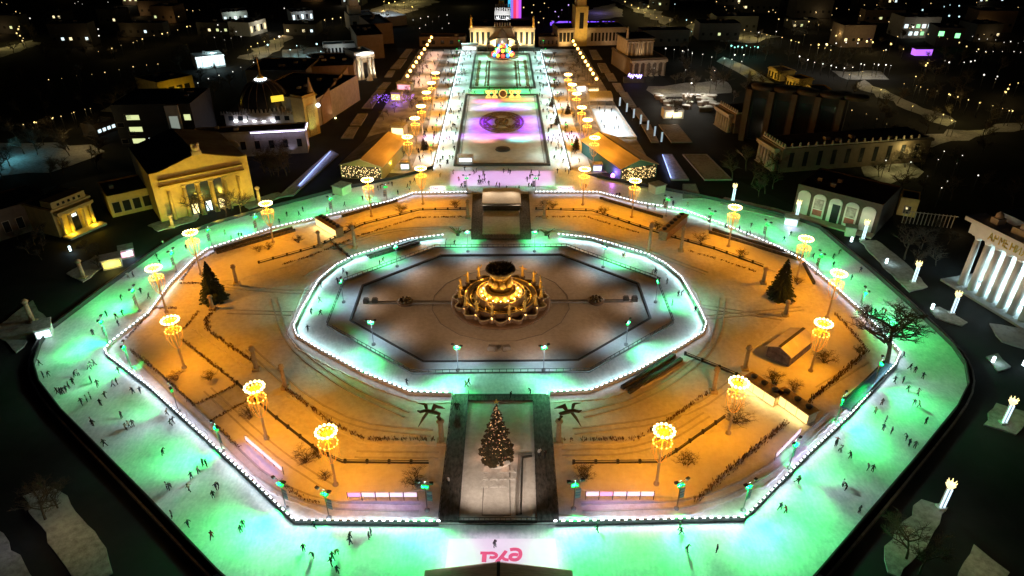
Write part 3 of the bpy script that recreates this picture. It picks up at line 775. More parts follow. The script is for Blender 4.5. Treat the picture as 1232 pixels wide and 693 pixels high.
def robed(kind):
    """gilded woman standing, robe to the plinth, arms as the kind says"""
    hip = Vector((0, 0, 1.0)); V = [hip, Vector((0, .02, 1.25)), Vector((0, 0, 1.55)), Vector((0, 0, 1.78)), Vector((0, .03, 1.92)), Vector((0, .03, 2.08)), Vector((0, .02, .55)), Vector((0, .03, .03))]
    E_ = [(0, 1), (1, 2), (2, 3), (3, 4), (4, 5), (0, 6), (6, 7)]; Rr = [.22, .16, .2, .075, .125, .11, .27, .36]
    arms = {'raised': ((-.55, .1, 2.25), (.3, .25, 1.3)), 'open': ((-.75, .2, 1.6), (.75, .2, 1.6)), 'sheaf': ((-.18, .32, 1.35), (.6, .05, 2.1))}[kind]
    for s_, h in zip((-1, 1), arms):
        sh = Vector((s_ * .24, 0, 1.62)); h = Vector(h); el = (sh + h) / 2 + Vector((s_ * .1, 0, -.1)); i = len(V)
        V += [sh, el, h]; E_ += [(2, i), (i, i + 1), (i + 1, i + 2)]; Rr += [.1, .075, .06]
    me = skin_body(V, E_, Rr, None, 1, 'statue_' + kind); me.materials.clear(); me.materials.append(M['gold']); return me
ROBE = {k: robed(k) for k in ('raised', 'open', 'sheaf')}
M['ochre'] = mat('ochre_stone', (.62, .50, .30), .6, c2=(.42, .32, .18), scale=1.5, bump=.4)
# ------------------------------------------------------------------ the fountain
fo = thing('fountain', 'great gilded fountain with round basins and a dark wheat bowl in the pool', 'fountain', (0, 0, .06))
MB().lathe([(13.2, 0), (13.2, .35), (12.6, .5), (12.3, .55)], n=64).build('base_step', M['fount'], fo)
MB().lathe([(11.6, .5), (11.9, 1.5), (11.9, 1.7), (11.4, 1.75), (11.2, 1.2), (10.2, 1.1)], n=192, lobes=16, amp=.065, cap=False).build('scalloped_basin', M['fount'], fo)
MB().lathe([(11.6, .7), (9.6, 1.0), (9.6, 2.3), (9.3, 2.5), (8.9, 2.5), (8.8, 2.0), (6.6, 1.9)], n=64, cap=False).build('middle_basin', M['fount'], fo)
for q_, z_ in ((9.45, 2.5), (8.0, 2.1), (6.25, 3.5), (5.0, 3.15)): MB().tube([(q_ * math.cos(k * .1309), q_ * math.sin(k * .1309), z_) for k in range(48)], .16, 6, closed=True).build('gilded_rim', M['gold'], fo)
MB().lathe([(11.95, 1.72), (12.05, 1.85), (11.6, 1.9), (11.5, 1.75)], n=192, lobes=16, amp=.065, cap=False).build('scalloped_rim', M['ochre'], fo)
MB().lathe([(8.9, 1.95), (6.5, 2.0), (6.4, 3.3), (6.1, 3.5), (5.6, 3.5), (5.5, 3.1), (4.3, 3.0)], n=64, cap=False).build('upper_basin', M['fount'], fo)
MB().lathe([(4.5, 3.0), (4.2, 4.2), (3.9, 4.6), (3.3, 4.7), (3.0, 4.4), (2.2, 4.3), (0.1, 4.3)], n=48, cap=False).build('sheaf_plinth', M['gold'], fo)
mb = MB()
rr = random.Random(3)
for k in range(120):
    a = 2 * math.pi * k / 120 + rr.uniform(-.02, .02); L = rr.uniform(.92, 1.06)
    pts = [(2.6 * math.cos(a), 2.6 * math.sin(a), 4.3), (1.75 * math.cos(a), 1.75 * math.sin(a), 6.4), (2.0 * math.cos(a + .05), 2.0 * math.sin(a + .05), 7.6), (2.9 * L * math.cos(a + .1), 2.9 * L * math.sin(a + .1), 9.1 * L)]
    mb.tube(pts, [.12, .10, .1, .13], 4)
mb.build('wheat_stems', M['gold'], fo)
mb = MB()
mb.lathe([(1.9, 7.4), (2.9, 8.8), (3.9, 10.0), (3.8, 10.4), (2.6, 10.0), (1.4, 10.3), (.1, 10.6)], n=40, cap=False)
for k in range(90):
    a = rr.uniform(0, 2 * math.pi); q = rr.uniform(.6, 3.7); z = 10.1 + rr.uniform(-.2, .5)
    mb.tube([(q * math.cos(a), q * math.sin(a), z - .5), (q * 1.1 * math.cos(a), q * 1.1 * math.sin(a), z + .3), ((q * 1.22 + .1) * math.cos(a), (q * 1.22 + .1) * math.sin(a), z + .55)], [.1, .17, .04], 4)
mb.build('dark_wheat_crown', M['bronze'], fo)
mb = MB()
for k in range(8):
    a = 2 * math.pi * k / 8 + .2
    mb.lathe([(.75, 0), (.95, .7), (.6, 1.5), (.2, 1.9)], (2.5 * math.cos(a), 2.5 * math.sin(a), 5.6), 10)
mb.build('fruit_swags', M['gold'], fo)
for k in range(24):
    a = 2 * math.pi * k / 24; o = MB().cyl((7.6 * math.cos(a), 7.6 * math.sin(a), 1.95), .42, .5, 8, r2=.25).build('nozzle', M['bronze'], fo)
for k in range(16):
    a = 2 * math.pi * k / 16; o = MB().cyl((5.0 * math.cos(a), 5.0 * math.sin(a), 3.05), .16, .35, 8).build('underwater_lamp', M['bulb_hot'], fo)
for k in range(12):
    a = 2 * math.pi * (k + .5) / 12
    point((5.0 * math.cos(a), 5.0 * math.sin(a), 3.6), (1, .56, .10), 230, .2, 'fountain_light')
for k in range(6):
    a = 2 * math.pi * k / 6
    point((7.7 * math.cos(a), 7.7 * math.sin(a), 2.6), (1, .56, .10), 80, .2, 'fountain_light')
    spot((8.6 * math.cos(a), 8.6 * math.sin(a), 2.7), (2 * math.cos(a), 2 * math.sin(a), 6.5), (1, .6, .14), 1300, 60, name='fountain_light')
names16 = ['far rim right of the bowl', 'rear right, second', 'right side, third', 'right side, fourth', 'right end by the straight pipe', 'front right, outer', 'front right, second', 'front right of centre', 'front left of centre', 'front left, second', 'front left, outer', 'left end by the straight pipe', 'left side, fourth', 'left side, third', 'rear left, second', 'far rim left of the bowl']
proto_ped = MB().lathe([(.95, 0), (.85, .4), (.62, .6), (.62, 1.5), (.8, 1.7), (.8, 1.8)], n=10).mesh('statue_pedestal', M['fount'])
for k in range(16):
    a = math.pi / 2 - 2 * math.pi * (k + .5) / 16
    x, y = 10.75 * math.cos(a), 10.75 * math.sin(a)
    t = thing('gilded_statue', 'gilded statue of a robed woman on the fountain basin, ' + names16[k], 'statue', (x, y, .85), a - math.pi / 2, 'gilded statues round the fountain')
    o = bpy.data.objects.new('pedestal', proto_ped); COL.objects.link(o); o.parent = t
    o = bpy.data.objects.new('figure', ROBE[('raised', 'open', 'sheaf')[k % 3]]); COL.objects.link(o); o.parent = t; o.location = (0, 0, 1.8); o.scale = (1.75,) * 3
    spot((x * 1.06, y * 1.06, 1.7), (x, y, 4.5), (1, .62, .16), 800, 60, name='fountain_light')
    if k % 2 == 0: point((x * .86, y * .86, 2.9), (1, .58, .12), 60, .15, 'fountain_light')
for s_, lb in ((-1, 'left'), (1, 'right')):
    r = thing('fountain_pipe', 'straight stone water channel running %s across the snowy pool from the fountain' % lb, 'channel', (0, 0, .06))
    MB().wall([(s_ * 13, -.35), (s_ * 35, -.35)], .35, 0, .35).build('pipe', M['kerb'], r)
    MB().wall([(s_ * 13, .6), (s_ * 35, .6)], .2, 0, .3).build('pipe', M['kerb'], r)
    r = thing('water_rosette', 'small round bronze water jet rosette in the pool, %s of the fountain' % lb, 'fountain', (s_ * 25.3, .3, .06))
    MB().lathe([(2.2, 0), (2.2, .4), (1.7, .5)], n=20).build('plate', M['fount'], r)
    mb = MB()
    for k in range(9):
        a = 2 * math.pi * k / 9; mb.lathe([(.35, 0), (.5, .35), (.15, .7)], (1.35 * math.cos(a), 1.35 * math.sin(a), .45), 7)
    mb.lathe([(.5, 0), (.6, .6), (.2, 1.0)], (0, 0, .45), 9); mb.build('jets', M['bronze'], r)
    for dx in (33.2, 35.5):
        r = tag(MB().box((s_ * dx, .2, .66), (1.5, 1.1, 1.2)).box((s_ * dx, .2, 1.41), (1.1, .8, .35)).build('pump_box', M['granite']), 'squat stone pump box at the %s end of the pool channel, %s one' % (lb, 'inner' if dx < 34 else 'outer'), 'box')
    r = tag(MB().box((s_ * 1.75 - .4, -21.4, .5), (2.1, 1.5, 1.0), .25 * s_, taper=.85).box((s_ * 1.75 - .4, -21.4, 1.1), (1.5, 1.0, .25), .25 * s_).build('snowy_box', [M['kerb']]), 'pale snowy stone box in the pool in front of the fountain, %s one of two' % lb, 'box')
ring = [(18.2 * math.cos(2 * math.pi * (k + .5) / 16), 18.2 * math.sin(2 * math.pi * (k + .5) / 16)) for k in range(16)]
tag(MB().wall(ring, .16, .06, .14, closed=True).build('pool_ring', M['kerb']), 'thin kerb ring with sixteen sides on the pool floor around the fountain', 'kerb')
for k in range(0):
    a = 2 * math.pi * (k + .5) / 10
    spot((3.6 * math.cos(a), 3.6 * math.sin(a), 8.2), (21 * math.cos(a), 15 * math.sin(a), -.5), (1, .55, .22), 22000, 76, name='fountain_light')
for x in (-7.0, 6.4): spot((x, -71.5, 7.0), (x * -.2, -56, 0), (1, .78, .6), 3300, 112)  # warm spots added to brighten the tree court
for x in (-6.2, 5.6): spot((x, 72, 6.5), (x * -.2, 56, 0), (1, .72, .45), 2600, 110)
# ------------------------------------------------------------------ trees
M['needles'] = mat('dark_needles', (.030, .050, .022), .8, c2=(.010, .018, .008), scale=1.5)
M['bark'] = mat('bare_bark', (.10, .075, .05), .9, c2=(.04, .03, .02), scale=3)
def conifer(label, base, h, rbase, seed=1, name='spruce_tree', lights=False, z0=Z_PARK):
    rr = random.Random(seed); r = thing(name, label, 'tree', base)
    MB().lathe([(.03 * h + .1, 0), (.02, h)], n=7).build('trunk', M['bark'], r)
    mb = MB(); n = int(h * 9)
    for i in range(n):
        u = (i + .5) / n; z = h * (.05 + .95 * u); L = rbase * (1 - u) ** .85 * rr.uniform(.82, 1.12) + .12
        for k in range(9):
            a = rr.uniform(0, 6.283); LL = L * rr.uniform(.7, 1.08); dr = LL * rr.uniform(.18, .42)
            ca, sa = math.cos(a), math.sin(a); wd = .18 + LL * .16
            p0 = Vector((0, 0, z)); p2 = Vector((ca * LL, sa * LL, z - dr)); p1 = (p0 + p2) / 2 + Vector((0, 0, .12))
            s_ = Vector((-sa, ca, 0)) * wd
            for q in range(3):
                b0 = p0.lerp(p2, .2 + q * .28); b1 = p0.lerp(p2, .55 + q * .25)
                sp = wd * rr.uniform(.8, 1.6)
                mb.add([b0, b1 + s_ * sp + Vector((0, 0, -.16)), b1 + (p2 - p0) * .12, b1 - s_ * sp + Vector((0, 0, -.16))], [(0, 1, 2), (0, 2, 3)], 0)
    mb.build('foliage', M['needles'], r)
    return r
def hgt(base, top, z=Z_PARK):
    p = G(*base, z); return HT(p.x, p.y, top, z) - z
conifer('dark spruce standing in the snow on the left side of the park', G(258, 360, Z_PARK), hgt((258, 360), 314), 3.4, 3)
conifer('dark spruce standing in the snow on the right side of the park', G(938, 358, Z_PARK), hgt((938, 358), 311), 3.5, 4)
tb = G(598, 549, Z_PARK); th_ = hgt((598, 549), 489)
M['needles'] = mat('needles_with_tinsel', (.10, .07, .035), .7, c2=(.03, .03, .012), scale=2)
xt = conifer('decorated Christmas tree with warm bulbs between the two lower plank ramps', tb + Vector((0, 0, .6)), th_, 3.0, 5, 'christmas_tree')
mb = MB(); rr = random.Random(8)
for i in range(330):
    u = rr.random() ** 1.3; z = th_ * (.05 + .9 * u); q = 3.0 * (1 - u) ** .85 * rr.uniform(.8, 1.0) + .1; a = rr.uniform(0, 6.283)
    mb.box((q * math.cos(a), q * math.sin(a), z - q * .22), (.11, .11, .11), a)
o = mb.build('fairy_lights', glow('fairy_light', (1.0, .55, .25), 1.1), xt); o['kind'] = 'stuff'
mb = MB()
for i in range(90):
    u = rr.random() ** 1.3; z = th_ * (.06 + .88 * u); q = 2.95 * (1 - u) ** .85 * rr.uniform(.88, 1.02); a = rr.uniform(0, 6.283)
    mb.ball((q * math.cos(a), q * math.sin(a), z - q * .24), .2, 0, 6, 4)
o = mb.build('baubles', mat('pink_bauble', (.6, .3, .22), .3, .5, var=.6, scale=5), xt); o['kind'] = 'stuff'
mb = MB()
for k in range(5):
    a = 2 * math.pi * k / 5 + math.pi / 2; b1 = a + math.pi / 5; c_ = a - math.pi / 5
    mb.add([(0, -.12, th_ + .5), (.75 * math.cos(a), 0, th_ + .5 + .75 * math.sin(a)), (.3 * math.cos(b1), 0, th_ + .5 + .3 * math.sin(b1)), (0, .12, th_ + .5), (.3 * math.cos(c_), 0, th_ + .5 + .3 * math.sin(c_))], [(0, 1, 2), (3, 2, 1), (0, 4, 1), (3, 1, 4)])
mb.build('star', M['gold'], xt)
MB().lathe([(3.3, -.6), (3.3, -.3), (3.0, -.2), (.5, -.1)], n=32, cap=False).build('base_skirt', M['snow_bed'], xt)
for k in range(7):
    a = k * .9 + .6
    point(tb + Vector((3.9 * math.cos(a), 3.9 * math.sin(a), .9)), (1, .5, .28), 16, .3, 'tree_light')
def branch_mesh(name, seed, h, levels, spread, n0, r0, trunk=True, droop=0.0, twig=4, m='bark'):
    rr = random.Random(seed); mb = MB()
    def grow(p, d, L, r_, lv):
        k = 3; pts = [p]; dd = d.copy()
        for i in range(k):
            dd = (dd + Vector((rr.uniform(-1, 1), rr.uniform(-1, 1), rr.uniform(-.5, .8) - droop)) * .22).normalized()
            pts.append(pts[-1] + dd * L / k)
        mb.tube(pts, [r_ * (1 - .45 * i / k) for i in range(k + 1)], 3 if lv > 1 else 5)
        if lv >= levels: return
        for c in range(twig if lv else n0):
            t = rr.uniform(.45, 1.0); i = min(int(t * k), k - 1); q = pts[i].lerp(pts[i + 1], t * k - i)
            a = rr.uniform(0, 6.283); side = Vector((math.cos(a), math.sin(a), rr.uniform(-.1, .5)))
            nd = (dd * (1 - spread) + side * spread).normalized()
            grow(q, nd, L * rr.uniform(.5, .75), r_ * .55, lv + 1)
    if trunk: grow(Vector((0, 0, 0)), Vector((0, 0, 1)), h * .42, r0, 0)
    else:
        for c in range(n0):
            a = rr.uniform(0, 6.283); grow(Vector((rr.uniform(-.3, .3), rr.uniform(-.3, .3), 0)), Vector((math.cos(a) * spread, math.sin(a) * spread, 1)).normalized(), h * .55, r0, 1)
    return mb.mesh(name, M[m])
SHRUB = [branch_mesh('bare_shrub', 20 + i, 2.6, 4, .75, 9, .045, False, 0, 4) for i in range(3)]
SHR = [((212, 457), 1.1, 'beside the banner post on the left bed'), ((252, 457), 1.2, 'under the low left lamp, second of two'), ((300, 503), 1.35, 'behind the lower left crown lamp'), ((367, 556), 1.5, 'left of the lowest left lamp, larger of two'), ((384, 551), 1.1, 'left of the lowest left lamp, smaller of two'), ((391, 577), .9, 'at the foot of the lowest left crown lamp'), ((498, 582), 1.5, 'beside the lower left plank ramp'), ((705, 576), 1.5, 'beside the lower right plank ramp'), ((825, 560), 1.4, 'right of the lowest right crown lamp'), ((884, 508), 1.9, 'behind the crown lamp by the white lit bars'), ((932, 462), 1.6, 'between the hut and the white lit bars'), ((955, 470), 1.2, 'behind the white lit bars'), ((992, 436), 1.7, 'at the right end of the snow roofed hut'), ((1032, 424), 1.0, 'at the right corner of the right bed'), ((311, 303), 1.0, 'above the left spruce, left of a pair'), ((323, 300), 1.0, 'above the left spruce, right of a pair'), ((359, 292), 1.3, 'left of the lit golden stand'), ((424, 277), 1.2, 'right of the lit golden stand'), ((483, 256), 1.4, 'upper left, below the violet benches'), ((549, 250), 1.4, 'left of the upper plank ramps'), ((655, 250), 1.4, 'right of the upper plank ramps'), ((665, 251), 1.2, 'second right of the upper plank ramps'), ((726, 258), 1.5, 'upper right, below the violet benches'), ((790, 276), 1.3, 'left of the unlit stand, upper right'), ((842, 291), 1.4, 'right of the unlit stand, upper right'), ((893, 309), 1.3, 'under the long bench, upper right'), ((958, 342), 1.1, 'beside the right spruce')]
for i, (px, s_, lb) in enumerate(SHR):
    o = bpy.data.objects.new('bare_shrub', SHRUB[i % 3]); COL.objects.link(o); o.location = G(*px, Z_BED); o.scale = (s_, s_, s_); o.rotation_euler = (0, 0, R.uniform(0, 6))
    tag(o, 'bare brown shrub in the snow, ' + lb, 'shrub', 'bare shrubs in the snow beds')
def bare_tree(label, base, mesh, sc, rz=0, group=None):
    o = bpy.data.objects.new('bare_tree', mesh); COL.objects.link(o); o.location = base; o.scale = (sc, sc, sc); o.rotation_euler = (0, 0, rz)
    return tag(o, label, 'tree', group)
BIG = branch_mesh('bare_tree', 5, 15, 5, .68, 9, .38, True, .03, 4)
bare_tree('large spreading bare tree against the green ice at the right rink edge', G(1067, 438, Z_PARK), BIG, 1.5, 1.0)
TREE = [branch_mesh('bare_tree', 60 + i, 10, 4, .6, 6, .22, True, 0, 5) for i in range(4)]
NEAR_T = [((1088, 312), 1.3, 'large bare tree in front of the arched wall, right'), ((1108, 300), 1.0, 'bare tree behind the tall white lit pillar by the arched wall'), ((55, 626), 1.1, 'bare tree on the snowy island, lower left corner'), ((1090, 673), 1.1, 'bare tree on the snowy island, lower right'), ((1106, 690), .9, 'dark bare tree at the lower tip of the lower right snowy island'), ((70, 612), .8, 'smaller bare tree at the upper tip of the lower left snowy island')]
for i, (px, s_, lb) in enumerate(NEAR_T): bare_tree(lb, G(*px, .1), TREE[i % 4], s_, i * 1.3)
# ------------------------------------------------------------------ golden pillars
GP = [((343.5, 467), 438, 'lower left, between the two lamps'), ((308.5, 445), 416, 'left, further up the path'), ((285, 342), 318, 'right of the left spruce'), ((256, 372), 355, 'in front of the left spruce'), ((385, 297), 277, 'below the lit golden stand'), ((427, 299), 270, 'right of the lit golden stand'), ((563, 262), 240, 'left of the upper ramps'), ((655, 262), 240, 'right of the upper ramps'), ((780.5, 303), 267, 'upper right, left of the unlit stand'), ((819, 302), 271, 'upper right, right of the unlit stand'), ((918, 341), 321, 'left of the right spruce'), ((944.6, 380), 361, 'below the right spruce'), ((895.6, 445), 415, 'above the white lit bars'), ((858, 472), 441, 'at the left end of the white lit bars')]
M['ochre'] = mat('ochre_stone', (.62, .50, .30), .6, c2=(.42, .32, .18), scale=1.5, bump=.4)
pm = None
for px, ty, lb in GP:
    p = G(*px, Z_PARK); h = hgt(px, ty)
    t = thing('stone_pillar', 'ochre stone pillar with a carved capital, ' + lb, 'pillar', p, R.uniform(-.2, .2), 'ochre stone pillars of the park')
    MB().box((0, 0, .3), (1.6, 1.6, .6)).lathe([(.5, .6), (.42, h * .8)], n=10).build('shaft', M['ochre'], t)
    MB().lathe([(.42, h * .8), (.75, h * .86), (.5, h * .9), (.6, h * .95), (.2, h)], n=8).build('capital', M['ochre'], t)
for s_, px, ty, lb in ((-1, (531.5, 533), 505, 'left'), (1, (671.5, 533), 505, 'right')):
    p = G(*px, Z_PARK); h = hgt(px, ty)
    t = thing('bird_column', 'stone column carrying a twisting bronze bird with long tail, %s of the Christmas tree' % lb, 'sculpture', p, 0, 'bird columns beside the Christmas tree')
    MB().box((0, 0, .35), (1.8, 1.8, .7)).lathe([(.55, .7), (.45, h * .85), (.8, h * .93), (.6, h)], n=10).build('column', M['ochre'], t)
    pts = [(0, 0, h), (s_ * .4, .1, h + .7), (s_ * .1, .2, h + 1.3), (s_ * .9, .3, h + 1.5), (s_ * 1.8, .2, h + 1.9), (s_ * 2.8, 0, h + 2.3), (s_ * 3.7, -.1, h + 2.1), (s_ * 4.2, -.2, h + 2.5)]
    mb = MB().tube(pts, [.35, .38, .35, .4, .45, .35, .3, .12], 7); mb.build('bird_body', M['bronze'], t)
    MB().tube([(s_ * 2.2, .1, h + 2.0), (s_ * 3.2, -.2, h + .6), (s_ * 4.3, -.3, h - 1.5)], [.3, .28, .05], 6).build('tail', M['bronze'], t)
    mb = MB()
    for q in ((-.9, .9), (-.5, 1.5), (.1, 2.0)):
        mb.tube([(s_ * 1.5, .2, h + 1.9), (s_ * (1.0 + q[0] * .3), .9, h + 2.0 + q[1] * .5), (s_ * q[0], 1.4, h + 1.2 + q[1] * .5)], [.25, .3, .08], 5)
    for q in (0, .5, 1.0): mb.tube([(s_ * 2.4, .2, h + 2.1), (s_ * (2.6 + q * .3), .9, h + 3.0 + q * .2), (s_ * (3.2 + q), 1.6, h + 2.5 + q * .3)], [.22, .26, .06], 5)
    mb.build('wing_feathers', M['bronze'], t)
for s_, px, lb in ((-1, (551, 283), 'left'), (1, (657, 283), 'right')):
    p = G(*px, Z_PARK)
    t = thing('bird_sculpture', 'dark tangled bird sculpture by the inner ring, %s of the upper ramps' % lb, 'sculpture', p, 0)
    mb = MB()
    for k in range(8):
        a = R.uniform(-.4, .4); x = s_ * (k - 3.5) * .75
        mb.tube([(0, 0, .2), (x * .4, a, 1.4), (x, a * 2, 1.2 + R.uniform(.2, 1.8))], [.2, .22, .08], 5)
    mb.build('bird_body', M['bronze'], t); MB().lathe([(.6, 0), (.5, .5)], n=8).build('base', M['granite'], t)
# ------------------------------------------------------------------ golden stands (bar counters with planters)
M['counter_lit'] = glow('backlit_counter', (1.0, .72, .28), 1.5)
M['counter_off'] = mat('dark_gold_counter', (.35, .23, .10), .6, var=.4, scale=2)
M['roofgold'] = mat('ochre_roof_deck', (.55, .40, .20), .7, var=.4, scale=1.5)
def stand(label, a, b_, depth, h, lit=True, n=4, group='bar stands with round planters'):
    a = Vector(a); b_ = Vector(b_); d = b_ - a; L = d.length; rz = math.atan2(d.y, d.x)
    t = thing('bar_stand', label, 'bar', (a.x, a.y, Z_PARK), rz, group)
    MB().box((L / 2, depth / 2, h / 2), (L, depth, h)).build('counter_body', M['roofgold'], t)
    k = max(2, int(L / 2.6))
    for i in range(k):
        w_ = L / k; MB().box((w_ * (i + .5), -.06, h * .5), (w_ * .94, .1, h * .82)).build('front_panel', M['counter_lit' if lit else 'counter_off'], t)
    MB().box((L / 2, depth / 2 - .1, h + .12), (L + .5, depth + .6, .22)).build('roof', M['roofgold'], t)
    for i in range(n):
        x = L * (i + .5) / n
        MB().lathe([(.55, 0), (.75, .5), (.7, .6), (.2, .75)], (x, depth * .55, h + .23), 9).build('planter', M['steel_dark'], t)
    if lit:
        nn = Vector((d.y, -d.x, 0)).normalized()
        m = (a + b_) / 2 + nn * .5; area((m.x, m.y, Z_PARK + h * .6), (m.x + nn.x, m.y + nn.y, Z_PARK + h * .3), (1, .66, .22), 26 * L, L, .8, along=d)
stand('bright white lit bar stand with three round planters on its roof, nearer the crown lamp', G(893, 466), G(930, 491), 2.6, 2.6, True, 3)
stand('bright white lit bar stand with three round planters on its roof, at the rink end', G(931, 484), G(970, 512), 2.6, 2.6, True, 3)
stand('bright lit golden bar stand with a row of planters, upper left of the park', G(381, 272), G(405, 287), 2.6, 2.8, True, 6)
stand('unlit brown bar stand with a row of planters, upper right of the park', G(801, 291), G(826, 269), 2.6, 2.8, False, 6)
# hut
def local(a, b_): d = b_ - a; return math.atan2(d.y, d.x), d.length
def gable(name, label, cat, a, b_, depth, h, rise, wm, rm, over=.4, strip=None, ridge_w=None, group=None, front=None):
    """gabled building: front gable wall from a to b_, running back by depth"""
    rz, L = local(a, b_)
    t = thing(name, label, cat, (a.x, a.y, 0), rz, group)
    mb = MB()
    vs = [(0, 0, 0), (L, 0, 0), (L, 0, h), (L / 2, 0, h + rise), (0, 0, h), (0, depth, 0), (L, depth, 0), (L, depth, h), (L / 2, depth, h + rise), (0, depth, h)]
    mb.add(vs, [(0, 1, 2, 3, 4), (5, 9, 8, 7, 6), (1, 6, 7, 2), (0, 4, 9, 5)])
    mb.build('wall', wm, t)
    o = over; sl = rise / (L / 2); th = .18
    for s_ in (0, 1):
        x0, x1 = (-o, L / 2) if s_ == 0 else (L + o, L / 2)
        z0, z1 = h - sl * o + .03, h + rise + .03
        v = [(x0, -o, z0), (x1, -o, z1), (x1, depth + o, z1), (x0, depth + o, z0)]
        v2 = [(p[0], p[1], p[2] + th) for p in v]
        f = [(0, 1, 2, 3), (7, 6, 5, 4), (0, 4, 5, 1), (1, 5, 6, 2), (2, 6, 7, 3), (3, 7, 4, 0)]
        if s_ == 0: f = [q[::-1] for q in f]
        MB().add(v + v2, f).build('roof_slope', rm[s_] if isinstance(rm, (list, tuple)) else rm, t)
    if strip: MB().box((L / 2, depth / 2, h + rise + .22), (strip, depth + o * 2, .12)).build('ridge', M['granite'], t)
    return t, L
MURAL = mat('dark_mural_boards', (.30, .26, .30), .7, c2=(.06, .05, .09), scale=.7, detail=6)
ROOF_ICE = mat('snow_on_roof', (.76, .74, .72), .8, c2=(.55, .52, .50), scale=.5, bump=.4, detail=7)
a, b_ = G(921, 430), G(948, 443); dpt = (G(981, 424) - G(948, 443)).length
gable('snow_roofed_hut', 'small wooden hut with dark mural walls and a snow covered gable roof', 'hut', Vector((a.x, a.y, 0)), b_, dpt, 3.2, 1.3, MURAL, ROOF_ICE, .4, strip=.7)
# screens
def screen(label, a, b_, n, z0, z1, pink=()):
    rz, L = local(a, b_)
    t = thing('lit_billboard', label, 'billboard', (a.x, a.y, Z_PARK), rz, 'lit panels by the rink')
    for i in range(n):
        w_ = L / n; MB().box((w_ * (i + .5), 0, (z0 + z1) / 2), (w_ * .88, .16, z1 - z0)).build('panel', M['screen_pink' if i in pink else 'screen'], t)
    mb = MB()
    for i in range(n + 1): mb.box((L * i / n, .16, z1 / 2), (.1, .1, z1))
    mb.build('frame', M['steel_dark'], t)
    d = (b_ - a).normalized(); nn = Vector((d.y, -d.x, 0)); m = (a + b_) / 2
    area((m.x + nn.x * .3, m.y + nn.y * .3, Z_PARK + z1), (m.x + nn.x * 2, m.y + nn.y * 2, Z_PARK), (.45, .35, 1.0), 9 * L, L, .4, along=d)
screen('row of five lit pinkish panels on stands, left of the Christmas tree court', G(419, 604), G(503, 604), 5, 1.2, 2.1, (0,))
screen('row of five lit pinkish panels on stands, right of the Christmas tree court', G(704, 603), G(786, 603), 5, 1.2, 2.1, (1,))
screen('long thin lit panel standing diagonally below the lower left crown lamp', G(297, 535), G(341, 573), 4, 1.2, 2.1)
screen('long thin lit panel standing diagonally beside the lower right barrier', G(932, 556), G(961, 526), 4, 1.2, 2.1)
# ------------------------------------------------------------------ projected light panel and logo painted on the rink ice, and the roof in front
M['print'] = mat('white_print_and_projection', (.90, .86, .90), .5, var=.06, scale=.4)
M['logo'] = mat('painted_projected_logo', (.85, .10, .22), .5, var=.1, scale=1)
q = [G(540, 648.5), G(668, 648.5), G(668 + 6, 700), G(540 - 6.5, 700)]
rp = sheet('rink_print_or_projection', S(q), Z_ICE + .004, M['print'], kind=None)
tag(rp, 'white light projection with a pink red logo painted on the ice before the plank ramps', 'advert')
def stroke(pts, w_=.55):
    p = [G(500 + x / 6.16, 630 + y / 6.16) for x, y in pts]
    mb.wall(smooth_poly(p, 1) if len(p) > 2 else p, w_, Z_ICE + .006, Z_ICE + .012 + zs_[0]); zs_[0] += .004
mb = MB(); zs_ = [0]
stroke([(480, 220), (545, 222)]); stroke([(512, 222), (508, 258), (506, 290)], .75)
stroke([(540, 222), (575, 220), (600, 232), (596, 250), (570, 256), (548, 252)])
stroke([(672, 205), (645, 240), (625, 262), (598, 290)], .6); stroke([(640, 250), (660, 270), (690, 272)])
stroke([(700, 197), (735, 192), (762, 196), (776, 210), (778, 235), (770, 256), (752, 270), (728, 273), (706, 266), (700, 250), (710, 236), (734, 231), (760, 236)], .62)
mb.build('logo', M['logo'], rp)
cc = sum(q, Vector()) / 4
area((cc.x, cc.y, 11), (cc.x, cc.y, 0), (1.0, .74, 1.0), 560, 20.5, 10, name='projector_light', spread=16)
# pink projector wash at the foot of the alley, its bright patch painted white
pk = [G(542, 206), G(667, 206), G(668, 224), G(541, 224)]
rp2 = sheet('rink_print_or_projection', S(pk), Z_ICE + .004, M['print'], kind=None)
tag(rp2, 'wide painted patch of lilac light on the ice across the foot of the alley', 'advert')
cc = sum(pk, Vector()) / 4
area((cc.x, cc.y, 12), (cc.x, cc.y, 0), (.80, .42, 1.0), 1700, 38, 15, name='projector_light', spread=20)
for x0, x1, lb in ((516, 537, 'left'), (669, 691, 'right')):
    o = sheet('rink_print_or_projection', S([G(x0 + (2 if x0 < 600 else 0), 223), G(x1, 223), G(x1 + (2 if x0 > 600 else 0), 232), G(x0, 232)]), Z_ICE + .01, M['print'], kind=None)
    tag(o, 'small white print with faint lilac lettering on the ice, %s end of the lilac patch' % lb, 'advert')
    c = G((x0 + x1) / 2, 227); area((c.x, c.y, 6), (c.x, c.y, 0), (1, .9, 1), 110, 6, 5, name='projector_light', spread=20)
    mb = MB(); rr = random.Random(x0)
    for k in range(9): mb.box((c.x - 3 + k * .72, c.y + .5 * math.sin(k), Z_ICE + .02), (.45, rr.uniform(.5, 1.0), .01), .3)
    mb.build('lettering', mat('lilac_paint', (.4, .2, .5), .6), o)
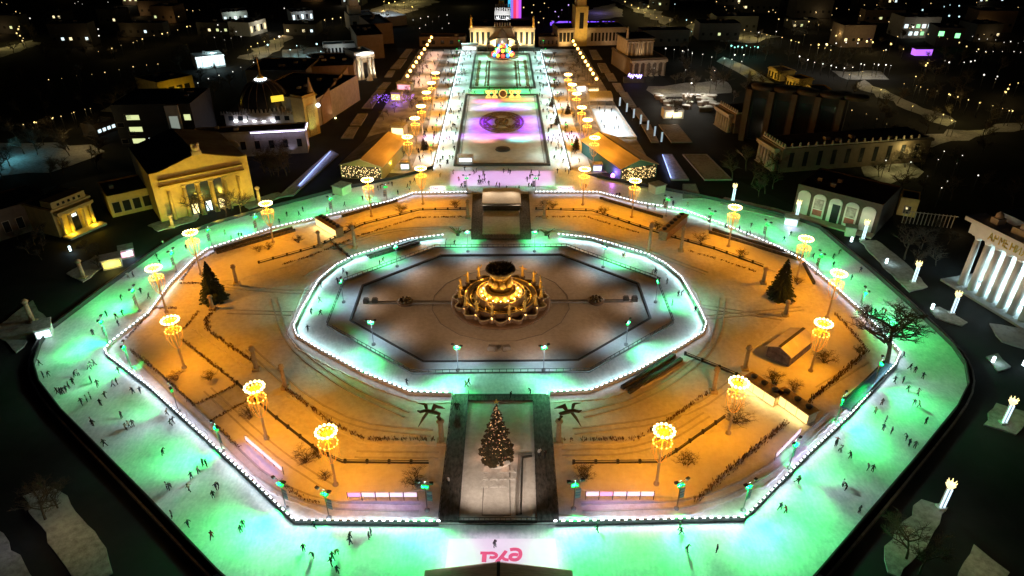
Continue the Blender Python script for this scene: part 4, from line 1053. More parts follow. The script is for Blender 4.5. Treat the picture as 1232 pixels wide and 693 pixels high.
# roof in front
ra, rb = G(512, 686, 4.2), G(685, 686, 4.2)
g_, L_ = gable('front_pavilion', 'brown gabled roof with a dark ridge strip at the bottom edge of the view', 'pavilion', Vector((ra.x, ra.y - 13.5, 0)), Vector((rb.x, rb.y - 13.5, 0)), 13.2, 4.0, 2.0, M['wood'], mat('brown_snowy_roof', (.80, .60, .42), .8, c2=(.55, .38, .24), scale=1.2, stretch=(.5, 4, 1), bump=.3), .3, strip=.5)
g_['label'] = 'brown gabled roof with a dark ridge strip, beside the projected logo on the ice'
# ------------------------------------------------------------------ the long alley
def quadbox(name, mats, quad, z0, z1, parent=None): return MB().prism(S(quad), z0, z1).build(name, mats, parent)
for sx, lb in ((-1, 'left'), (1, 'right')):
    X = -26.4 if sx < 0 else 27.0
    r = thing('alley_barrier', 'low dark barrier along the whole %s edge of the long alley rink' % lb, 'barrier')
    MB().wall([(X, 97), (X, 318)], .5, 0, 1.0).build('board', M['steel_dark'], r)
    MB().wall([(X - sx * .45, 98), (X - sx * .45, 317)], .12, .55, .7).build('light_tube', M['led_soft'], r)
def basin(label, x0, x1, y0, y1, w_):
    r = thing('basin_wall', label, 'wall', group='long basin walls of the alley')
    p = [(x0, y0), (x1, y0), (x1, y1), (x0, y1)]
    MB().wall(p, w_, 0, .85, closed=True).build('wall', M['granite'], r)
    q = [(x0 + 1.6, y0 + 1.6), (x1 - 1.6, y0 + 1.6), (x1 - 1.6, y1 - 1.6), (x0 + 1.6, y1 - 1.6)]
    MB().wall(q, .35, .3, .62, closed=True).build('coping', M['kerb'], r)
basin('long dark wall round the nearer snow covered alley basin with the coloured carpet', -18, 19, 102.5, 207, 1.1)
basin('long dark wall round the farther alley basin with the rainbow lit fountain', -16.5, 18.5, 221.5, 308, 1.1)
# ornamental bed with a coloured light show
oc = G(603.5, 148); z0 = Z_ICE + .3
r = thing('ornamental_bed', 'oval ornamental bed of dark curling hedges under violet and green light in the alley basin', 'flower bed', (oc.x, oc.y, z0))
HC = mat('brown_ornament_hedge', (.30, .22, .12), .9, c2=(.12, .08, .04), scale=1)
for rx, ry, ww in ((10, 15.5, .9), (8.4, 13.2, .5), (7.0, 11, .4), (3.0, 5, .5)):
    MB().wall([(rx * math.cos(t * .1963), ry * math.sin(t * .1963)) for t in range(32)], ww, 0, .5, closed=True).build('ring_hedge', HC, r)
for sx in (-1, 1):
    for sy in (-1, 1):
        pts = [(sx * (1.0 + .75 * t), sy * (2 + 5 * math.sin(t * .5) + .4 * t)) for t in range(10)]
        MB().wall(pts, .8, 0, .45).build('curl_hedge', HC, r)
        pts = [(sx * (6.5 - 3 * math.cos(t * .7) * (1 - t / 12)), sy * (6 + 3 * math.sin(t * .7) * (1 - t / 12))) for t in range(10)]
        MB().wall(pts, .7, 0, .45).build('curl_hedge', HC, r)
MB().lathe([(1.4, 0), (1.2, .6), (.3, .7)], n=12).build('centre_bed', HC, r)
VI = (.24, .02, 1.0)
for px, c, w_, sx, sy in (((578, 152), VI, 5200, 8, 22), ((635, 150), VI, 5200, 8, 24), ((604, 165), (.75, .15, 1), 3600, 26, 5), ((604, 131), (.35, .10, 1), 3000, 26, 8), ((586, 123), (1, .10, .45), 2200, 12, 5), ((622, 121), (1, .35, .05), 1700, 14, 4), ((634, 128), (.02, 1, .15), 2600, 9, 8), ((606, 127), (.05, .8, .6), 1400, 10, 6), ((594, 127), (.9, .9, .1), 700, 6, 4), ((582, 170), (.9, .3, .3), 900, 8, 4), ((625, 169), (.2, .9, .9), 1000, 8, 4), ((525, 165), (.8, .25, 1), 900, 14, 5), ((686, 163), (.8, .3, 1), 900, 12, 5), ((556, 165), (.5, .1, 1), 1000, 10, 6), ((655, 165), (.5, .1, 1), 1000, 10, 6)):
    p = G(*px); area((p.x, p.y, 7), (p.x, p.y, 0), c, w_ * .42, sx, sy, name='projector_light', spread=66)
# strips of patterned paving between light patches
p = G(605, 181); tag(MB().lathe([(3.2, z0), (3.0, z0 + .5), (2.4, z0 + .55), (.5, z0 + .9)], (p.x, p.y, 0), 24).build('round_fountain_cap', M['granite']), 'round dark cap on the snow of the nearer alley basin', 'cover')
a, b_ = G(551, 198.5), G(566, 198.5)
r = thing('service_cabin', 'white flat roofed cabin in the near left corner of the alley basin', 'cabin', (a.x, a.y, z0))
MB().box((3, 1.6, 1.4), (6, 3.2, 2.8)).build('wall', M['board_white'], r); MB().box((3, 1.6, 2.9), (6.6, 3.8, .2)).build('roof', M['snow'], r)
MB().box((3, -.03, 1.6), (4.6, .06, 1.2)).build('window', M['led_soft'], r)
# golden numerals with a round clock between
M['goldlit'] = glow('lit_golden_sign', (1.0, .66, .18), 1.0)
p = G(605, 119); t = thing('golden_sign', 'big glowing golden sign letters with a dark round clock between, behind the coloured carpet', 'sign', (p.x, p.y, z0))
for x in (-7.5, -4.2, 4.6, 7.9):
    mb = MB()
    mb.tube([(x - 1.2, 0, .3), (x + 1.2, 0, 3.6)], .42, 5); mb.tube([(x + 1.2, 0, .3), (x - 1.2, 0, 3.6)], .42, 5)
    mb.box((x, 0, 3.8), (3.0, .7, .5)); mb.box((x, 0, .3), (3.0, .7, .5)); mb.build('letter', M['goldlit'], t)
mb = MB(); mb.tube([(1.9 * math.cos(k * .3927) + .1, 0, 2.3 + 1.9 * math.sin(k * .3927)) for k in range(16)], .3, 5, closed=True); mb.build('clock_rim', M['goldlit'], t)
o = MB().lathe([(1.8, -.2), (1.8, .2)], n=20).build('clock_face', M['bronze'], t); o.rotation_euler = (math.pi / 2, 0, 0); o.location = (.1, 0, 2.3)
# farther basin: hedge strips, lane, rainbow fountain
lane = [G(590, 105), G(618, 105), G(616, 76), G(592, 76)]
sheet('lane_snow', S(lane), z0 + .02, mat('grey_lane_snow', (.56, .55, .50), .8, var=.25, scale=.5))
for x, lb in ((-13.2, 'outer left'), (-8.6, 'inner left'), (10.6, 'inner right'), (15.0, 'outer right')):
    o = MB()
    for k in range(26):
        y = 226 + k * 2.4; o.box((x + R.uniform(-.2, .2), y, z0 + .3), (1.7 if abs(x) > 12.5 else .7, 2.0, .6))
        if abs(x) < 12: o.box((x + (1.6 if x < 0 else -1.6), y, z0 + .2), (1.2, .5, .4))
    tag(o.build('clipped_hedge', HM), 'dark clipped hedge strip in the farther alley basin, %s' % lb, 'hedge', 'hedge strips of the farther basin')
fc = G(605, 69); t = thing('rainbow_fountain', 'round tiered fountain lit in red yellow blue and green at the alley head', 'fountain', (fc.x, fc.y, 0))
MB().lathe([(10, 0), (10, 1.1), (9.2, 1.2), (9, .8), (6, .8)], n=40, cap=False).build('basin', M['fount'], t)
cols = [(1, .05, .03), (1, .8, .05), (.05, .25, 1), (.1, 1, .2), (1, .35, .03), (.9, .1, .9)]
cm = [glow('coloured_lamp', c, 3.0) for c in cols]
for tier, (rr_, zz, n_) in enumerate(((6.6, 1.4, 12), (4.2, 4.0, 8), (2.4, 6.4, 6))):
    MB().lathe([(rr_ * .8, zz - 1.4), (rr_, zz), (rr_ * .7, zz + .5)], n=24).build('tier', M['granite'], t)
    for k in range(n_):
        a = 2 * math.pi * k / n_
        MB().ball((rr_ * .95 * math.cos(a), rr_ * .95 * math.sin(a), zz + .8), 1.25 - tier * .12, 0, 7, 5).build('coloured_lamp', cm[(k * 2 + tier) % 6], t)
point((fc.x, fc.y - 9, 6), (1, .5, .2), 1500, .5, 'fountain_light')
# stage canopy behind it
a, b_ = G(586, 62), G(624, 62)
t = thing('stage_canopy', 'grey vaulted stage canopy behind the rainbow fountain', 'stage', (a.x, a.y + 4, 0))
L = (b_ - a).length
mb = MB(); n = 14
for k in range(n + 1):
    q = math.pi * k / n
    for y in (0, 12): mb.v.append((L / 2 - L / 2 * math.cos(q), y, 3 + 5 * math.sin(q)))
for k in range(n): mb.f.append((2 * k, 2 * k + 2, 2 * k + 3, 2 * k + 1)); mb.m.append(0); mb.sm.append(True)
mb.build('vault', mat('grey_membrane', (.42, .44, .46), .5, var=.2, scale=.5), t)
MB().wall([(0, 0), (0, 12)], .4, 0, 3.2).build('side_wall', M['steel'], t); MB().wall([(L, 0), (L, 12)], .4, 0, 3.2).build('side_wall', M['steel'], t); MB().wall([(0, 11.8), (L, 11.8)], .3, 0, 7.5).build('back_wall', M['steel_dark'], t)
a = G(556, 62); t = thing('ticket_kiosk', 'teal lit white kiosk at the far left end of the alley rink', 'kiosk', (a.x, a.y, 0))
MB().box((5, 3, 2), (10, 6, 4)).build('wall', M['board_white'], t); MB().box((5, 3, 4.15), (11, 7, .3)).build('roof', M['snow'], t)
MB().box((5, -.04, 2), (8, .08, 1.6)).build('window', M['led_soft'], t)
# edge posts with green and white floods
first = None
for sx, lb in ((-1, 'left'), (1, 'right')):
    X = -27.2 if sx < 0 else 27.8
    for k in range(9):
        y = 104 + k * 26
        lbl = 'slim rink lamp post on the %s alley barrier, number %d from the near end' % (lb, k + 1)
        if first is None:
            first = thing('rink_lamp', lbl, 'lamp post', (X, y, 0), 0, 'rink lamp posts of the alley')
            MB().lathe([(.25, 0), (.1, .4), (.08, 8)], n=6).build('post', M['steel'], first)
            MB().box((0, 0, 8.1), (.9, .6, .35)).build('floodlight', M['greenlamp'], first)
        else: dup(first, (X, y, 0), 0, lbl, 'rink lamp posts of the alley')
        spot((X, y, 8), (X - sx * 7, y, 0), (.05, 1.0, .24), 21000, 100)
        spot((X, y + 13, 8), (X - sx * 6, y + 13, 0), (.55, 1.0, .86), 10500, 104, name='floodlight_light')
        spot((X, y + 2, 8), (X - sx * 5, y + 2, 0), (.7, 1.0, .95), 6000, 110, name='floodlight_light')
        spot((X, y + 6, 8), (X + sx * 5, y + 6, 0), (.80, .98, 1.0), 4200, 120, name='floodlight_light')
for k, y in enumerate((212, 216)):
    spot((-8 + 18 * k, y, 9), (-8 + 18 * k, 214, 0), GREEN, 16000, 120)
    spot((1, 312, 9), (-8 + 18 * k, 300, 0), GREEN, 5000, 120)
for y in (235, 255, 275, 295):
    for x in (-10, 12): spot((x, y, 9), (x, y, 0), (.40, 1.0, .66), 9000, 130)
for y in (112, 135, 158, 181, 200):  # free-hanging spots added to pale the basin snow
    for x in (-14.5, 15.5): spot((x, y, 9), (x * 1.02, y, 0), (.80, 1.0, .92), 1500, 84)
for x in (-8, 9): spot((x, 186, 10), (x, 186, 0), (.85, .9, .85), 4200, 110)  # more spots added to lighten the basin snow
# pinkish side rink on the left, white hockey rink on the right
lq = pl((488, 106), (514, 106), (534, 62), (516, 62))
sheet('side_ice', S(lq), .06, M['ice_alley'])
cc = sum(lq, Vector()) / 4
for k in range(3):
    c = lq[0].lerp(lq[3], .15 + .35 * k).lerp(lq[1].lerp(lq[2], .15 + .35 * k), .5); area((c.x, c.y, 10), (c.x, c.y, 0), (1, .50, .36), 1300, 9, 26, name='projector_light', spread=60)
hq = pl((726, 167.6), (765.6, 167.6), (740.5, 130), (710, 130))
sheet('hockey_ice', S(hq), .06, M['ice_alley'])
r = thing('hockey_barrier', 'white board barrier round the small bright rink right of the alley', 'barrier')
MB().wall(hq, .25, 0, 1.2, closed=True).build('board', M['board_white'], r)
cc = sum(hq, Vector()) / 4
for k in (.25, .7):
    c = hq[0].lerp(hq[3], k).lerp(hq[1].lerp(hq[2], k), .5); area((c.x, c.y, 12), (c.x, c.y, 0), (.82, .94, 1.0), 2300, 10, 22, name='projector_light', spread=60)
a, b_ = G(709, 131), G(737, 131)
t = thing('stage_tent', 'pale rounded stage roof at the far end of the small bright rink', 'stage', (a.x, a.y, 0))
L = (b_ - a).length; mb = MB(); n = 10
for k in range(n + 1):
    q = math.pi * k / n
    for x in (0, L): mb.v.append((x, 7 - 7 * math.cos(q), 4 + 2.4 * math.sin(q)))
for k in range(n): mb.f.append((2 * k, 2 * k + 1, 2 * k + 3, 2 * k + 2)); mb.m.append(0); mb.sm.append(True)
mb.build('roof', M['snow'], t)
for x in (0, L / 3, 2 * L / 3, L):
    for y in (0, 14): MB().cyl((x, y, 0), .15, 4, 6).build('post', M['steel'], t)
MB().wall([(0, 13.8), (L, 13.8)], .2, 0, 4).build('back_wall', M['board_white'], t)
# gabled halls either side
TENT_R = mat('tent_roof', (.80, .62, .34), .75, c2=(.60, .44, .2), scale=.3, stretch=(1, .25, 1))
TENT_D = mat('dark_snowy_tent_roof', (.30, .26, .22), .8, c2=(.13, .10, .08), scale=.25)
def hall(label, a, b_, back, eave_h, rise, wm, rms, dots, mirror=False):
    t, L = gable('gabled_hall', label, 'hall', a, b_, back, eave_h, rise, wm, rms, .5, strip=.5, group='gabled halls beside the alley')
    MB().box((L / 2, -.08, eave_h * .5), (L * .94, .1, eave_h * .92)).build('glass_front', mat('hall_glass', (.12, .10, .06), .15, var=.4, scale=2), t)
    mb = MB(); rr = random.Random(int(a.x))
    for k in range(170): mb.box((rr.uniform(.4, L - .4), -.2, rr.uniform(.3, eave_h * .98)), (.17, .12, .17))
    o = mb.build('fairy_lights', glow('warm_fairy', (1, .70, .32), 2.6), t); o['kind'] = 'stuff'
    return t, L
a, b_ = G(411, 214), G(460.6, 217)
hall('gabled hall left of the alley, its lit glass front full of fairy lights', a, b_, (G(476, 180) - b_).length * .95, 5.2, 2.6, mat('hall_yellow_wall', (.42, .35, .10), .7, var=.2), [TENT_D, TENT_R], 1)
a, b_ = G(746, 219), G(789, 213)
hall('gabled hall right of the alley, warm roof and yellow fairy lights', a, b_, (G(735, 180) - a).length * .95, 5.2, 2.6, mat('hall_teal_wall', (.05, .16, .15), .7, var=.2), [TENT_R, TENT_R], 1, True)
p = G(459, 212); point((p.x + 3, p.y + 6, 3), (1, .75, .15), 900, .4)
p = G(768, 219); point((p.x, p.y - 2.0, 3), (1, .75, .2), 700, .4)
p = G(737, 215); point((p.x, p.y, 2.5), (.55, .15, 1.0), 1200, .4)
tag(MB().ball((p.x, p.y, 1.2), .9, 0, 8, 6).build('violet_ball', glow('violet_glow', (.55, .2, 1), 4)), 'glowing violet ball lamp beside the right gabled hall', 'lamp')
p = G(440, 219); point((p.x, p.y - 3, 3.5), (1, .8, .45), 700, .4)
def kiosk(label, px, w_, d, h, wm, rz=0, lit=None, name='kiosk', roof='snow_dark'):
    p = G(*px); t = thing(name, label, 'kiosk', p, rz)
    MB().box((0, 0, h / 2), (w_, d, h)).build('wall', wm, t); MB().box((0, 0, h + .12), (w_ + .6, d + .6, .24)).build('roof', M[roof], t)
    if lit: MB().box((0, -d / 2 - .04, h * .5), (w_ * .86, .08, h * .6)).build('window', lit, t)
    return t
WKI = glow('warm_kiosk_window', (1.0, .82, .40), 2.0); CKI = glow('cool_kiosk_window', (.75, .92, 1.0), 2.2); VKI = glow('violet_kiosk_window', (.6, .4, 1.0), 2.0); YKI = glow('yellow_kiosk_window', (1, .85, .15), 1.5); PKI = glow('pink_kiosk_window', (1, .45, .6), 1.4)
CREAM = mat('cream_kiosk_wall', (.62, .55, .42), .7, var=.2)
kiosk('cream box kiosk by the left gabled hall at the rink edge', (412, 232), 4.5, 5, 3, CREAM, -.5)
kiosk('cream box kiosk by the right gabled hall at the rink edge', (790, 231), 4.5, 4, 3, CREAM, .5)
kiosk('tall orange topped kiosk by the nearest left alley lamp', (481, 163), 6, 5, 5, CREAM, -.2, WKI)
kiosk('yellow lit kiosk beside the violet lights, left of the alley', (478, 121), 5, 4, 4.5, CREAM, -.2, YKI)
kiosk('white kiosk with pink light beyond the violet lights, left of the alley', (488, 108), 8, 5, 4, M['board_white'], -.2, PKI)
kiosk('white kiosk with bright window, right of the alley beyond the hockey rink', (699, 110), 8, 5, 4, M['board_white'], .2, CKI)
kiosk('pale kiosk at the head of the small bright rink', (712, 113), 6, 5, 4, M['board_white'], .2, WKI)
kiosk('small white kiosk under the left lamp at the alley foot', (488, 203), 3.4, 3, 2.8, M['board_white'], 0, CKI)
kiosk('small white kiosk under the right lamp at the alley foot', (718, 205), 3.4, 3, 2.8, M['board_white'], 0, CKI)
kiosk('yellow lit kiosk on the dark plaza beyond the left rim of the rink', (136, 320), 5, 4, 3, CREAM, .5, YKI)
kiosk('pink banded round kiosk on the dark plaza beyond the left rim', (154, 308), 3.6, 3.6, 2.8, mat('pink_band', (.5, .2, .25), .6, var=.3), .5, PKI)
kiosk('white kiosk with a bright screen on the plaza left of the rink corner', (55, 403), 3.4, 4.5, 3, M['board_white'], .5, CKI)
kiosk('violet lit kiosk by the upper right rim of the rink', (951, 270), 4, 3, 2.6, M['board_white'], -.4, VKI)
kiosk('small cabin with ochre wall by the arched wall', (1022, 283), 3, 2.5, 3, CREAM, -.4)
for px, c, w_ in (((136, 326), (1, .85, .2), 300), ((158, 311), (.4, .8, 1), 250), ((59, 407), (.5, .85, 1), 300), ((951, 275), (.7, .4, 1), 250), ((481, 170), (1, .6, .2), 500)):
    p = G(*px); point((p.x, p.y, 1.8), c, w_, .3)
# violet fairy light canopy
p = G(476, 126); t = thing('light_canopy', 'canopy of violet fairy lights on posts left of the alley', 'canopy', p)
mb = MB(); rr = random.Random(5)
for k in range(150): mb.box((rr.uniform(-11, 9), rr.uniform(-8, 8), 3.2 + rr.uniform(-.3, .3)), (.2, .2, .16))
o = mb.build('fairy_lights', glow('violet_fairy', (.35, .15, 1), 2.5), t); o['kind'] = 'stuff'
for x in (-11, 9):
    for y in (-8, 8): MB().cyl((x, y, 0), .12, 3.4, 6).build('post', M['steel_dark'], t)
point((p.x, p.y, 2.5), (.35, .12, 1), 900, .6)
# snow planters along the roads
def planter(label, q, m='snow_dark'):
    q = pl(*q); t = thing('snowy_planter', label, 'flower bed', group='kerbed snowy beds along the alley roads')
    MB().prism(S(q), 0, .38).build('snow', M[m], t); MB().wall(S(q), .45, 0, .55, closed=True).build('kerb', M['kerb'], t)
PL_L = [[(411, 167), (424, 167), (431, 154), (420, 154)], [(422, 151), (434, 151), (442, 138), (431, 138)], [(436, 131), (447, 131), (455, 119), (446, 119)], [(447, 117), (457, 117), (463, 109), (454, 109)], [(455, 107), (464, 107), (470, 100), (462, 100)], [(463, 93), (471, 93), (475, 86), (468, 86)], [(470, 83), (481, 83), (489, 72), (480, 72)], [(481, 70), (489, 70), (496, 60), (489, 60)], [(335, 238), (352, 236), (407, 187), (398, 182)]]
PL_R = [[(822, 240), (843, 240), (836, 223), (822, 223)], [(808, 217), (828, 217), (808, 187), (797, 187)], [(848, 217), (880, 217), (850, 187), (822, 187)], [(784, 172), (792, 172), (782, 151), (772, 151)], [(808, 172), (832, 172), (815, 151), (793, 151)], [(771, 146), (780, 146), (769, 131), (760, 131)], [(756, 129), (765, 129), (754, 112), (745, 112)], [(743, 111), (751, 111), (746, 101), (737, 101)], [(733, 98), (742, 98), (737, 89), (728, 89)], [(724, 87.6), (734, 87.6), (728, 77), (719, 77)], [(714, 72), (724, 72), (717, 61), (709, 61)], [(706, 100), (713, 100), (700, 70), (695, 70)]]
ordn = ['nearest', 'second', 'third', 'fourth', 'fifth', 'sixth', 'seventh', 'eighth', 'ninth', 'tenth', 'eleventh', 'twelfth']
for i, q in enumerate(PL_L[:-1]): planter('kerbed snowy bed on the left alley road, %s from the gabled hall' % ordn[i], q)
planter('long kerbed snowy bed with a blue lit edge below the yellow portico building side', PL_L[-1])
for i, q in enumerate(PL_R): planter('kerbed snowy bed on the right alley road, %s counting away from the rink' % ordn[i], q)
for a, b_, lb in (((398, 184), (360, 225), 'left'), ((797, 188), (807, 216), 'right')):
    a, b_ = G(*a), G(*b_); o = MB().wall([a, b_], .25, .6, .75).build('light_line', glow('blue_light_line', (.35, .45, 1.0), 1.8)); tag(o, 'thin blue light line on the kerb of a long snowy bed, %s road' % lb, 'light')
    m = (a + b_) / 2; area((m.x, m.y, 1.6), (m.x + .5, m.y, 0), (.35, .45, 1), 500, (b_ - a).length, .3, along=b_ - a)
# lit blue columns on the right road
lc = None
for k in range(7):
    p = G(744 + k * 8.3, 131 + k * 7.3)
    lb = 'thin pale lit banner post beside the small bright rink, %s from its far end' % ordn[k]
    if lc is None:
        lc = thing('banner_post', lb, 'post', p, 0, 'lit banner posts by the small rink'); MB().cyl((0, 0, 0), .12, 6, 6).build('post', M['steel_dark'], lc); MB().box((.5, 0, 3.6), (.8, .12, 4.2)).build('banner', glow('pale_banner', (.5, .68, .85), .55), lc)
    else: dup(lc, p, 0, lb, 'lit banner posts by the small rink')
for sx in (-1, 1):
    X = [sx * q + .3 for q in (27.4, 35, 33.5, 36, 34, 27.4)]; Y = [100, 101, 160, 215, 316, 316]
    sheet('walk_snow', list(zip(X, Y)), .05, M['snow_bed'])
# walk trees
TREE_S = [branch_mesh('walk_tree', 90 + i, 5.5, 4, .65, 6, .1, True, 0, 4) for i in range(3)]
rr = random.Random(12); n = 0
for sx in (-1, 1):
    for k in range(44):
        y = rr.uniform(112, 312); x = sx * rr.uniform(34, 57) + .4
        if sx > 0 and 130 < y < 215 and x > 40: continue
        if sx < 0 and 118 < y < 150 and x < -48: continue
        o = bpy.data.objects.new('bare_tree', TREE_S[k % 3]); COL.objects.link(o); o.location = (x, y, 0); s_ = rr.uniform(.7, 1.25); o.scale = (s_, s_, s_); o.rotation_euler = (0, 0, rr.uniform(0, 6))
        tag(o, 'small bare tree on the amber lit %s walk of the alley' % ('left' if sx < 0 else 'right'), 'tree', 'small bare trees on the %s alley walk' % ('left' if sx < 0 else 'right'))
for i, (px, h) in enumerate((((670, 150), 5.5), ((693, 180), 6), ((683, 137), 5), ((664, 128), 5), ((510, 180), 5))):
    conifer('small dark fir on the alley walk, %s' % ['by the right rink edge midway', 'near the foot of the right walk', 'on the right walk, second farthest', 'farthest on the right walk', 'on the left walk'][i], G(*px), h, 1.6, 30 + i, 'small_fir', z0=0)
# ------------------------------------------------------------------ pavilions
def colr(name, c, v=.3, sc=.6, rough=.8): return mat(name, c, rough, c2=tuple(q * (1 - v) for q in c), scale=sc, bump=.25, detail=7)
W_OCH = colr('ochre_plaster', (.62, .47, .17)); W_GREY = colr('grey_plaster', (.36, .34, .33)); W_DARK = colr('dark_panel_wall', (.05, .048, .046)); W_WHITE = colr('white_plaster', (.70, .68, .64), .15)
W_STONE = colr('beige_stone', (.50, .42, .33)); W_BROWN = colr('brown_stone', (.17, .12, .085)); W_PINK = colr('pink_brown_slab', (.30, .21, .165)); ROOF = colr('tar_roof', (.11, .11, .115), .75, .16); ROOF_S = colr('snowy_roof', (.20, .19, .19), .7, .12)
WARMWIN = glow('lit_window_warm', (1.0, .82, .45), 1.5); YWIN = glow('lit_window_yellow', (.85, .95, .45), .9); CWIN = glow('lit_window_cool', (.75, .95, 1.0), 1.4); DKWIN = mat('dark_glass', (.02, .022, .025), .15, var=.3)
def bld(name, label, cat, a, b_, depth, h, wm, rm=None, parapet=.5, cornice=None, group=None, z0=0):
    """box building in a local frame: x along its front from a to b_, y running back, z up"""
    rz, L = local(a, b_)
    t = thing(name, label, cat, (a.x, a.y, z0), rz, group)
    MB().box((L / 2, depth / 2, h / 2), (L, depth, h)).build('wall', wm, t)
    rf = MB().box((L / 2, depth / 2, h + .02), (L - .8, depth - .8, .06)).build('roof', rm or ROOF, t)
    rv = random.Random(int(a.x * 7 + a.y))
    for q_ in range(min(4, int(L * depth / 140))): MB().box((L * rv.uniform(.15, .85), depth * rv.uniform(.25, .85), h + .6), (rv.uniform(1, 2.6), rv.uniform(1, 2.2), 1.1)).build('roof_vent', W_GREY, t)
    if parapet: MB().wall([(.2, .2), (L - .2, .2), (L - .2, depth - .2), (.2, depth - .2)], .4, h + .001, h + parapet, closed=True).build('parapet', wm, t)
    if cornice: MB().wall([(-.15, -.15), (L + .15, -.15), (L + .15, depth + .15), (-.15, depth + .15)], .7, h - cornice, h - .08, closed=True).build('cornice', wm, t)
    return t, L
def win(t, x, z, w_, h, m, y=0, frame=True, fm=None, side=None):
    """a window on the front (or, with side, on the end wall at x=side running back)"""
    if side is None: c = (x, y - .05, z + h / 2); d = (w_, .12, h); dd = (w_ + .3, .08, h + .3); cc = (x, y - .02, z + h / 2)
    else: c = (side[0] + side[1] * .05, x, z + h / 2); d = (.12, w_, h); dd = (.08, w_ + .3, h + .3); cc = (side[0] + side[1] * .02, x, z + h / 2)
    o = MB().box(c, d).build('window', m, t)
    if frame: MB().box(cc, dd).build('frame', fm or W_STONE, o)
    return o
def colm(t, x, y, r_, z0, z1, m, n=10, cap=True):
    mb = MB().box((x, y, z0 + .15), (r_ * 2.6, r_ * 2.6, .3)).lathe([(r_ * 1.05, z0 + .3), (r_ * .85, z1 - r_ * 1.6)], (x, y, 0), n)
    if cap: mb.lathe([(r_ * .85, z1 - r_ * 1.6), (r_ * 1.3, z1 - r_ * .5)], (x, y, 0), n).box((x, y, z1 - r_ * .25), (r_ * 2.8, r_ * 2.8, r_ * .5))
    return mb.build('column', m, t)
def loc2w(t, x, y, z):
    c, s_ = math.cos(t.rotation_euler.z), math.sin(t.rotation_euler.z)
    return Vector((t.location.x + x * c - y * s_, t.location.y + x * s_ + y * c, t.location.z + z))
def lspot(t, p, q, c, w_, ang, name='facade_light'): return spot(loc2w(t, *p), loc2w(t, *q), c, w_, ang, name=name)
def lpoint(t, p, c, w_, r_=.3): return point(loc2w(t, *p), c, w_, r_, 'facade_light')
YEL = (1.0, .66, .03)
# -- yellow portico pavilion, left
a, b_ = G(195, 268), G(307.6, 242); H = HT(b_.x, b_.y, 189)
t, L = bld('portico_pavilion', 'yellow floodlit pavilion with a pediment, columns and a crest, left of the rink', 'building', a, b_, 34, H, W_OCH, ROOF, 0)
mb = MB(); pk_ = H * .28
mb.add([(0, -.4, H), (L, -.4, H), (L, -.4, H + .8), (L * .91, -.4, H + .8), (L / 2, -.4, H + pk_), (L * .09, -.4, H + .8), (0, -.4, H + .8)] + [(0, 1.0, H), (L, 1.0, H), (L, 1.0, H + .8), (L * .91, 1.0, H + .8), (L / 2, 1.0, H + pk_), (L * .09, 1.0, H + .8), (0, 1.0, H + .8)], [tuple(range(7)), tuple(range(13, 6, -1))] + [(i, (i + 7), (i + 1) % 7 + 7, (i + 1) % 7) for i in range(7)])
mb.build('pediment', W_OCH, t)
mb = MB(); mb.add([(0, 1, H), (L, 1, H), (L, 34, H), (0, 34, H), (L / 2, 1, H + pk_ - .3), (L / 2, 34, H + pk_ - .3)], [(0, 4, 5, 3), (1, 2, 5, 4), (3, 5, 2), (0, 1, 4)]); mb.build('gable_roof', ROOF, t)
MB().box((L / 2, -.2, H + pk_ + .2), (2.9, 1.6, 1.2)).box((L / 2, -.2, H + pk_ + 1.9), (2.4, 1.1, 2.4)).ball((L / 2, -.5, H + pk_ + 2.0), 1.0, 0, 10, 6).ball((L / 2 - .9, -.3, H + pk_ + 3.0), .55, 0).ball((L / 2 + .9, -.3, H + pk_ + 3.0), .55, 0).build('crest', W_STONE, t)
ez = H * .74
MB().box((L / 2, -.7, ez), (L * .88, 1.4, .9)).build('entablature', W_OCH, t); MB().box((L / 2, -.8, H * .88), (L * .86, 1.2, .45)).build('cornice', W_OCH, t)
for x in (.14, .36, .50, .64, .86):
    if x in (.14, .86): colm(t, L * x, -.6, .55, 0, ez - .45, W_OCH, 10)
for x in (.29, .43, .57, .71): colm(t, L * x, -.9, .6, 0, ez - .45, W_OCH, 10)
for i, x in enumerate((.36, .50, .64)):
    win(t, L * x, .3, L * .09, ez - 1.2, DKWIN, 0, True, W_OCH)
    win(t, L * x, .6, L * .06, ez * .28, WARMWIN if i != 1 else CWIN, -.12, False)
for x in (.02, .26, .5, .74, .98): lspot(t, (L * x, -15, 1.0), (L * (x * .9 + .05), 0, H * .72), (1, .68, .07), 8000, 100)
aw, bw = G(130, 285), G(185, 262)
t2, L2 = bld('side_wing', 'dim low wing with a dark roof, left of the yellow portico pavilion', 'building', G(136, 262), G(188, 250), 16, 7, W_OCH, ROOF)
for k in range(4): win(t2, L2 * (.15 + .23 * k), 1.4, 2.2, 3.6, DKWIN)
# -- small ochre pavilion, far left
a, b_ = G(72.8, 286), G(116, 267); H = HT(b_.x, b_.y, 228)
t, L = bld('ochre_pavilion', 'dim ochre pavilion with a yellow lit niche and four columns, far left', 'building', a, b_, 14, H * .82, W_OCH, ROOF, 0, .6)
MB().box((L / 2, 2.5, H * .91), (L * .9, 5, H * .18)).build('attic', W_OCH, t)
for k in range(5): win(t, L * (.22 + .14 * k), H * .86, .8, .8, DKWIN, 0, False)
for x in (.1, .32, .68, .9): colm(t, L * x, -1.2, .55, 0, H * .66, W_OCH, 10)
MB().box((L / 2, -1.2, H * .7), (L * .96, 2.2, H * .08)).build('entablature', W_OCH, t)
win(t, L / 2, .2, L * .2, H * .5, DKWIN); win(t, L / 2, H * .42, L * .12, H * .08, CWIN, -.12, False)
MB().box((L / 2, -3.2, .3), (L, 3.6, .6)).build('steps', W_STONE, t)
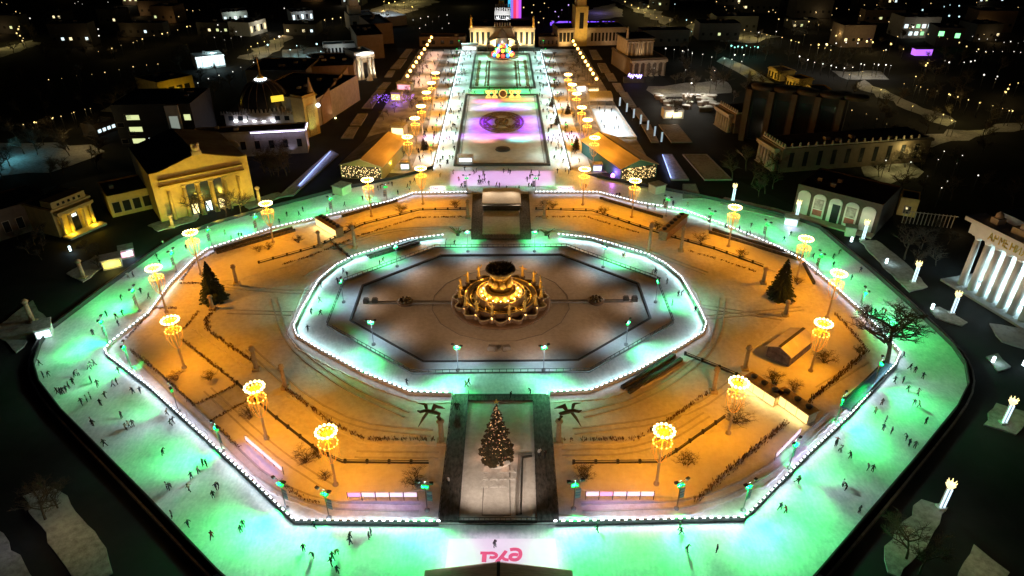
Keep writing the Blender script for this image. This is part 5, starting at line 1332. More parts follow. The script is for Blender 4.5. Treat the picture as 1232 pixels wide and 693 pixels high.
for x in (.2, .8): lpoint(t, (L * x, -2.6, 1.2), YEL, 620, .2)
lpoint(t, (L * .5, -2.0, H * .5), YEL, 130, .2)
t, L = bld('long_dark_wing', 'long dark low wing with an unlit roof behind the far left ochre pavilion', 'building', G(-30, 300), G(70, 268), 16, 9, W_BROWN, ROOF)
for k in range(6): win(t, L * (.1 + .16 * k), 2, 1.8, 3.5, DKWIN)
# -- dark office with lit windows
a, b_ = G(147, 176), G(240, 174); H = HT(a.x, a.y, 128)
t, L = bld('dark_office', 'black flat roofed office block with a few lit windows and a tall lit entrance', 'building', a, b_, 26, H, W_DARK, ROOF, .6)
fz = (H - 2) / 3
for k in range(3): win(t, L * .24, 1.2 + fz * k, 5.2, 2.0, YWIN)
win(t, L * .44, 1.2, 4.6, 2.2, CWIN); win(t, L * .93, 1.2 + fz * 1.9, 2.6, 2.4, YWIN)
MB().box((L * .76, -.3, H * .5), (5.6, .6, H)).build('entrance_frame', W_WHITE, t); o = win(t, L * .76, .3, 3.4, H * .72, glow('dim_entrance', (.6, .7, .6), .35), -.62, False)
for k in range(4): win(t, L * (.06 + .12 * (k % 2)), 1.2 + fz * k * .7, 2.5, 1.8, DKWIN)
# -- long building with a light line on its eaves
a, b_ = G(236, 192), G(371, 184); H = HT(b_.x, b_.y, 156)
t, L = bld('long_grey_building', 'long grey building with a bright violet white light line along its roof edge', 'building', a, b_, 9, H, W_GREY, ROOF, .5, .5)
MB().box((L * .76, -.35, H - .1), (L * .48, .3, .4)).build('light_line', glow('violet_white_line', (.72, .66, 1.0), 5), t)
MB().box((L + .4, 4.5, H - .1), (.3, 9, .4)).build('light_line', glow('violet_white_line_end', (.72, .66, 1.0), 5), t)
for k in range(8): win(t, L * (.06 + .125 * k), H * .3, 2.0, H * .34, DKWIN)
mb = MB(); mb.tube([(L * .34 + 2.6 * math.cos(q * .314), -.1, H * .45 + 2.6 * math.sin(q * .314)) for q in range(11)], .35, 5); mb.build('arch_moulding', W_STONE, t)
lspot(t, (L * .86, -1.5, 1), (L * .86, 0, H), (.72, .66, 1), 250, 120); lspot(t, (L + 2, 4, 1), (L, 4.5, H), (.72, .66, 1), 900, 120)
area(loc2w(t, L * .76, -1.2, H), loc2w(t, L * .76, -2.2, 0), (.65, .6, 1), 240, L * .48, .3, along=(b_ - a))
# -- domed pavilion
dp = G(318, 150); r_w = 11.5
t = thing('domed_pavilion', 'domed pavilion with an ornate crenellated drum, gold spire and lit arches, left of the alley', 'building', (dp.x, dp.y + 6, 0))
zc = HT(dp.x, dp.y + 6, 128); ztop = HT(dp.x, dp.y + 6, 95)
MB().box((2, 0, zc * .42), (36, 20, zc * .84)).build('lower_wall', W_STONE, t)
MB().lathe([(r_w, zc * .5), (r_w, zc)], n=32).build('drum', W_STONE, t)
mb = MB()
for k in range(40):
    q = 2 * math.pi * k / 40; mb.box((r_w * 1.02 * math.cos(q), r_w * 1.02 * math.sin(q), zc + .9), (1.0, 1.0, 1.8), q, taper=.5)
for k in range(30): mb.box((-17 + k * 1.2, -10, zc * .84 + .8), (.8, .6, 1.6), 0, taper=.4)
o = mb.build('crenellation', W_STONE, t)
hd = ztop - zc
MB().lathe([(r_w * .95 * math.cos(q * .157) + .05, zc + hd * math.sin(q * .157)) for q in range(11)], n=32, cap=False).build('dome', mat('glass_dome', (.025, .025, .03), .35, .2, var=.4, scale=.5), t)
mb = MB()
for k in range(16):
    q = 2 * math.pi * k / 16; mb.tube([((r_w * .97 * math.cos(u * .157)) * math.cos(q), (r_w * .97 * math.cos(u * .157)) * math.sin(q), zc + hd * 1.01 * math.sin(u * .157)) for u in range(10)], .18, 4)
mb.build('dome_ribs', W_BROWN, t)
zs = HT(dp.x - 3, dp.y + 6, 69)
MB().lathe([(2.0, ztop), (1.2, ztop + 1.5), (.5, ztop + 2), (.25, zs - 1), (.05, zs)], n=8).build('spire', M['gold'], t)
MB().lathe([(2.6, ztop - .4), (2.8, ztop + .1), (2.0, ztop + .4)], n=14).build('lantern', M['led_soft'], t)
mb = MB().box((8.6, -7.6, zc + hd * .45), (5.5, .3, 2.6), .5); mb.build('banner', glow('yellow_banner', (1, .70, .05), 1.1), t)
for k in range(7):
    x = -13 + k * 4.2; o = MB().box((x, -10.06, zc * .62), (2.2, .14, zc * .3)).lathe([(1.1, -.07), (1.1, .07)], (0, 0, 0), 12).build('arch_window', DKWIN, t)
for k in range(5): lpoint(t, (-11 + k * 4.2, -11.2, zc * .47), (.66, .72, 1.0), 220, .15); MB().box((-11 + k * 4.2, -10.3, zc * .46), (1.5, .3, .9)).build('uplight', M['led_soft'], t)
lpoint(t, (3, -10, zc + 3), (1, .7, .3), 60); lspot(t, (0, -26, zc * .8), (0, -12, zc * 1.1), (1, .8, .5), 220, 100)
# ornate portal in front on the road side
a, b_ = G(371, 166), G(386, 160)
rz = local(a, b_)[0]
t, L = bld('ornate_portal', 'tall ornate portal tower of the domed pavilion with a pale green lit arch', 'building', a, b_, 7, HT(b_.x, b_.y, 113), W_OCH, ROOF, .8, .6)
H = t.children[0].dimensions.z if 0 else HT(b_.x, b_.y, 113)
MB().box((L * .45, -.1, H * .4), (L * .55, .3, H * .78)).build('arch_screen', mat('gilded_lattice', (.55, .50, .22), .5, .2, var=.6, scale=2), t)
MB().lathe([(1.6, H + .8), (1.0, H + 3), (.15, H + 7)], (L * .9, 2, 0), 6).build('turret', W_STONE, t)
lspot(t, (L * .4, -4.5, 1), (L * .4, 0, H * .6), (.85, 1, .45), 2200, 90); lspot(t, (L * .9, -4, 1), (L * .8, 0, H * .7), (1, .8, .5), 900, 80)
for px, c in (((352, 152), (1, .9, .7)), ((362, 142), (.8, 1, .8)), ((367, 134), (1, .6, .4))):
    p = G(*px, zc * .8); point((p.x, p.y - 2, zc * .9), c, 360, .3)
o = MB().ball((0, 0, 0), .9, 0, 8, 6).build('clock_lamp', M['led_soft'], t); o.location = (L * 1.02, -.6, H * .72)
# -- grey hall with slanted fins
a, b_ = G(330, 158), G(389, 158); H = HT(b_.x, b_.y, 126) 
t, L = bld('finned_hall', 'grey exhibition hall with slanted brown slab fins facing the left alley road', 'building', G(300, 146), G(385, 152), 46, H, W_GREY, ROOF, .6)
d_ = (G(423, 104) - G(385, 152)); 
for k in range(4):
    p = G(385, 152).lerp(G(415, 113), (k + .2) / 4); q = G(385, 152).lerp(G(415, 113), (k + .95) / 4)
    n_ = Vector((q.y - p.y, -(q.x - p.x), 0)).normalized()
    rz, L_ = local(p + n_ * 1.0, q + n_ * 3.2)
    tt = thing('slab_fin', 'tall slanted brown slab fin on the grey hall, %s from the portal' % ordn[k], 'wall', (p.x + n_.x, p.y + n_.y, 0), rz, 'slanted slab fins')
    MB().add([(0, 0, 0), (L_, 0, 0), (L_, 0, H * 1.18), (0, 0, H * .92), (0, .6, 0), (L_, .6, 0), (L_, .6, H * 1.18), (0, .6, H * .92)], [(0, 1, 2, 3), (7, 6, 5, 4), (0, 4, 5, 1), (1, 5, 6, 2), (2, 6, 7, 3), (3, 7, 4, 0)]).build('slab', W_PINK, tt)
    pp_ = loc2w(tt, L_ * .9, -2.2, .6); spot(pp_, loc2w(tt, L_ * .7, 0, H * .6), (1, .66, .38), 900, 80)
    MB().box((L_ * .9, -1.6, .3), (.5, .5, .5)).build('uplight', M['bulb_hot'], tt)
t, L = bld('flat_hall', 'dark flat roofed hall with a pale upper wall behind the finned grey hall', 'building', G(300, 112), G(372, 112), 30, H * .95, W_GREY, ROOF, .6)
t, L = bld('flat_hall', 'broad dark roofed hall with a beige edge left of the white lit portal', 'building', G(372, 106), G(428, 104), 34, H * .9, W_PINK, ROOF, .7)
lspot(t, (L + 6, 5, 1), (L, 14, 6), (1, .72, .45), 1500, 110)
# -- white lit portal
a, b_ = G(430, 96), G(452, 93); H = HT(b_.x, b_.y, 62)
t, L = bld('white_portal', 'brilliant white floodlit portal pavilion on the left alley road', 'building', a, b_, 16, H, W_WHITE, ROOF, .4, .8)
for x in (.08, .30, .70, .92): colm(t, L * x, -1.0, .7, 0, H * .82, W_WHITE)
MB().box((L / 2, -1.0, H * .88), (L, 2.2, H * .1)).build('entablature', W_WHITE, t); win(t, L / 2, .3, L * .2, H * .6, DKWIN)
MB().lathe([(2, 0), (1.6, 1.2), (.6, 2.6), (.2, 4.2)], (L * .5, -5, 0), 10).build('statue_group', W_WHITE, t)
MB().box((L / 2, -1.7, H * .97), (L * .9, .2, .4)).build('light_line', M['led_soft'], t)
for x in (.1, .5, .9): lspot(t, (L * x, -6, 1), (L * x, 0, H * .7), (1, .92, .66), 4200, 100)
lspot(t, (L / 2, -3.4, H + 1.5), (L / 2, 0, H * .8), (.95, 1, .9), 1500, 150)
# -- more left blocks
t, L = bld('brown_block', 'brown block with an orange lit end wall, upper left along the alley road', 'building', G(432, 72), G(463, 70), 40, 14, W_BROWN, ROOF, .6); lspot(t, (L + 8, 8, 1), (L, 14, 8), (1, .45, .12), 900, 110)
for k in range(5): win(t, 4 + k * 7, 4, 2.4, 6, DKWIN, side=(L, 1))
t, L = bld('brown_block', 'second brown block beyond it with an orange lit end wall, upper left', 'building', G(448, 54), G(474, 52), 40, 13, W_BROWN, ROOF, .6); lspot(t, (L + 8, 8, 1), (L, 14, 8), (1, .5, .15), 800, 110)
for k in range(5): win(t, 4 + k * 7, 4, 2.2, 5, DKWIN, side=(L, 1))
a, b_ = G(422, 38), G(452, 36)
t, L = bld('cupola_building', 'grey building with a stepped square cupola tower, upper left', 'building', a, b_, 22, 11, W_GREY, ROOF, .5)
mb = MB()
for k, (s_, z0_, h_) in enumerate(((9, 11, 6), (7, 17, 6), (5, 23, 6), (3, 29, 4))): mb.box((L * .3, 10, z0_ + h_ / 2), (s_, s_, h_))
mb.lathe([(1.6, 33), (.1, 40)], (L * .3, 10, 0), 6); mb.build('cupola_tower', W_STONE, t)
for k in range(3): win(t, L * (.2 + .3 * k), 3, 3, 4, DKWIN)
lspot(t, (L * .5, -8, 12), (L * .3, 8, 26), (1, .8, .55), 900, 60)
t, L = bld('white_gallery', 'long low gallery with a row of dark windows in a white wall, upper left', 'building', G(390, 68), G(430, 66), 10, 7, W_WHITE, ROOF, .4)
for k in range(9): win(t, L * (.06 + .11 * k), 2, L * .06, 3, DKWIN, 0, False)
lspot(t, (L * .4, -10, 5), (L * .4, 0, 3), (.75, .95, 1), 1500, 130)
t, L = bld('snow_roof_hall', 'hall with a broad snow covered roof and a light line, upper left', 'building', G(452, 34), G(490, 30), 30, 7, W_GREY, M['snow_bed'], .3); lpoint(t, (L * .5, 10, 16), (.8, .95, 1), 3000)
t, L = bld('glowing_showroom', 'cyan white glowing glass showroom among dark trees, upper left', 'building', G(238, 84), G(272, 80), 14, 7, W_WHITE, M['snow_bed'], .3)
for k in range(5): win(t, L * (.1 + .2 * k), 1, L * .17, 4.6, CWIN, 0, False)
MB().box((L / 2, -.4, 6.6), (L, .4, .4)).build('light_line', M['led_soft'], t); lpoint(t, (L / 2, -7, 5), (.6, .95, 1), 2400)
t, L = bld('yellow_side_building', 'low building with a dim yellow lit side yard behind the black office', 'building', G(194, 122), G(236, 112), 20, 9, W_OCH, ROOF, .5); lpoint(t, (L * .3, -5, 3), YEL, 700); lpoint(t, (L * .7, -6, 3), YEL, 400)
for k in range(4): win(t, L * (.14 + .22 * k), 2, 3, 4, DKWIN)
t, L = bld('low_shop', 'low shop with a row of small bright windows left of the black office', 'building', G(118, 165), G(142, 156), 8, 5, W_BROWN, ROOF, .4)
for k in range(4): win(t, L * (.15 + .23 * k), 1.5, 1.6, 1.4, CWIN, 0, False)
for k, (x0, y0, x1, y1, h_, lb) in enumerate(((270, 32, 300, 30, 10, 'dark block with a cool lit gable among trees, upper left'), (302, 44, 322, 38, 9, 'small pavilion with lit columns among trees, upper left'), (352, 28, 378, 26, 8, 'dark low block with a row of bright windows, top left'))):
    t, L = bld('park_block', lb, 'building', G(x0, y0), G(x1, y1), 18, h_, W_WHITE if k < 2 else W_GREY, ROOF, .5)
    for q in range(5): win(t, L * (.1 + .2 * q), 2.5, L * .09, h_ * .45, (CWIN, WARMWIN, CWIN)[k] if q % 2 == 0 else DKWIN, 0, False)
    lpoint(t, (L * .5, -6, h_ * .8), ((.8, 1, .9), (1, .95, .75), (.8, .95, 1))[k], 1300)
# -- central pavilion with the great arch
a, b_ = G(566, 57), G(643, 57); H = HT(0, a.y, 33)
t, L = bld('arch_pavilion', 'long floodlit beige pavilion with a great central arch closing the alley', 'building', a, b_, 26, H, W_STONE, ROOF, .8, 1.2)
w5 = L / 2
MB().box((w5, -1.2, H * .5), (L * .27, 2.4, H)).build('centre_block', W_STONE, t)
mb = MB(); arc = [(w5 + L * .1 * math.cos(q * .2618), H * .42 + L * .1 * math.sin(q * .2618)) for q in range(13)]
mb.add([(w5 + L * .1, -2.46, 0)] + [(x, -2.46, z) for x, z in arc] + [(w5 - L * .1, -2.46, 0)], [tuple(range(14, -1, -1))]); mb.build('arch_opening', DKWIN, t)
mb = MB(); mb.tube([(x, -2.5, z) for x, z in arc], .6, 6); mb.build('archivolt', W_STONE, t)
MB().lathe([(3.2, 0), (3.4, 4), (2.0, 8), (.5, 9.5)], (w5, -4, 3), 12).build('globe_sculpture', mat('silver_sculpture', (.6, .6, .62), .3, .4, var=.3), t)
for k in range(12):
    x = L * (.03 + .085 * k)
    if abs(x - w5) < L * .14: continue
    win(t, x, 2, 1.8, H * .62, DKWIN, 0, True, W_STONE)
for x in (.02, .98): MB().lathe([(1.2, H), (1.0, H + 1.5), (.7, H + 4), (.9, H + 6.2), (.4, H + 7.4)], (L * x, .5, 0), 9).build('roof_statue', M['gold'], t)
mb = MB()
for k in range(7): mb.lathe([(.5, 0), (.35, 2.4), (.2, 3)], (w5 - 5 + k * 1.7, -1, H + .5), 6)
mb.build('sculpture_row', W_STONE, t)
for x in (.08, .22, .36, .64, .78, .92): lspot(t, (L * x, -6, .8), (L * x, 0, H * .55), (1, .74, .34), 18000, 100)
lspot(t, (w5, -12, 1), (w5, -2, 6), (1, .9, .75), 2600, 80)
for sx, (x0, x1) in ((-1, (505, 560)), (1, (648, 672))):
    t, L = bld('low_wing', 'dark low wing beside the great arch pavilion, %s' % ('left' if sx < 0 else 'right'), 'building', G(x0, 56), G(x1, 56), 12, 6, W_BROWN, ROOF, .4)
    for k in range(5): win(t, L * (.1 + .2 * k), 1.5, L * .08, 2.5, DKWIN, 0, False)
# -- castle like building beyond
a, b_ = G(595, 28), G(614, 28)
t, L = bld('crenellated_castle', 'white crenellated castle tower block behind the great arch pavilion', 'building', a, b_, 20, HT(0, a.y, 13), W_WHITE, ROOF, 0)
Hc = HT(0, a.y, 13); mb = MB()
for k in range(7):
    mb.box((L * (k + .5) / 7, .4, Hc + 1.2), (L / 11, .8, 2.4)); mb.box((L * (k + .5) / 7, 19.6, Hc + 1.2), (L / 11, .8, 2.4))
mb.build('crenellation', W_WHITE, t)
MB().box((L * .42, 24, Hc * .75), (L * .35, 8, Hc * 1.5)).build('keep', W_OCH, t)
for k in range(8): win(t, L * (.08 + .12 * k), Hc * .35, 1.2, Hc * .3, DKWIN, 0, False)
for x in (.2, .8): lspot(t, (L * x, -12, 2), (L * .5, 0, Hc * .7), (.95, .97, 1), 6000, 90)
a = G(613, 24); t = thing('light_slab', 'tall slab striped in cyan red and magenta light behind the white castle', 'building', (a.x, a.y + 10, 0))
for k, c in enumerate(((.05, .6, 1), (.35, .2, .9), (1, .05, .15), (1, .15, .5), (.6, .1, 1))): MB().box((k * 2.2, 0, 13), (2.0, 3, 26)).build('light_stripe', glow('slab_light', c, 1.0), t)
MB().box((4.4, 3.2, 12.8), (12, 3, 25.6)).build('slab_body', W_DARK, t)
# -- tower pavilion, right
a, b_ = G(671, 56), G(752, 54)
H = HT(b_.x, b_.y, 34)
t, L = bld('tower_pavilion', 'long ochre pavilion with a square stepped tower, upper right of the alley', 'building', a, b_, 22, H, W_STONE, ROOF, .8, .9)
Ht = HT(a.x + L * .35, a.y, 8); xt_ = L * .33
mb = MB().box((xt_, 5, Ht * .5), (L * .18, 12, Ht)).box((xt_, 5, Ht + 3), (L * .13, 9, 6)).box((xt_, 5, Ht + 8), (L * .09, 6, 5)); mb.lathe([(2.2, Ht + 10), (.2, Ht + 20)], (xt_, 5, 0), 8); mb.build('tower', W_OCH, t)
win(t, xt_, H * 1.05, L * .06, (Ht - H) * .7, DKWIN, -1.05, True, W_OCH)
for k in range(4): win(t, L * (.04 + .055 * k), 3, 2, H * .55, DKWIN)
for k in range(9): win(t, L * (.5 + .054 * k), 3, 1.4, H * .5, DKWIN, 0, False)
lspot(t, (xt_, -14, 1), (xt_, 0, Ht * .6), (1, .62, .18), 14000, 80); lspot(t, (L * .1, -7, 1), (L * .1, 0, H * .5), (1, .62, .2), 7000, 100); lspot(t, (L * .75, -8, 1), (L * .75, 0, H * .5), (1, .6, .3), 900, 120)
for x0, x1, lb in ((664, 688, 'left'), (707, 741, 'right')):
    a, b_ = G(x0, 36), G(x1, 36); rz, L = local(a, b_); z_ = HT(a.x, a.y, 30)
    t = thing('light_gallery', 'gallery roof glowing violet blue behind the ochre tower, %s part' % lb, 'building', (a.x, a.y + 14, 0), rz)
    MB().box((L / 2, 4, z_ / 2), (L, 8, z_)).build('wall', W_DARK, t)
    mb = MB(); rr = random.Random(x0)
    for k in range(60): mb.box((rr.uniform(0, L), -.2, rr.uniform(z_ * .4, z_ * 1.0)), (1.4, .2, 1.2))
    o = mb.build('light_tiles', glow('violet_tiles', (.22, .08, 1.0), 1.6), t); o['kind'] = 'stuff'
# -- right two tier pavilion
a, b_ = G(757, 92), G(800, 90); H = HT(b_.x, b_.y, 70)
t, L = bld('colonnade_pavilion', 'brown two tier colonnade pavilion on the right side of the alley', 'building', a, b_, 34, H, W_BROWN, ROOF, .5, .7)
for k in range(6): colm(t, L * (.08 + .165 * k), -1.2, .75, 0, H * .82, W_STONE, 8)
MB().box((L / 2, -1.1, H * .9), (L, 2.2, H * .14)).build('entablature', W_STONE, t)
H2 = H * .95
MB().box((L * .42, 20, H + H2 / 2), (L * .75, 18, H2)).build('upper_wall', W_STONE, t); MB().box((L * .42, 20, H + H2 + .3), (L * .82, 20, .6)).build('upper_roof', ROOF, t)
for k in range(7): colm(t, L * (.08 + .11 * k), 10.0, .7, H, H + H2 * .9, W_STONE, 8)
MB().lathe([(.8, H + H2), (.6, H + H2 + 5), (.3, H + H2 + 7)], (L * .06, 12, 0), 8).build('roof_statue', W_STONE, t)
lspot(t, (-8, 6, 1), (0, 18, H), (1, .72, .4), 3200, 100); lspot(t, (L * .4, 7.5, H + .8), (L * .4, 11, H + H2 * .7), (1, .72, .4), 600, 150)
lpoint(t, (L * .55, -3, 2.2), (1, .85, .6), 130)
# -- dark colonnaded pavilions, right
for (pa, pb, ty, lb, dpt) in (((863, 149), (882, 161), 126, 'farther', 26), ((913.4, 192), (937, 208), 164, 'nearer', 64)):
    a, b_ = G(*pa), G(*pb); H = HT(a.x, a.y, ty)
    t, L = bld('dark_colonnade', 'dim stone pavilion with toothed parapet and tall columns, %s of the right pair' % lb, 'building', a, b_, dpt, H, W_BROWN, ROOF, 0, .9)
    for k in range(6): colm(t, L * (.06 + .15 * k), -1.3, .7, 0, H * .8, W_STONE, 8)
    MB().box((L * .42, -1.2, H * .87), (L * .9, 2.6, H * .12)).build('entablature', W_STONE, t)
    mb = MB()
    for k in range(9): mb.box((L * k / 8, .3, H + .9), (.8, .7, 1.8), 0, taper=.5)
    for k in range(1, int(dpt / 3.4)): mb.box((L - .3, k * 3.4, H + .9), (.7, .8, 1.8), 0, taper=.5)
    mb.wall([(.3, .3), (L - .3, .3), (L - .3, dpt - .3)], .5, H + .001, H + .5); mb.build('toothed_parapet', W_STONE, t)
    o = MB().box((L * .93, -.1, H * .25), (L * .09, .3, H * .5)).build('arch_door', DKWIN, t)
    for k in range(int(dpt / 6)): win(t, 4 + k * 6, 2, 1.8, H * .6, DKWIN, 0, False, side=(L, 1))
    lspot(t, (L * .4, -16, 5), (L * .45, 0, H * .5), (1, .72, .42), 900, 90); lspot(t, (L + 14, 4, 6), (L, 10, H * .7), (1, .7, .4), 260, 110)
a = G(892, 168); t = thing('arched_hall', 'dark hall with tall round arches and a scalloped roof between two dim pavilions', 'building', (a.x, a.y, 0), -.5)
mb = MB(); Hh = 22
for k in range(5):
    x = k * 9
    mb.box((x, 0, Hh / 2), (2.2, 3, Hh)); mb.lathe([(4.6, Hh), (4.9, Hh + 1), (4.6, Hh + 1.4), (.2, Hh + 1.8)], (x + 4.5, 3, 0), 14)
mb.build('pier', colr('dim_pier', (.12, .09, .065)), t); MB().box((18, 8, Hh / 2), (40, 12, Hh)).build('wall', W_DARK, t)
for k in range(4): o = MB().box((4.5 + 9 * k, 1.9, Hh * .42), (5, .2, Hh * .8)).build('arch_window', DKWIN, t)
# -- gates on the yellow lit road
for k, (pa, pb, ty) in enumerate((((923, 92), (938, 98), 81), ((944, 109), (958, 114), 92), ((967, 121), (978, 130), 103))):
    a, b_ = G(*pa), G(*pb); H = HT(a.x, a.y, ty)
    t, L = bld('yellow_gatehouse', 'yellow lit gatehouse with slim arches on the curved road, %s from the left' % ordn[k].replace('nearest', 'first'), 'building', a, b_, 9, H, W_OCH, ROOF, .6, .5, group='gatehouses on the curved road')
    for q in range(4): o = MB().box((L * (.14 + .24 * q), -.06, H * .4), (L * .1, .14, H * .66)).build('arch_opening', DKWIN, t)
    lspot(t, (L * .5, -7, 1), (L * .5, 0, H * .6), YEL, 1100, 110)
for px, w_ in (((905, 86), 700), ((925, 103), 800), ((945, 116), 900), ((962, 126), 900), ((972, 134), 800), ((890, 78), 500)):
    p = G(*px); point((p.x, p.y, 5), YEL, w_, .3)
sheet('side_road', S(smooth_poly(pl((870, 68), (905, 82), (940, 106), (985, 135)), 2) + smooth_poly(pl((960, 135), (925, 110), (890, 88), (862, 74)), 2)), .035, M['snow_dark'])
# -- arched wall with posters
a, b_ = G(953, 256), G(1052, 283); H = HT(a.x, a.y, 223)
t, L = bld('arched_wall_building', 'dark building with five tall white round headed niches, two holding posters, right', 'building', a, b_, 20, H, colr('dark_brown_wall', (.10, .072, .05)), ROOF, .5)
POSTER = mat('faded_poster', (.45, .40, .36), .6, c2=(.12, .10, .10), scale=.8, detail=6)
POSTR = mat('red_poster_band', (.40, .10, .08), .6, var=.4, scale=1)
nw = L / 5.2
for k in range(5):
    x = nw * (k + .55); hw = nw * .39; zt = H * .74
    prof = [(x - hw, .6), (x + hw, .6), (x + hw, zt)] + [(x + hw * math.cos(q * .3142), zt + hw * .75 * math.sin(q * .3142)) for q in range(1, 10)] + [(x - hw, zt)]
    mb = MB(); n = len(prof); mb.add([(p[0], -.35, p[1]) for p in prof] + [(p[0], .0, p[1]) for p in prof], [tuple(range(n))] + [(i, i + n, (i + 1) % n + n, (i + 1) % n) for i in range(n)])
    o = mb.build('niche', W_WHITE, t)
    if k in (1, 3):
        MB().box((x, -.45, H * .55), (hw * 1.5, .12, H * .34)).build('poster', POSTER, o); MB().box((x, -.45, H * .25), (hw * 1.5, .12, H * .2)).build('poster_band', POSTR, o)
    if k == 2: MB().box((x + hw * .2, -.45, H * .36), (hw * 1.2, .14, H * .66)).build('doorway', DKWIN, o)
for k in range(5): lspot(t, (nw * (k + .55), -7, 5.5), (nw * (k + .55), 0, H * .5), (1, .86, .62), 760, 60)
MB().box((L * .5, -2, .25), (L, 3.6, .5)).build('steps', W_STONE, t)
t, L = bld('small_lodge', 'small lodge with a pitched white gable behind the arched wall, right', 'building', G(1078, 258), G(1100, 262), 8, 6, W_OCH, ROOF, .3); lspot(t, (L / 2, -5, 1), (L / 2, 0, 3), (1, .8, .4), 180, 100)
win(t, L * .5, 1, 2, 2.5, DKWIN)
r = thing('park_fence', 'dim railing fence running right of the small lodge', 'fence'); pf = pl((1085, 268), (1148, 275))
mb = MB()
for q, d in resample(pf, 1.1): mb.box((q.x, q.y, 2.2), (.2, .2, 4.4))
mb.wall(pf, .15, 4.0, 4.2); mb.build('rail', W_STONE, r); point((pf[0].x + 14, pf[0].y - 8, 3), (1, .7, .3), 160)
# -- white colonnade with an inscription
a, b_ = G(1152, 342), G(1243, 396); H = HT(a.x, a.y, 262)
rz, L = local(a, b_)
t = thing('white_colonnade', 'tall white colonnade pavilion with cyan lit wall and gold letters on its frieze', 'building', (a.x, a.y, 0), rz)
zc_ = H * .78; n = 8; sp = L / 7.4
for k in range(n): colm(t, sp * k + 1, 0, .9, 0, zc_, W_WHITE, 14)
MB().box((sp * 3.5 + 1, .2, zc_ + (H - zc_) * .4), (sp * 7 + 4, 4.2, (H - zc_) * .8)).build('frieze', W_WHITE, t)
MB().box((sp * 3.5 + 1, 0, H - (H - zc_) * .12), (sp * 7 + 6.5, 6.5, (H - zc_) * .24)).build('cornice', W_WHITE, t)
MB().box((sp * 3.5 + 1, 8, H * .45), (sp * 7 + 2, 3, H * .9)).build('inner_wall', W_WHITE, t); MB().box((sp * 3.5 + 1, 18, H * .5), (sp * 7 + 6, 20, H * 1.0)).build('rear_block', W_GREY, t)
MB().box((sp * 3.5 + 1, 6, .3), (sp * 7 + 8, 18, .6)).build('podium', W_GREY, t)
for k, x in enumerate((1.2, 3.5, 5.6)): MB().box((sp * x, .6, H + .8), (4.2 if k == 1 else 2.2, 2.6, 1.6)).lathe([(1.0, H + 1.6), (.9, H + 2.6), (.2, H + 3.2)], (sp * x, .6, 0), 8).build('roof_urn' if k != 1 else 'attic_block', W_WHITE, t)
for k in range(n - 1): lpoint(t, (sp * (k + .5) + 1, 4.0, 1.6), (.55, .90, 1.0), 900, .2); lpoint(t, (sp * (k + .5) + 1, 4.5, zc_ * .55), (.55, .90, 1.0), 600, .2)
for x in (.15, .5, .9): lspot(t, (L * x, -14, 2.5), (L * x, 0, H * .75), (1, .82, .55), 3600, 80)
# letters
GLY = {'А': [[(0, 0), (.5, 1), (1, 0)], [(.2, .35), (.8, .35)]], 'Р': [[(0, 0), (0, 1), (.8, 1), (.8, .5), (0, .5)]], 'М': [[(0, 0), (0, 1), (.5, .4), (1, 1), (1, 0)]], 'Е': [[(.8, 0), (0, 0), (0, 1), (.8, 1)], [(0, .5), (.65, .5)]], 'Н': [[(0, 0), (0, 1)], [(1, 0), (1, 1)], [(0, .5), (1, .5)]], 'И': [[(0, 1), (0, 0), (1, 1), (1, 0)]], 'Я': [[(1, 0), (1, 1), (.2, 1), (.2, .5), (1, .5)], [(.55, .5), (0, 0)]]}
lm = mat('gold_letters', (.60, .46, .06), .4, .3, var=.2)
x0 = sp * 1.55; lh = (H - zc_) * .46; zb = zc_ + (H - zc_) * .18; lw = sp * .36
for i, ch in enumerate('АРМЕНИЯ'):
    mb = MB()
    for st in GLY[ch]: mb.tube([(x0 + i * lw * 1.42 + p[0] * lw, -2.0, zb + p[1] * lh) for p in st], .17, 5, smooth=False)
    mb.build('letter', lm, t)
# -- lit torch pillars
tp = None
TP = [((957, 264), 'by the violet kiosk'), ((1037, 289), 'by the right end of the arched wall'), ((1097.7, 340.5), 'at the tip of the long snow island, right'), ((1144, 378), 'on the pointed snow island before the white colonnade'), ((881, 243), 'behind the upper right rim of the rink'), ((1131, 612), 'on the lower right snow island'), ((1206, 510), 'on the square snow patch at the right edge')]
for i, (px, lb) in enumerate(TP):
    p = G(*px); h_ = 6.2; l_ = 'white lit pillar with golden torch ' + lb
    if tp is None:
        tp = thing('torch_pillar', l_, 'street lamp', p, 0, 'lit torch pillars')
        MB().box((0, 0, .3), (1.3, 1.3, .6)).box((0, 0, 2.9), (.55, .55, 4.6)).build('core', W_WHITE, tp)
        for sx in (-1, 1):
            MB().box((sx * .33, -.33, 2.9), (.22, .22, 4.4)).build('light_tube', glow('pillar_tube', (.62, .82, 1.0), 1.6), tp)
        mb = MB().lathe([(.4, 5.2), (.85, 5.9), (.6, 6.3), (.1, 6.5)], n=8)
        for k in range(7):
            q = 2 * math.pi * k / 7; mb.tube([(.3 * math.cos(q), .3 * math.sin(q), 5.6), (.8 * math.cos(q), .8 * math.sin(q), 6.8)], [.2, .06], 4)
        mb.build('torch', glow('torch_gold', (1, .80, .40), 1.6), tp)
    else: dup(tp, p, 0, l_, 'lit torch pillars')
    point(p + Vector((.2, -1.0, 7.4)), (1, .78, .30), 170 if px[0] > 1000 else 110, .3)
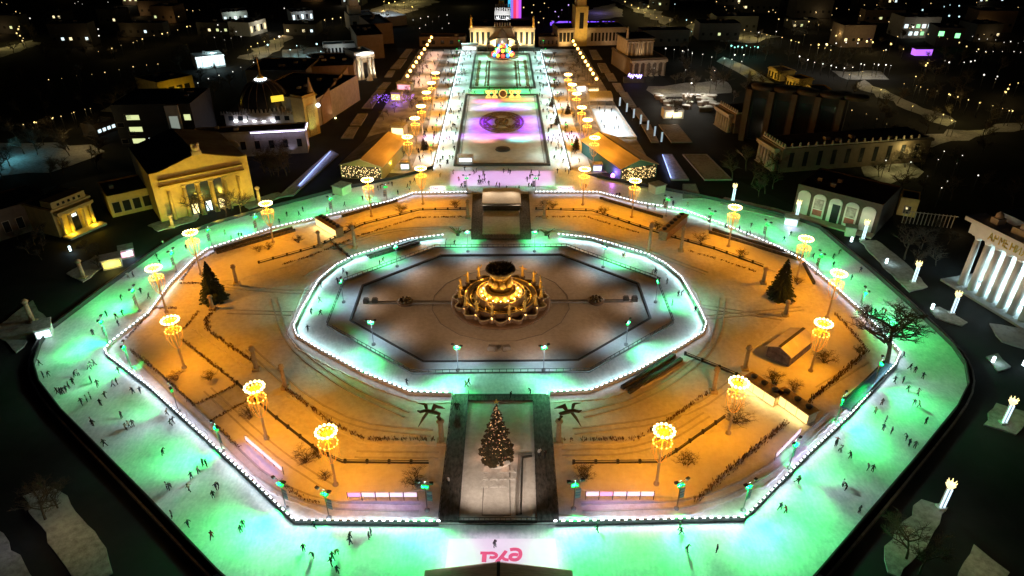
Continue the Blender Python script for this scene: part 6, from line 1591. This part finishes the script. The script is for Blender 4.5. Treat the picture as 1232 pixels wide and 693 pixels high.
# snow islands on the plaza
for q in ([(28, 598), (60, 586), (82, 598), (128, 660), (136, 690), (110, 706), (86, 693)], [(-20, 636), (5, 643), (42, 700), (-40, 720)], [(1064, 658), (1108, 602), (1140, 612), (1104, 668), (1082, 696), (1068, 690)], [(1150, 702), (1171, 656), (1214, 690), (1200, 712)], [(1183, 512), (1198, 486), (1240, 498), (1222, 524)], [(1118, 371), (1130, 370), (1164, 389), (1157, 393), (1126, 383)], [(1034, 291), (1054, 290), (1088, 316), (1116, 346), (1094, 352), (1062, 322)], [(178, 272), (226, 256), (240, 258), (236, 266), (190, 279)], [(290, 244), (335, 232), (345, 236), (300, 252)], [(872, 238), (960, 258), (966, 266), (940, 264), (866, 246)], [(80, 330), (115, 308), (130, 318), (100, 340)], [(-10, 400), (40, 362), (58, 388), (20, 425)], [(1190, 390), (1250, 400), (1250, 424), (1205, 412)], [(1186, 430), (1200, 426), (1216, 442), (1200, 448)]):
    p = ragged(pl(*q), .45); MB().prism(S(p), 0, .32).build('snow_island', M['snow_dark'])['kind'] = 'structure'
for px, lb in (((1066, 317), 'on the long snow island'), ((1024, 291), 'before the arched wall'), ((1121, 372), 'at the tip of the pointed snow island'), ((1194, 436), 'alone at the right edge'), ((85, 302), 'on the dark plaza, far left'), ((1231, 440), 'at the right border of the view')):
    p = G(*px, .2); t = thing('light_box', 'small white glowing ground light box ' + lb, 'lamp', p)
    MB().box((0, 0, .8), (.5, .5, 1.6), .4).build('glow_panel', glow('light_box_glow', (.75, .95, 1), 4), t); MB().box((0, 0, .05), (.9, .9, .1), .4).build('base', M['steel_dark'], t)
    point(p + Vector((.8, -.8, 1.4)), (.6, .95, 1), 90, .2)
for px, c, w_ in (((75, 640), (1, .75, .35), 420), ((100, 660), (1, .75, .35), 380), ((1085, 660), (1, .8, .35), 300), ((1180, 684), (1, .8, .4), 420), ((1205, 500), (.9, .9, .5), 200), ((15, 660), (.7, .75, 1), 260), ((205, 258), (1, .75, .2), 260)):
    p = G(*px); point((p.x, p.y, 5), c, w_ * .4, .4)
# statues of the plaza corners, left
for px, ty, lb in (((101, 335), 312, 'by the yellow lit kiosk, left'), ((40, 388), 360, 'by the white kiosk, left of the rink corner'), ((208, 273), 258, 'before the yellow portico pavilion'), ((313, 246), 224, 'right of the yellow portico pavilion')):
    p = G(*px); h_ = HT(p.x, p.y, ty); t = thing('stone_pillar', 'dim ochre pillar on the dark plaza ' + lb, 'pillar', p, 0)
    MB().box((0, 0, .3), (1.8, 1.8, .6)).lathe([(.6, .6), (.5, h_ * .8)], n=10).build('shaft', M['ochre'], t); MB().lathe([(.5, h_ * .8), (.9, h_ * .9), (.6, h_ * .96), (.2, h_)], n=8).build('capital', M['ochre'], t)
# ------------------------------------------------------------------ lit market yard, right
rr = random.Random(77)
STW = colr('stall_white', (.6, .58, .55), .3, 1)
for k in range(46):
    px = rr.uniform(786, 864); py = rr.uniform(117, 134)
    if px < 790 + (py - 117) * .7: continue
    p = G(px, py); t = thing('market_stall', 'small white canopied stall in the crowded bright yard right of the alley', 'stall', p, rr.uniform(-.4, .4), 'stalls crowded in the bright yard')
    w_ = rr.uniform(1.8, 3.2); MB().box((0, 0, .9), (w_, 1.8, 1.8)).build('counter', W_BROWN, t); MB().box((0, 0, 2.2), (w_ + .8, 2.6, .25), 0, taper=.6).build('canopy', STW, t)
for px, py in ((795, 119), (815, 119), (835, 119), (852, 121), (800, 130), (822, 131), (845, 131)):
    p = G(px, py); point((p.x, p.y, 5.5), (1, .93, .75), 1500, .3)
a, b_ = G(798, 143), G(822, 143); t, L = bld('lit_pavilion', 'small pavilion with a glowing front below the bright yard, right', 'building', a, b_, 6, 4, W_WHITE, M['snow_bed'], .2); win(t, L * .5, .8, L * .8, 2.4, WARMWIN, 0, False); lpoint(t, (L / 2, -3, 3), (1, .9, .75), 700)
a, b_ = G(755, 100), G(770, 99); t = thing('neon_sign', 'violet blue neon script sign on a dark roof, right of the alley', 'sign', (a.x, a.y, 0)); 
z_ = HT(a.x, a.y, 94); mb = MB(); L = (b_ - a).length
mb.tube([(L * q / 24, -.2, z_ + 1.0 + 1.1 * math.sin(q * 1.35) + (1.2 if q in (2, 3, 12, 13) else 0)) for q in range(25)], .3, 5); mb.build('neon_script', glow('violet_neon', (.45, .35, 1), 4), t); MB().box((L / 2, 2.2, z_ / 2), (L + 4, 4, z_)).build('wall', W_DARK, t)
# ------------------------------------------------------------------ street lamps far away
FAR = []
def fl(lst, col, s_=1.0, w_=0): FAR.extend([(x, y, col, s_, w_) for x, y in lst])
YL = (1, .72, .28); WL = (1, .95, .85); CL = (.6, .95, 1); GLc = (.5, 1, .7)
# left group
fl([(2, 3), (8, 5), (19, 14), (24, 16), (18, 25), (23, 32), (22, 35), (20, 40), (24, 43), (28, 46), (27, 49)], YL, 1.0, 0)
fl([(90, 4), (94, 2), (99, 5), (130, 2.6), (76, 27), (36, 22), (118, 35), (119, 43)], WL, .8)
fl([(164, 2), (170, 4), (200, 16), (207, 13), (215, 20), (232, 13), (240, 12), (225, 12), (155, 15), (143, 9)], YL, .6)
fl([(350, 12), (342, 10), (372, 14), (336, 44), (360, 16)], WL, 1.0, 0)
fl([(349, 60), (357, 55), (381, 53), (386, 62), (255, 64), (322, 54)], CL, 1.0, 500)
fl([(302, 56), (310, 52), (318, 50), (330, 47), (340, 43), (298, 60)], YL, .7, 500)
fl([(262, 30), (270, 48), (278, 46), (284, 27), (258, 45), (290, 44), (284, 38), (266, 38)], WL, .7, 0)
fl([(468, 4), (478, 6), (486, 3), (496, 8), (475, 2), (462, 2)], YL, .9, 900)
fl([(497, 24), (506, 22), (512, 30), (505, 34), (515, 20), (520, 26), (528, 20), (532, 34), (538, 18), (540, 28)], WL, .6, 0)
# centre
fl([(586, 27), (584, 25), (650, 14), (654, 22), (660, 9), (642, 6), (630, 9), (640, 15), (655, 4), (648, 27), (664, 25)], YL, .9, 0)
fl([(676, 12), (684, 6), (668, 14), (672, 20)], (.6, .4, 1), .9, 0)
# right
fl([(752, 2), (760, 6), (768, 10), (776, 15), (783, 17), (790, 21), (797, 20), (806, 24), (780, 8), (788, 12), (770, 3)], YL, .9, 600)
fl([(775, 5), (786, 3), (812, 5), (793, 4), (779, 34), (789, 36), (826, 24), (832, 38), (822, 42)], CL, .7, 0)
fl([(813, 37), (821, 40), (833, 35), (832, 27), (874, 12), (884, 10), (895, 8), (907, 13), (893, 23), (900, 24), (896, 21), (925, 14), (933, 15), (937, 23), (947, 24), (957, 26), (930, 12)], YL, .8, 0)
fl([(855, 17), (872, 8), (902, 2), (918, 3), (862, 2), (889, 4)], YL, .7, 0)
fl([(823, 62), (833, 63), (828, 60), (860, 85), (825, 84), (832, 100), (787, 82), (856, 96), (884, 66), (895, 66), (913, 39), (934, 38)], WL, .9, 300)
fl([(880, 55), (884, 57), (888, 56), (893, 57), (898, 55), (903, 57), (908, 56), (912, 57)], (.35, 1, .8), .9, 250)
fl([(962, 68), (972, 72), (980, 75), (990, 77), (1000, 79), (1006, 81), (1016, 82), (1026, 81), (1036, 77), (1040, 78), (1052, 77), (1057, 78), (1066, 78), (1072, 79)], WL, .8, 250)
fl([(1033, 48), (1043, 50), (1050, 51), (1063, 61), (1072, 53), (1087, 59), (1114, 79), (1116, 76), (1001, 18), (1005, 40), (1006, 43), (973, 26), (985, 54), (995, 54), (1022, 43), (1048, 48)], YL, 1.1, 400)
fl([(994, 53), (1000, 55), (1006, 52), (1012, 56), (1018, 51), (1032, 52), (1066, 60)], WL, .7, 0)
fl([(1103, 17), (1109, 18), (1143, 6), (1154, 7), (1136, 8), (1142, 19), (1154, 20), (1162, 21), (1174, 21), (1165, 31), (1171, 31), (1177, 33), (1191, 37), (1110, 12)], CL, 1.2, 0)
fl([(1168, 30), (1166, 33), (1160, 75), (1168, 74), (1173, 73), (1137, 73), (1142, 75), (1184, 90), (1198, 95), (1200, 92)], WL, 1.1, 0)
fl([(1170, 44), (1178, 47), (1188, 47), (1198, 48), (1208, 51), (1216, 50), (1225, 52), (1232, 50), (1175, 62), (1186, 62), (1195, 62), (1206, 62), (1220, 62), (1228, 63)], WL, .6, 0)
fl([(1209, 110), (1213, 107), (1215, 102), (1225, 100), (1210, 111), (1102, 92)], YL, 1.1, 200)
fl([(1060, 108), (1065, 110), (1145, 145), (1150, 146), (1050, 104), (1022, 90), (1038, 86), (1098, 128), (1135, 138)], YL, .6, 350)
fl([(1066, 193), (1151, 197), (1129, 192), (1136, 182), (1158, 187), (1096, 195), (1133, 226), (1116, 212), (1140, 218), (1177, 211)], WL, .6, 0)
fl([(980, 2), (990, 5), (1000, 3), (1040, 6), (1055, 6), (1075, 1), (1090, 4), (1120, 4), (1175, 3), (1225, 9), (1000, 2), (1035, 19), (1012, 28), (1025, 33), (985, 30), (968, 42), (1080, 44), (1000, 36)], YL, .6, 0)
for (x0, y0, x1, y1, n, c, w_) in ((60, 96, 210, 74, 9, YL, 0), (120, 62, 240, 28, 9, YL, 300), (390, 24, 470, 12, 8, YL, 400), (240, 100, 330, 66, 7, WL, 0), (870, 30, 1010, 62, 12, YL, 300), (1060, 22, 1200, 66, 12, YL, 0), (1090, 100, 1232, 138, 11, YL, 260), (1000, 122, 1120, 170, 9, YL, 0), (800, 58, 905, 76, 9, WL, 0), (30, 150, 120, 128, 6, YL, 200), (955, 8, 1090, 16, 10, YL, 0)):
    fl([(x0 + (x1 - x0) * (k + R.uniform(-.2, .2)) / n, y0 + (y1 - y0) * k / n + R.uniform(-1, 1)) for k in range(n)], c, .7, 0)
    if w_: fl([(x0 + (x1 - x0) * (k + .5) / 4, y0 + (y1 - y0) * (k + .5) / 4) for k in range(4)], c, .8, w_)
lampmats = {}; rl = random.Random(4)
protos = {}
for i, (x, y, c, s_, w_) in enumerate(FAR):
    hgt_ = 7.0
    p = G(x, y, hgt_); p.z = 0
    if c not in protos:
        t = thing('street_lamp', 'x', 'street lamp', p)
        MB().cyl((0, 0, 0), .12, hgt_, 5).build('post', M['steel_dark'], t); MB().ball((0, 0, hgt_), .8, 0, 6, 4).build('lamp_head', glow('far_lamp', c, 1.7), t)
        protos[c] = t
    else: t = dup(protos[c], p, 0)
    cn = {YL: 'amber', WL: 'white', CL: 'cyan white', (.6, .4, 1): 'violet', (.35, 1, .8): 'turquoise'}[c]
    zone = 'upper left' if x < 480 else ('upper middle' if x < 745 else ('upper right' if x < 950 else 'far right'))
    t['label'] = 'distant %s street lamp among dark trees in the %s night city' % (cn, zone); t['group'] = 'distant %s street lamps, %s' % (cn, zone)
    sc_ = s_ * rl.uniform(.22, .8) * (1 if y < 60 else .75)
    for ch in t.children:
        if ch.name.startswith('lamp_head'): ch.scale = (sc_, sc_, sc_); ch.location = (0, 0, hgt_ * (1 - sc_))
    if w_: point((p.x, p.y, hgt_ + 1.5), c, w_ * 1.6, .4)
zf = .05
for q, z in (([(1040, 212), (1056, 188), (1098, 190), (1104, 214), (1070, 222)], .03), ([(860, 40), (905, 38), (940, 44), (900, 52), (866, 50)], .03), ([(790, 40), (828, 30), (870, 22), (880, 34), (830, 44)], .02), ([(735, 0), (760, -6), (810, 24), (800, 30)], .03), ([(1040, 96), (1110, 130), (1150, 146), (1140, 152), (1090, 132), (1030, 104)], .03), ([(1000, 85), (1060, 86), (1070, 96), (1020, 96)], .02), ([(0, 212), (0, 172), (110, 174), (126, 182), (60, 208)], .03), ([(285, 70), (340, 42), (352, 44), (318, 72)], .03), ([(-30, 66), (40, 48), (48, 54), (-30, 78)], .03), ([(150, 110), (210, 128), (150, 140), (120, 134)], .02), ([(440, 14), (500, -6), (530, 2), (480, 18)], .03), ([(340, 60), (390, 56), (400, 80), (350, 80)], .02), ([(780, 104), (870, 96), (880, 112), (790, 118)], .03), ([(1085, 165), (1232, 148), (1232, 156), (1100, 178)], .02), ([(690, 16), (740, 4), (750, 20), (700, 26)], .02)):
    zf += .004; sheet('snow_field', S(ragged(pl(*q), 3.2, 7)), zf, M['snow_dark'])
for px, c, w_, h_ in (((1058, 198), (1, .85, .3), 1400, 7), ((1085, 200), (1, .85, .3), 1400, 7), ((1068, 210), (1, .85, .3), 900, 7), ((95, 178), (1, .72, .28), 900, 9), ((112, 184), (1, .72, .28), 600, 9), ((6, 196), (.2, .8, 1), 1200, 6), ((20, 190), (.2, .8, 1), 600, 6), ((18, 52), (1, .8, .25), 1600, 7), ((5, 58), (1, .8, .25), 1000, 7), ((885, 45), (1, .8, .25), 2500, 8), ((915, 47), (1, .8, .25), 2000, 8), ((800, 32), (1, .8, .25), 2500, 8), ((840, 28), (1, .8, .25), 2500, 8), ((770, 12), (1, .8, .25), 3000, 8), ((845, 107), (1, .85, .5), 700, 5), ((800, 110), (1, .8, .4), 500, 5), ((1064, 108), (1, .8, .25), 900, 6), ((1140, 146), (1, .8, .25), 900, 6), ((1040, 90), (1, .8, .3), 500, 6), ((310, 60), (1, .8, .25), 900, 6), ((330, 50), (1, .8, .25), 900, 6), ((480, 6), (1, .8, .25), 3000, 8), ((500, 2), (1, .8, .25), 2000, 8), ((160, 132), (1, .75, .25), 350, 6), ((360, 68), (.4, .9, 1), 900, 6), ((1180, 158), (1, .8, .25), 350, 6), ((720, 16), (.4, .3, 1), 1500, 8), ((380, 40), (1, .8, .4), 600, 6), ((560, 8), (1, .8, .35), 1500, 8), ((525, 45), (1, .6, .25), 900, 6), ((850, 88), (1, .8, .4), 500, 6)):
    p = G(*px); point((p.x, p.y, h_), c, w_, .5)
for (x, y), lb in (((12, 190), 'left of a pair'), ((3, 205), 'at the border of the view')):
    bare_tree('bare tree glowing cyan blue at the left border, %s' % lb, G(x, y + 10), TREE[1], 1.2, .5)
# ------------------------------------------------------------------ distant blocks
rr = random.Random(31)
spots_ = [(1090, 40, 26, 'green lit glass office block'), (1145, 50, 24, 'dark block with two green windows'), (1138, 62, 14, 'low block with a few lit windows')]
t, L = bld('office_block', 'pale office block with green tinted lit windows in the upper right city', 'building', G(1082, 46), G(1126, 46), 20, 14, W_GREY, ROOF, .4)
for k in range(6):
    for q in range(2): win(t, L * (.1 + .16 * k), 2 + q * 5, L * .1, 2.6, (CWIN if (k + q) % 3 else glow('green_office_window', (.4, 1, .5), .8)) if (k * 3 + q) % 4 else DKWIN, 0, False)
lpoint(t, (L * .5, -10, 6), (1, .95, .7), 1500)
t, L = bld('dark_block', 'black block with two bright green lit windows in the upper right city', 'building', G(1124, 56), G(1156, 57), 20, 12, W_DARK, ROOF, .4)
GW = glow('bright_green_window', (.25, 1, .35), 2.2)
win(t, L * .12, 7, L * .2, 3, GW, 0, False); win(t, L * .74, 6, L * .18, 3, GW, 0, False)
a = G(1108, 66); t = thing('violet_kiosk', 'violet glowing kiosk beside a road in the upper right city', 'kiosk', a); MB().box((0, 0, 2), (11, 5, 4)).build('wall', glow('violet_box', (.5, .15, 1), 1.4), t); MB().box((0, 0, 4.2), (12, 6, .4)).build('roof', ROOF, t)
nb = 0
used = []
cand = []
for k in range(400):
    x = rr.choice((rr.uniform(-40, 440), rr.uniform(760, 1280))); y = rr.uniform(-8, 60)
    if 470 < x < 760: continue
    p = G(x, y)
    if any((p - u).length < 34 for u in used): continue
    used.append(p)
    if len(used) > 40: break
for i, p in enumerate(used):
    w_ = rr.uniform(14, 34); d = rr.uniform(10, 18); h_ = rr.uniform(6, 15); x, y = PR(p)
    wm = rr.choice((W_DARK, W_BROWN, W_DARK, W_DARK)); side = 'left' if x < 600 else 'right'
    nlit = rr.choice((0, 0, 1, 2, 3)); k_ = {0: 'all dark windows', 1: 'one lit window', 2: 'two lit windows', 3: 'three lit windows'}[nlit]
    t, L = bld('city_block', 'distant flat roofed block with %s in the %s night city' % (k_, side), 'building', p, p + Vector((w_, rr.uniform(-4, 4), 0)), d, h_, wm, rr.choice((ROOF, ROOF_S)), .4, group='distant blocks of the %s city with %s' % (side, k_))
    if rr.random() < .6: lpoint(t, (L * rr.random(), -6, 4), rr.choice(((1, .66, .28), (1, .8, .5), (1, .6, .2))), rr.uniform(250, 900))  # random warm lamp added to brighten nearby trees and ground
    n = max(3, int(w_ / 5)); lit = rr.sample(range(n), min(nlit, n))
    for q in range(n): win(t, L * (q + .5) / n, h_ * .3, 1.8, 1.8, rr.choice((WARMWIN, CWIN, YWIN)) if q in lit else DKWIN, 0, False)
# ------------------------------------------------------------------ dark trees
rr = random.Random(41)
DT = [branch_mesh('bare_tree', 140 + i, 11, 3, .6, 7, .22, True, 0, 6) for i in range(3)]
zones = [((-30, 440), (6, 140), 100, 'upper left'), ((770, 1260), (6, 150), 110, 'upper right'), ((1000, 1260), (150, 250), 30, 'right'), ((20, 230), (150, 220), 24, 'left'), ((312, 350), (185, 215), 14, 'left, beside the yellow portico'), ((200, 310), (250, 262), 6, 'before the yellow portico'), ((840, 950), (205, 240), 8, 'before the dim right pavilions')]
for (xr, yr, n, lb) in zones:
    for k in range(n):
        x, y = rr.uniform(*xr), rr.uniform(*yr); s_ = rr.uniform(.7, 1.25)
        if 430 < x < 790 and y < 60: continue
        o = bpy.data.objects.new('bare_tree', DT[k % 3]); COL.objects.link(o); o.location = G(x, y); o.scale = (s_, s_, s_); o.rotation_euler = (0, 0, rr.uniform(0, 6))
        tag(o, 'dark bare park tree standing unlit, ' + lb, 'tree', 'dark bare park trees, ' + lb)
for (xr, yr, n, lb) in (((20, 120), (282, 330), 14, 'left plaza edge'), ((1080, 1150), (270, 330), 10, 'right, by the dim fence')):
    for k in range(n):
        x, y = rr.uniform(*xr), rr.uniform(*yr)
        if x > 66 and y < 300 and x < 125: continue
        o = bpy.data.objects.new('bare_tree', DT[k % 3]); COL.objects.link(o); s_ = rr.uniform(.4, .65); o.location = G(x, y); o.scale = (s_, s_, s_); o.rotation_euler = (0, 0, rr.uniform(0, 6))
        tag(o, 'low dark bare tree, ' + lb, 'tree', 'low dark bare trees, ' + lb)
# ------------------------------------------------------------------ people
CL_ = {'black': (.012, .012, .014), 'navy': (.015, .022, .06), 'grey': (.16, .16, .17), 'white': (.72, .72, .72), 'red': (.35, .03, .03), 'beige': (.45, .35, .25)}
cmat = {k: mat(k + '_jacket', v, .8, var=.3, scale=4) for k, v in CL_.items()}
TROU = mat('dark_trousers', (.015, .016, .02), .8, var=.3, scale=4); SKIN = mat('skin_tone', (.45, .28, .2), .6, var=.1, scale=8); HAT = mat('knit_hat', (.03, .03, .035), .9, var=.3, scale=8)
def dress(me, pose, col):
    m = me.copy(); m.name = 'person_body'; m.materials.clear()
    for x in (cmat[col], TROU, SKIN, HAT): m.materials.append(x)
    L = POSES[pose]['lean']; hd = Vector((0, 0, .93)) + Vector((0, math.sin(L), math.cos(L))) * .66 + Vector((0, .03, .04))
    for p in m.polygons:
        c = p.center; d = (c - hd).length
        if d < .17: p.material_index = 3 if (c.z > hd.z + .02 or c.y < hd.y - .03) else 2
        elif c.z < .80: p.material_index = 1
        else: p.material_index = 0
    return m
PB = {}
def body(pose, col):
    if (pose, col) not in PB: PB[(pose, col)] = dress(BODY[pose], pose, col)
    return PB[(pose, col)]
rr = random.Random(99)
def crop(ox, oy, s_, l): return [(ox + x / s_, oy + y / s_) for x, y in l]
OUT = crop(30, 220, 4.1, [(405, 660), (452, 670), (483, 655), (475, 580), (573, 545), (613, 572), (535, 465), (655, 375), (668, 405), (735, 355), (798, 330), (990, 258), (1020, 285), (1057, 270), (1072, 272), (510, 470), (685, 310)])
OUT += crop(30, 380, 4.1, [(338, 95), (463, 50), (320, 265), (329, 258), (346, 245), (245, 300), (265, 295), (240, 340), (218, 358), (205, 375), (190, 385), (178, 388), (165, 385), (328, 330), (362, 350), (437, 350), (455, 340), (285, 440), (310, 422), (328, 410), (397, 405), (375, 445), (480, 505), (500, 565), (518, 550), (535, 545), (337, 545), (335, 530), (397, 645), (467, 285), (538, 385), (570, 380), (703, 490), (720, 540), (732, 530), (680, 685), (95, 305), (117, 300), (78, 245)])
OUT += crop(200, 524, 4.1, [(185, 150), (200, 155), (160, 185), (128, 215), (117, 275), (248, 265), (260, 258), (235, 310), (20, 265), (8, 262), (32, 405), (110, 450), (228, 510), (382, 452), (372, 480), (680, 570), (727, 600), (823, 615), (818, 640), (843, 585), (908, 510), (912, 540), (1000, 510), (1012, 490), (735, 455), (845, 682)])
OUT += crop(750, 524, 4.1, [(275, 460), (285, 490), (312, 570), (460, 575), (770, 370), (800, 385), (855, 235), (864, 232), (1067, 80), (1050, 40), (1118, 115), (1205, 170), (1225, 180), (1078, 250), (1098, 270), (1160, 380)])
OUT += crop(900, 400, 4.1, [(722, 250), (760, 250), (785, 290), (837, 310), (815, 360), (840, 370), (657, 360), (625, 400), (677, 445), (662, 485), (705, 500), (780, 530), (790, 560), (820, 570), (873, 450), (430, 560), (453, 590), (858, 230), (820, 200), (795, 185), (765, 125)])
OUT += crop(780, 220, 4.1, [(32, 135), (75, 105), (120, 112), (380, 225), (447, 240), (505, 220), (500, 260), (485, 265), (668, 290), (700, 265), (910, 375), (938, 350), (810, 372), (910, 415), (1000, 480), (1045, 440), (1095, 645), (1115, 650), (1072, 655), (1150, 640), (1165, 650)])
OUT += crop(300, 190, 4.1, [(187, 290), (247, 285), (265, 265), (150, 325), (385, 270), (470, 240), (560, 210), (635, 160), (648, 155), (670, 150), (705, 140), (733, 182), (780, 150), (795, 135), (815, 120), (940, 95), (945, 50), (1005, 80), (1035, 115), (1110, 80), (1135, 105), (1160, 100), (790, 160)])
OUT += crop(600, 190, 4.1, [(25, 75), (40, 160), (82, 165), (100, 160), (148, 145), (160, 80), (200, 85), (195, 110), (290, 75), (330, 70), (345, 80), (430, 150), (580, 195), (595, 195), (640, 215), (735, 255), (770, 255), (815, 225), (860, 235), (930, 240), (1120, 345), (1185, 360)])
OUT += crop(406, 457, 2.933, [(555, 590), (917, 535)])
INN = crop(780, 220, 4.1, [(35, 445), (52, 490), (90, 500), (147, 560), (162, 555), (118, 605), (230, 640)]) + crop(300, 190, 4.1, [(968, 425), (1012, 430), (645, 530), (660, 515), (465, 570), (483, 585), (437, 620), (455, 618), (355, 640)]) + crop(600, 190, 4.1, [(245, 400), (612, 495), (620, 490), (755, 575), (773, 575)]) + crop(330, 270, 4.617, [(255, 435), (205, 500), (258, 505), (190, 595)]) + crop(406, 457, 2.933, [(245, 20), (455, 25), (463, 18), (610, 66), (682, 50)])
WALK = crop(406, 457, 2.933, [(418, 105), (427, 108), (712, 268), (393, 368), (733, 278)])
def zone(x, y, inner):
    if inner: return ('inner ring ice', 'left', x) if x < 602 else ('inner ring ice', 'right', x)
    if 500 <= x < 702 and y < 240: return ('ice at the alley foot', '', x)
    if y < 300 and x < 500 and x > 235: return ('upper left rink arm', '', x)
    if y < 300 and x >= 702: return ('upper right rink arm', '', x)
    if x < 355 and y > 428: return ('lower left ice', '', y)
    if x < 300: return ('left rim ice', '', -y)
    if x > 893 and y > 440: return ('lower right ice', '', -y)
    if x > 880: return ('right rim ice', '', y)
    return ('bottom straight of ice', '', x)
frm = {'inner ring ice': 'counting from the left', 'ice at the alley foot': 'counting from the left', 'upper left rink arm': 'counting from the left', 'upper right rink arm': 'counting from the left', 'lower left ice': 'counting downward', 'left rim ice': 'counting upward', 'lower right ice': 'counting upward', 'right rim ice': 'counting downward', 'bottom straight of ice': 'counting from the left'}
Z_ = {}
for l, inner in ((OUT, 0), (INN, 1)):
    for x, y in l:
        a, b_, c = zone(x, y, inner); Z_.setdefault((a, b_), []).append((c, x, y, inner))
NIN = {}
def ordinal(n): return '%d%s' % (n, 'th' if 10 < n % 100 < 14 else {1: 'st', 2: 'nd', 3: 'rd'}.get(n % 10, 'th'))
npers = 0
def person(p, pose, col, label, group, rz=None, sc=1.1):
    global npers
    o = bpy.data.objects.new('person', body(pose, col)); COL.objects.link(o); o.location = p; o.scale = (sc,) * 3; o.rotation_euler = (0, 0, rr.uniform(0, 6.283) if rz is None else rz)
    npers += 1
    return tag(o, label, 'person', group)
for (zn, sub), lst in Z_.items():
    lst.sort()
    for i, (c, x, y, inner) in enumerate(lst):
        col = rr.choices(('black', 'navy', 'grey', 'white', 'red', 'beige'), (60, 16, 8, 6, 5, 5))[0]; pose = rr.choice(('standing', 'standing', 'gliding', 'striding', 'striding', 'balancing', 'crouching'))
        nm = ('%s half of inner ring' % sub) if sub else zn
        person(G(x, y, Z_IN if inner else Z_ICE), pose, col, '%s skater in %s on the %s, %s %s' % (pose, col, nm, ordinal(i + 1), frm[zn]), 'skaters on the big rink' if not inner else 'skaters on the inner ring', None, 1.1)
for i, (x, y) in enumerate(WALK):
    lb = ['left walker of a pair at the head of the left plank ramp', 'right walker of a pair at the head of the left plank ramp', 'pale walker on the right plank ramp', 'pale walker low on the left plank ramp', 'dark walker on the right plank ramp'][i]
    person(G(x, y, Z_PARK + .35), 'standing', ('black', 'black', 'white', 'white', 'black')[i], lb, 'walkers on the plank ramps', None, 1.2)
# alley skaters: the nearest as individuals, the rest as a crowd
cell = []
def acc(n, x0, x1, y0, y1, lb):
    for k in range(n): cell.append((rr.uniform(x0, x1), y0 + (y1 - y0) * rr.random() ** 1.15, lb))
acc(60, -25.5, -19.2, 100, 318, 'left corridor'); acc(60, 20.3, 26, 100, 318, 'right corridor'); acc(26, -17, 18, 209, 220, 'middle crossing'); acc(16, -15, 16, 79, 97, 'lilac crossing')
acc(60, -34, -27.8, 105, 318, 'left snowy walk'); acc(60, 28.6, 34, 105, 318, 'right snowy walk'); acc(14, -16, 17, 310, 317, 'far end')
for k in range(8):
    u, v = rr.random(), rr.random(); p = hq[0].lerp(hq[3], u).lerp(hq[1].lerp(hq[2], u), v); cell.append((p.x, p.y, 'small bright rink'))
for k in range(22):
    u, v = rr.random(), rr.random(); p = lq[0].lerp(lq[3], u).lerp(lq[1].lerp(lq[2], u), v); cell.append((p.x, p.y, 'rosy side rink'))
cell.sort(key=lambda c: c[1])
lim = 296 - npers
for x, y, lb in cell[:lim]:
    person(Vector((x, y, Z_ICE if abs(x) < 27 else .05)), rr.choice(list(POSES)), 'black', 'small dark clad person among the skaters of the long alley, ' + lb, 'people on the alley, ' + lb, None, 1.2)
mb = MB()
for x, y, lb in cell[lim:]:
    me = BODY[rr.choice(list(POSES))]; a = rr.uniform(0, 6.283); ca, sa = math.cos(a), math.sin(a); z = Z_ICE if abs(x) < 27 else .05
    mb.add([(x + (v.co.x * ca - v.co.y * sa) * 1.15, y + (v.co.x * sa + v.co.y * ca) * 1.15, z + v.co.z * 1.15) for v in me.vertices], [tuple(p.vertices) for p in me.polygons], 0, True)
o = mb.build('crowd', cmat['black']); tag(o, 'distant dark crowd of skaters on the far half of the alley rink', 'crowd', None, 'stuff')
# ------------------------------------------------------------------ final tidy: drop the unlit originals of copied kinds that were never placed
for o in list(bpy.data.objects):
    if o.get('label') == 'x': bpy.data.objects.remove(o)
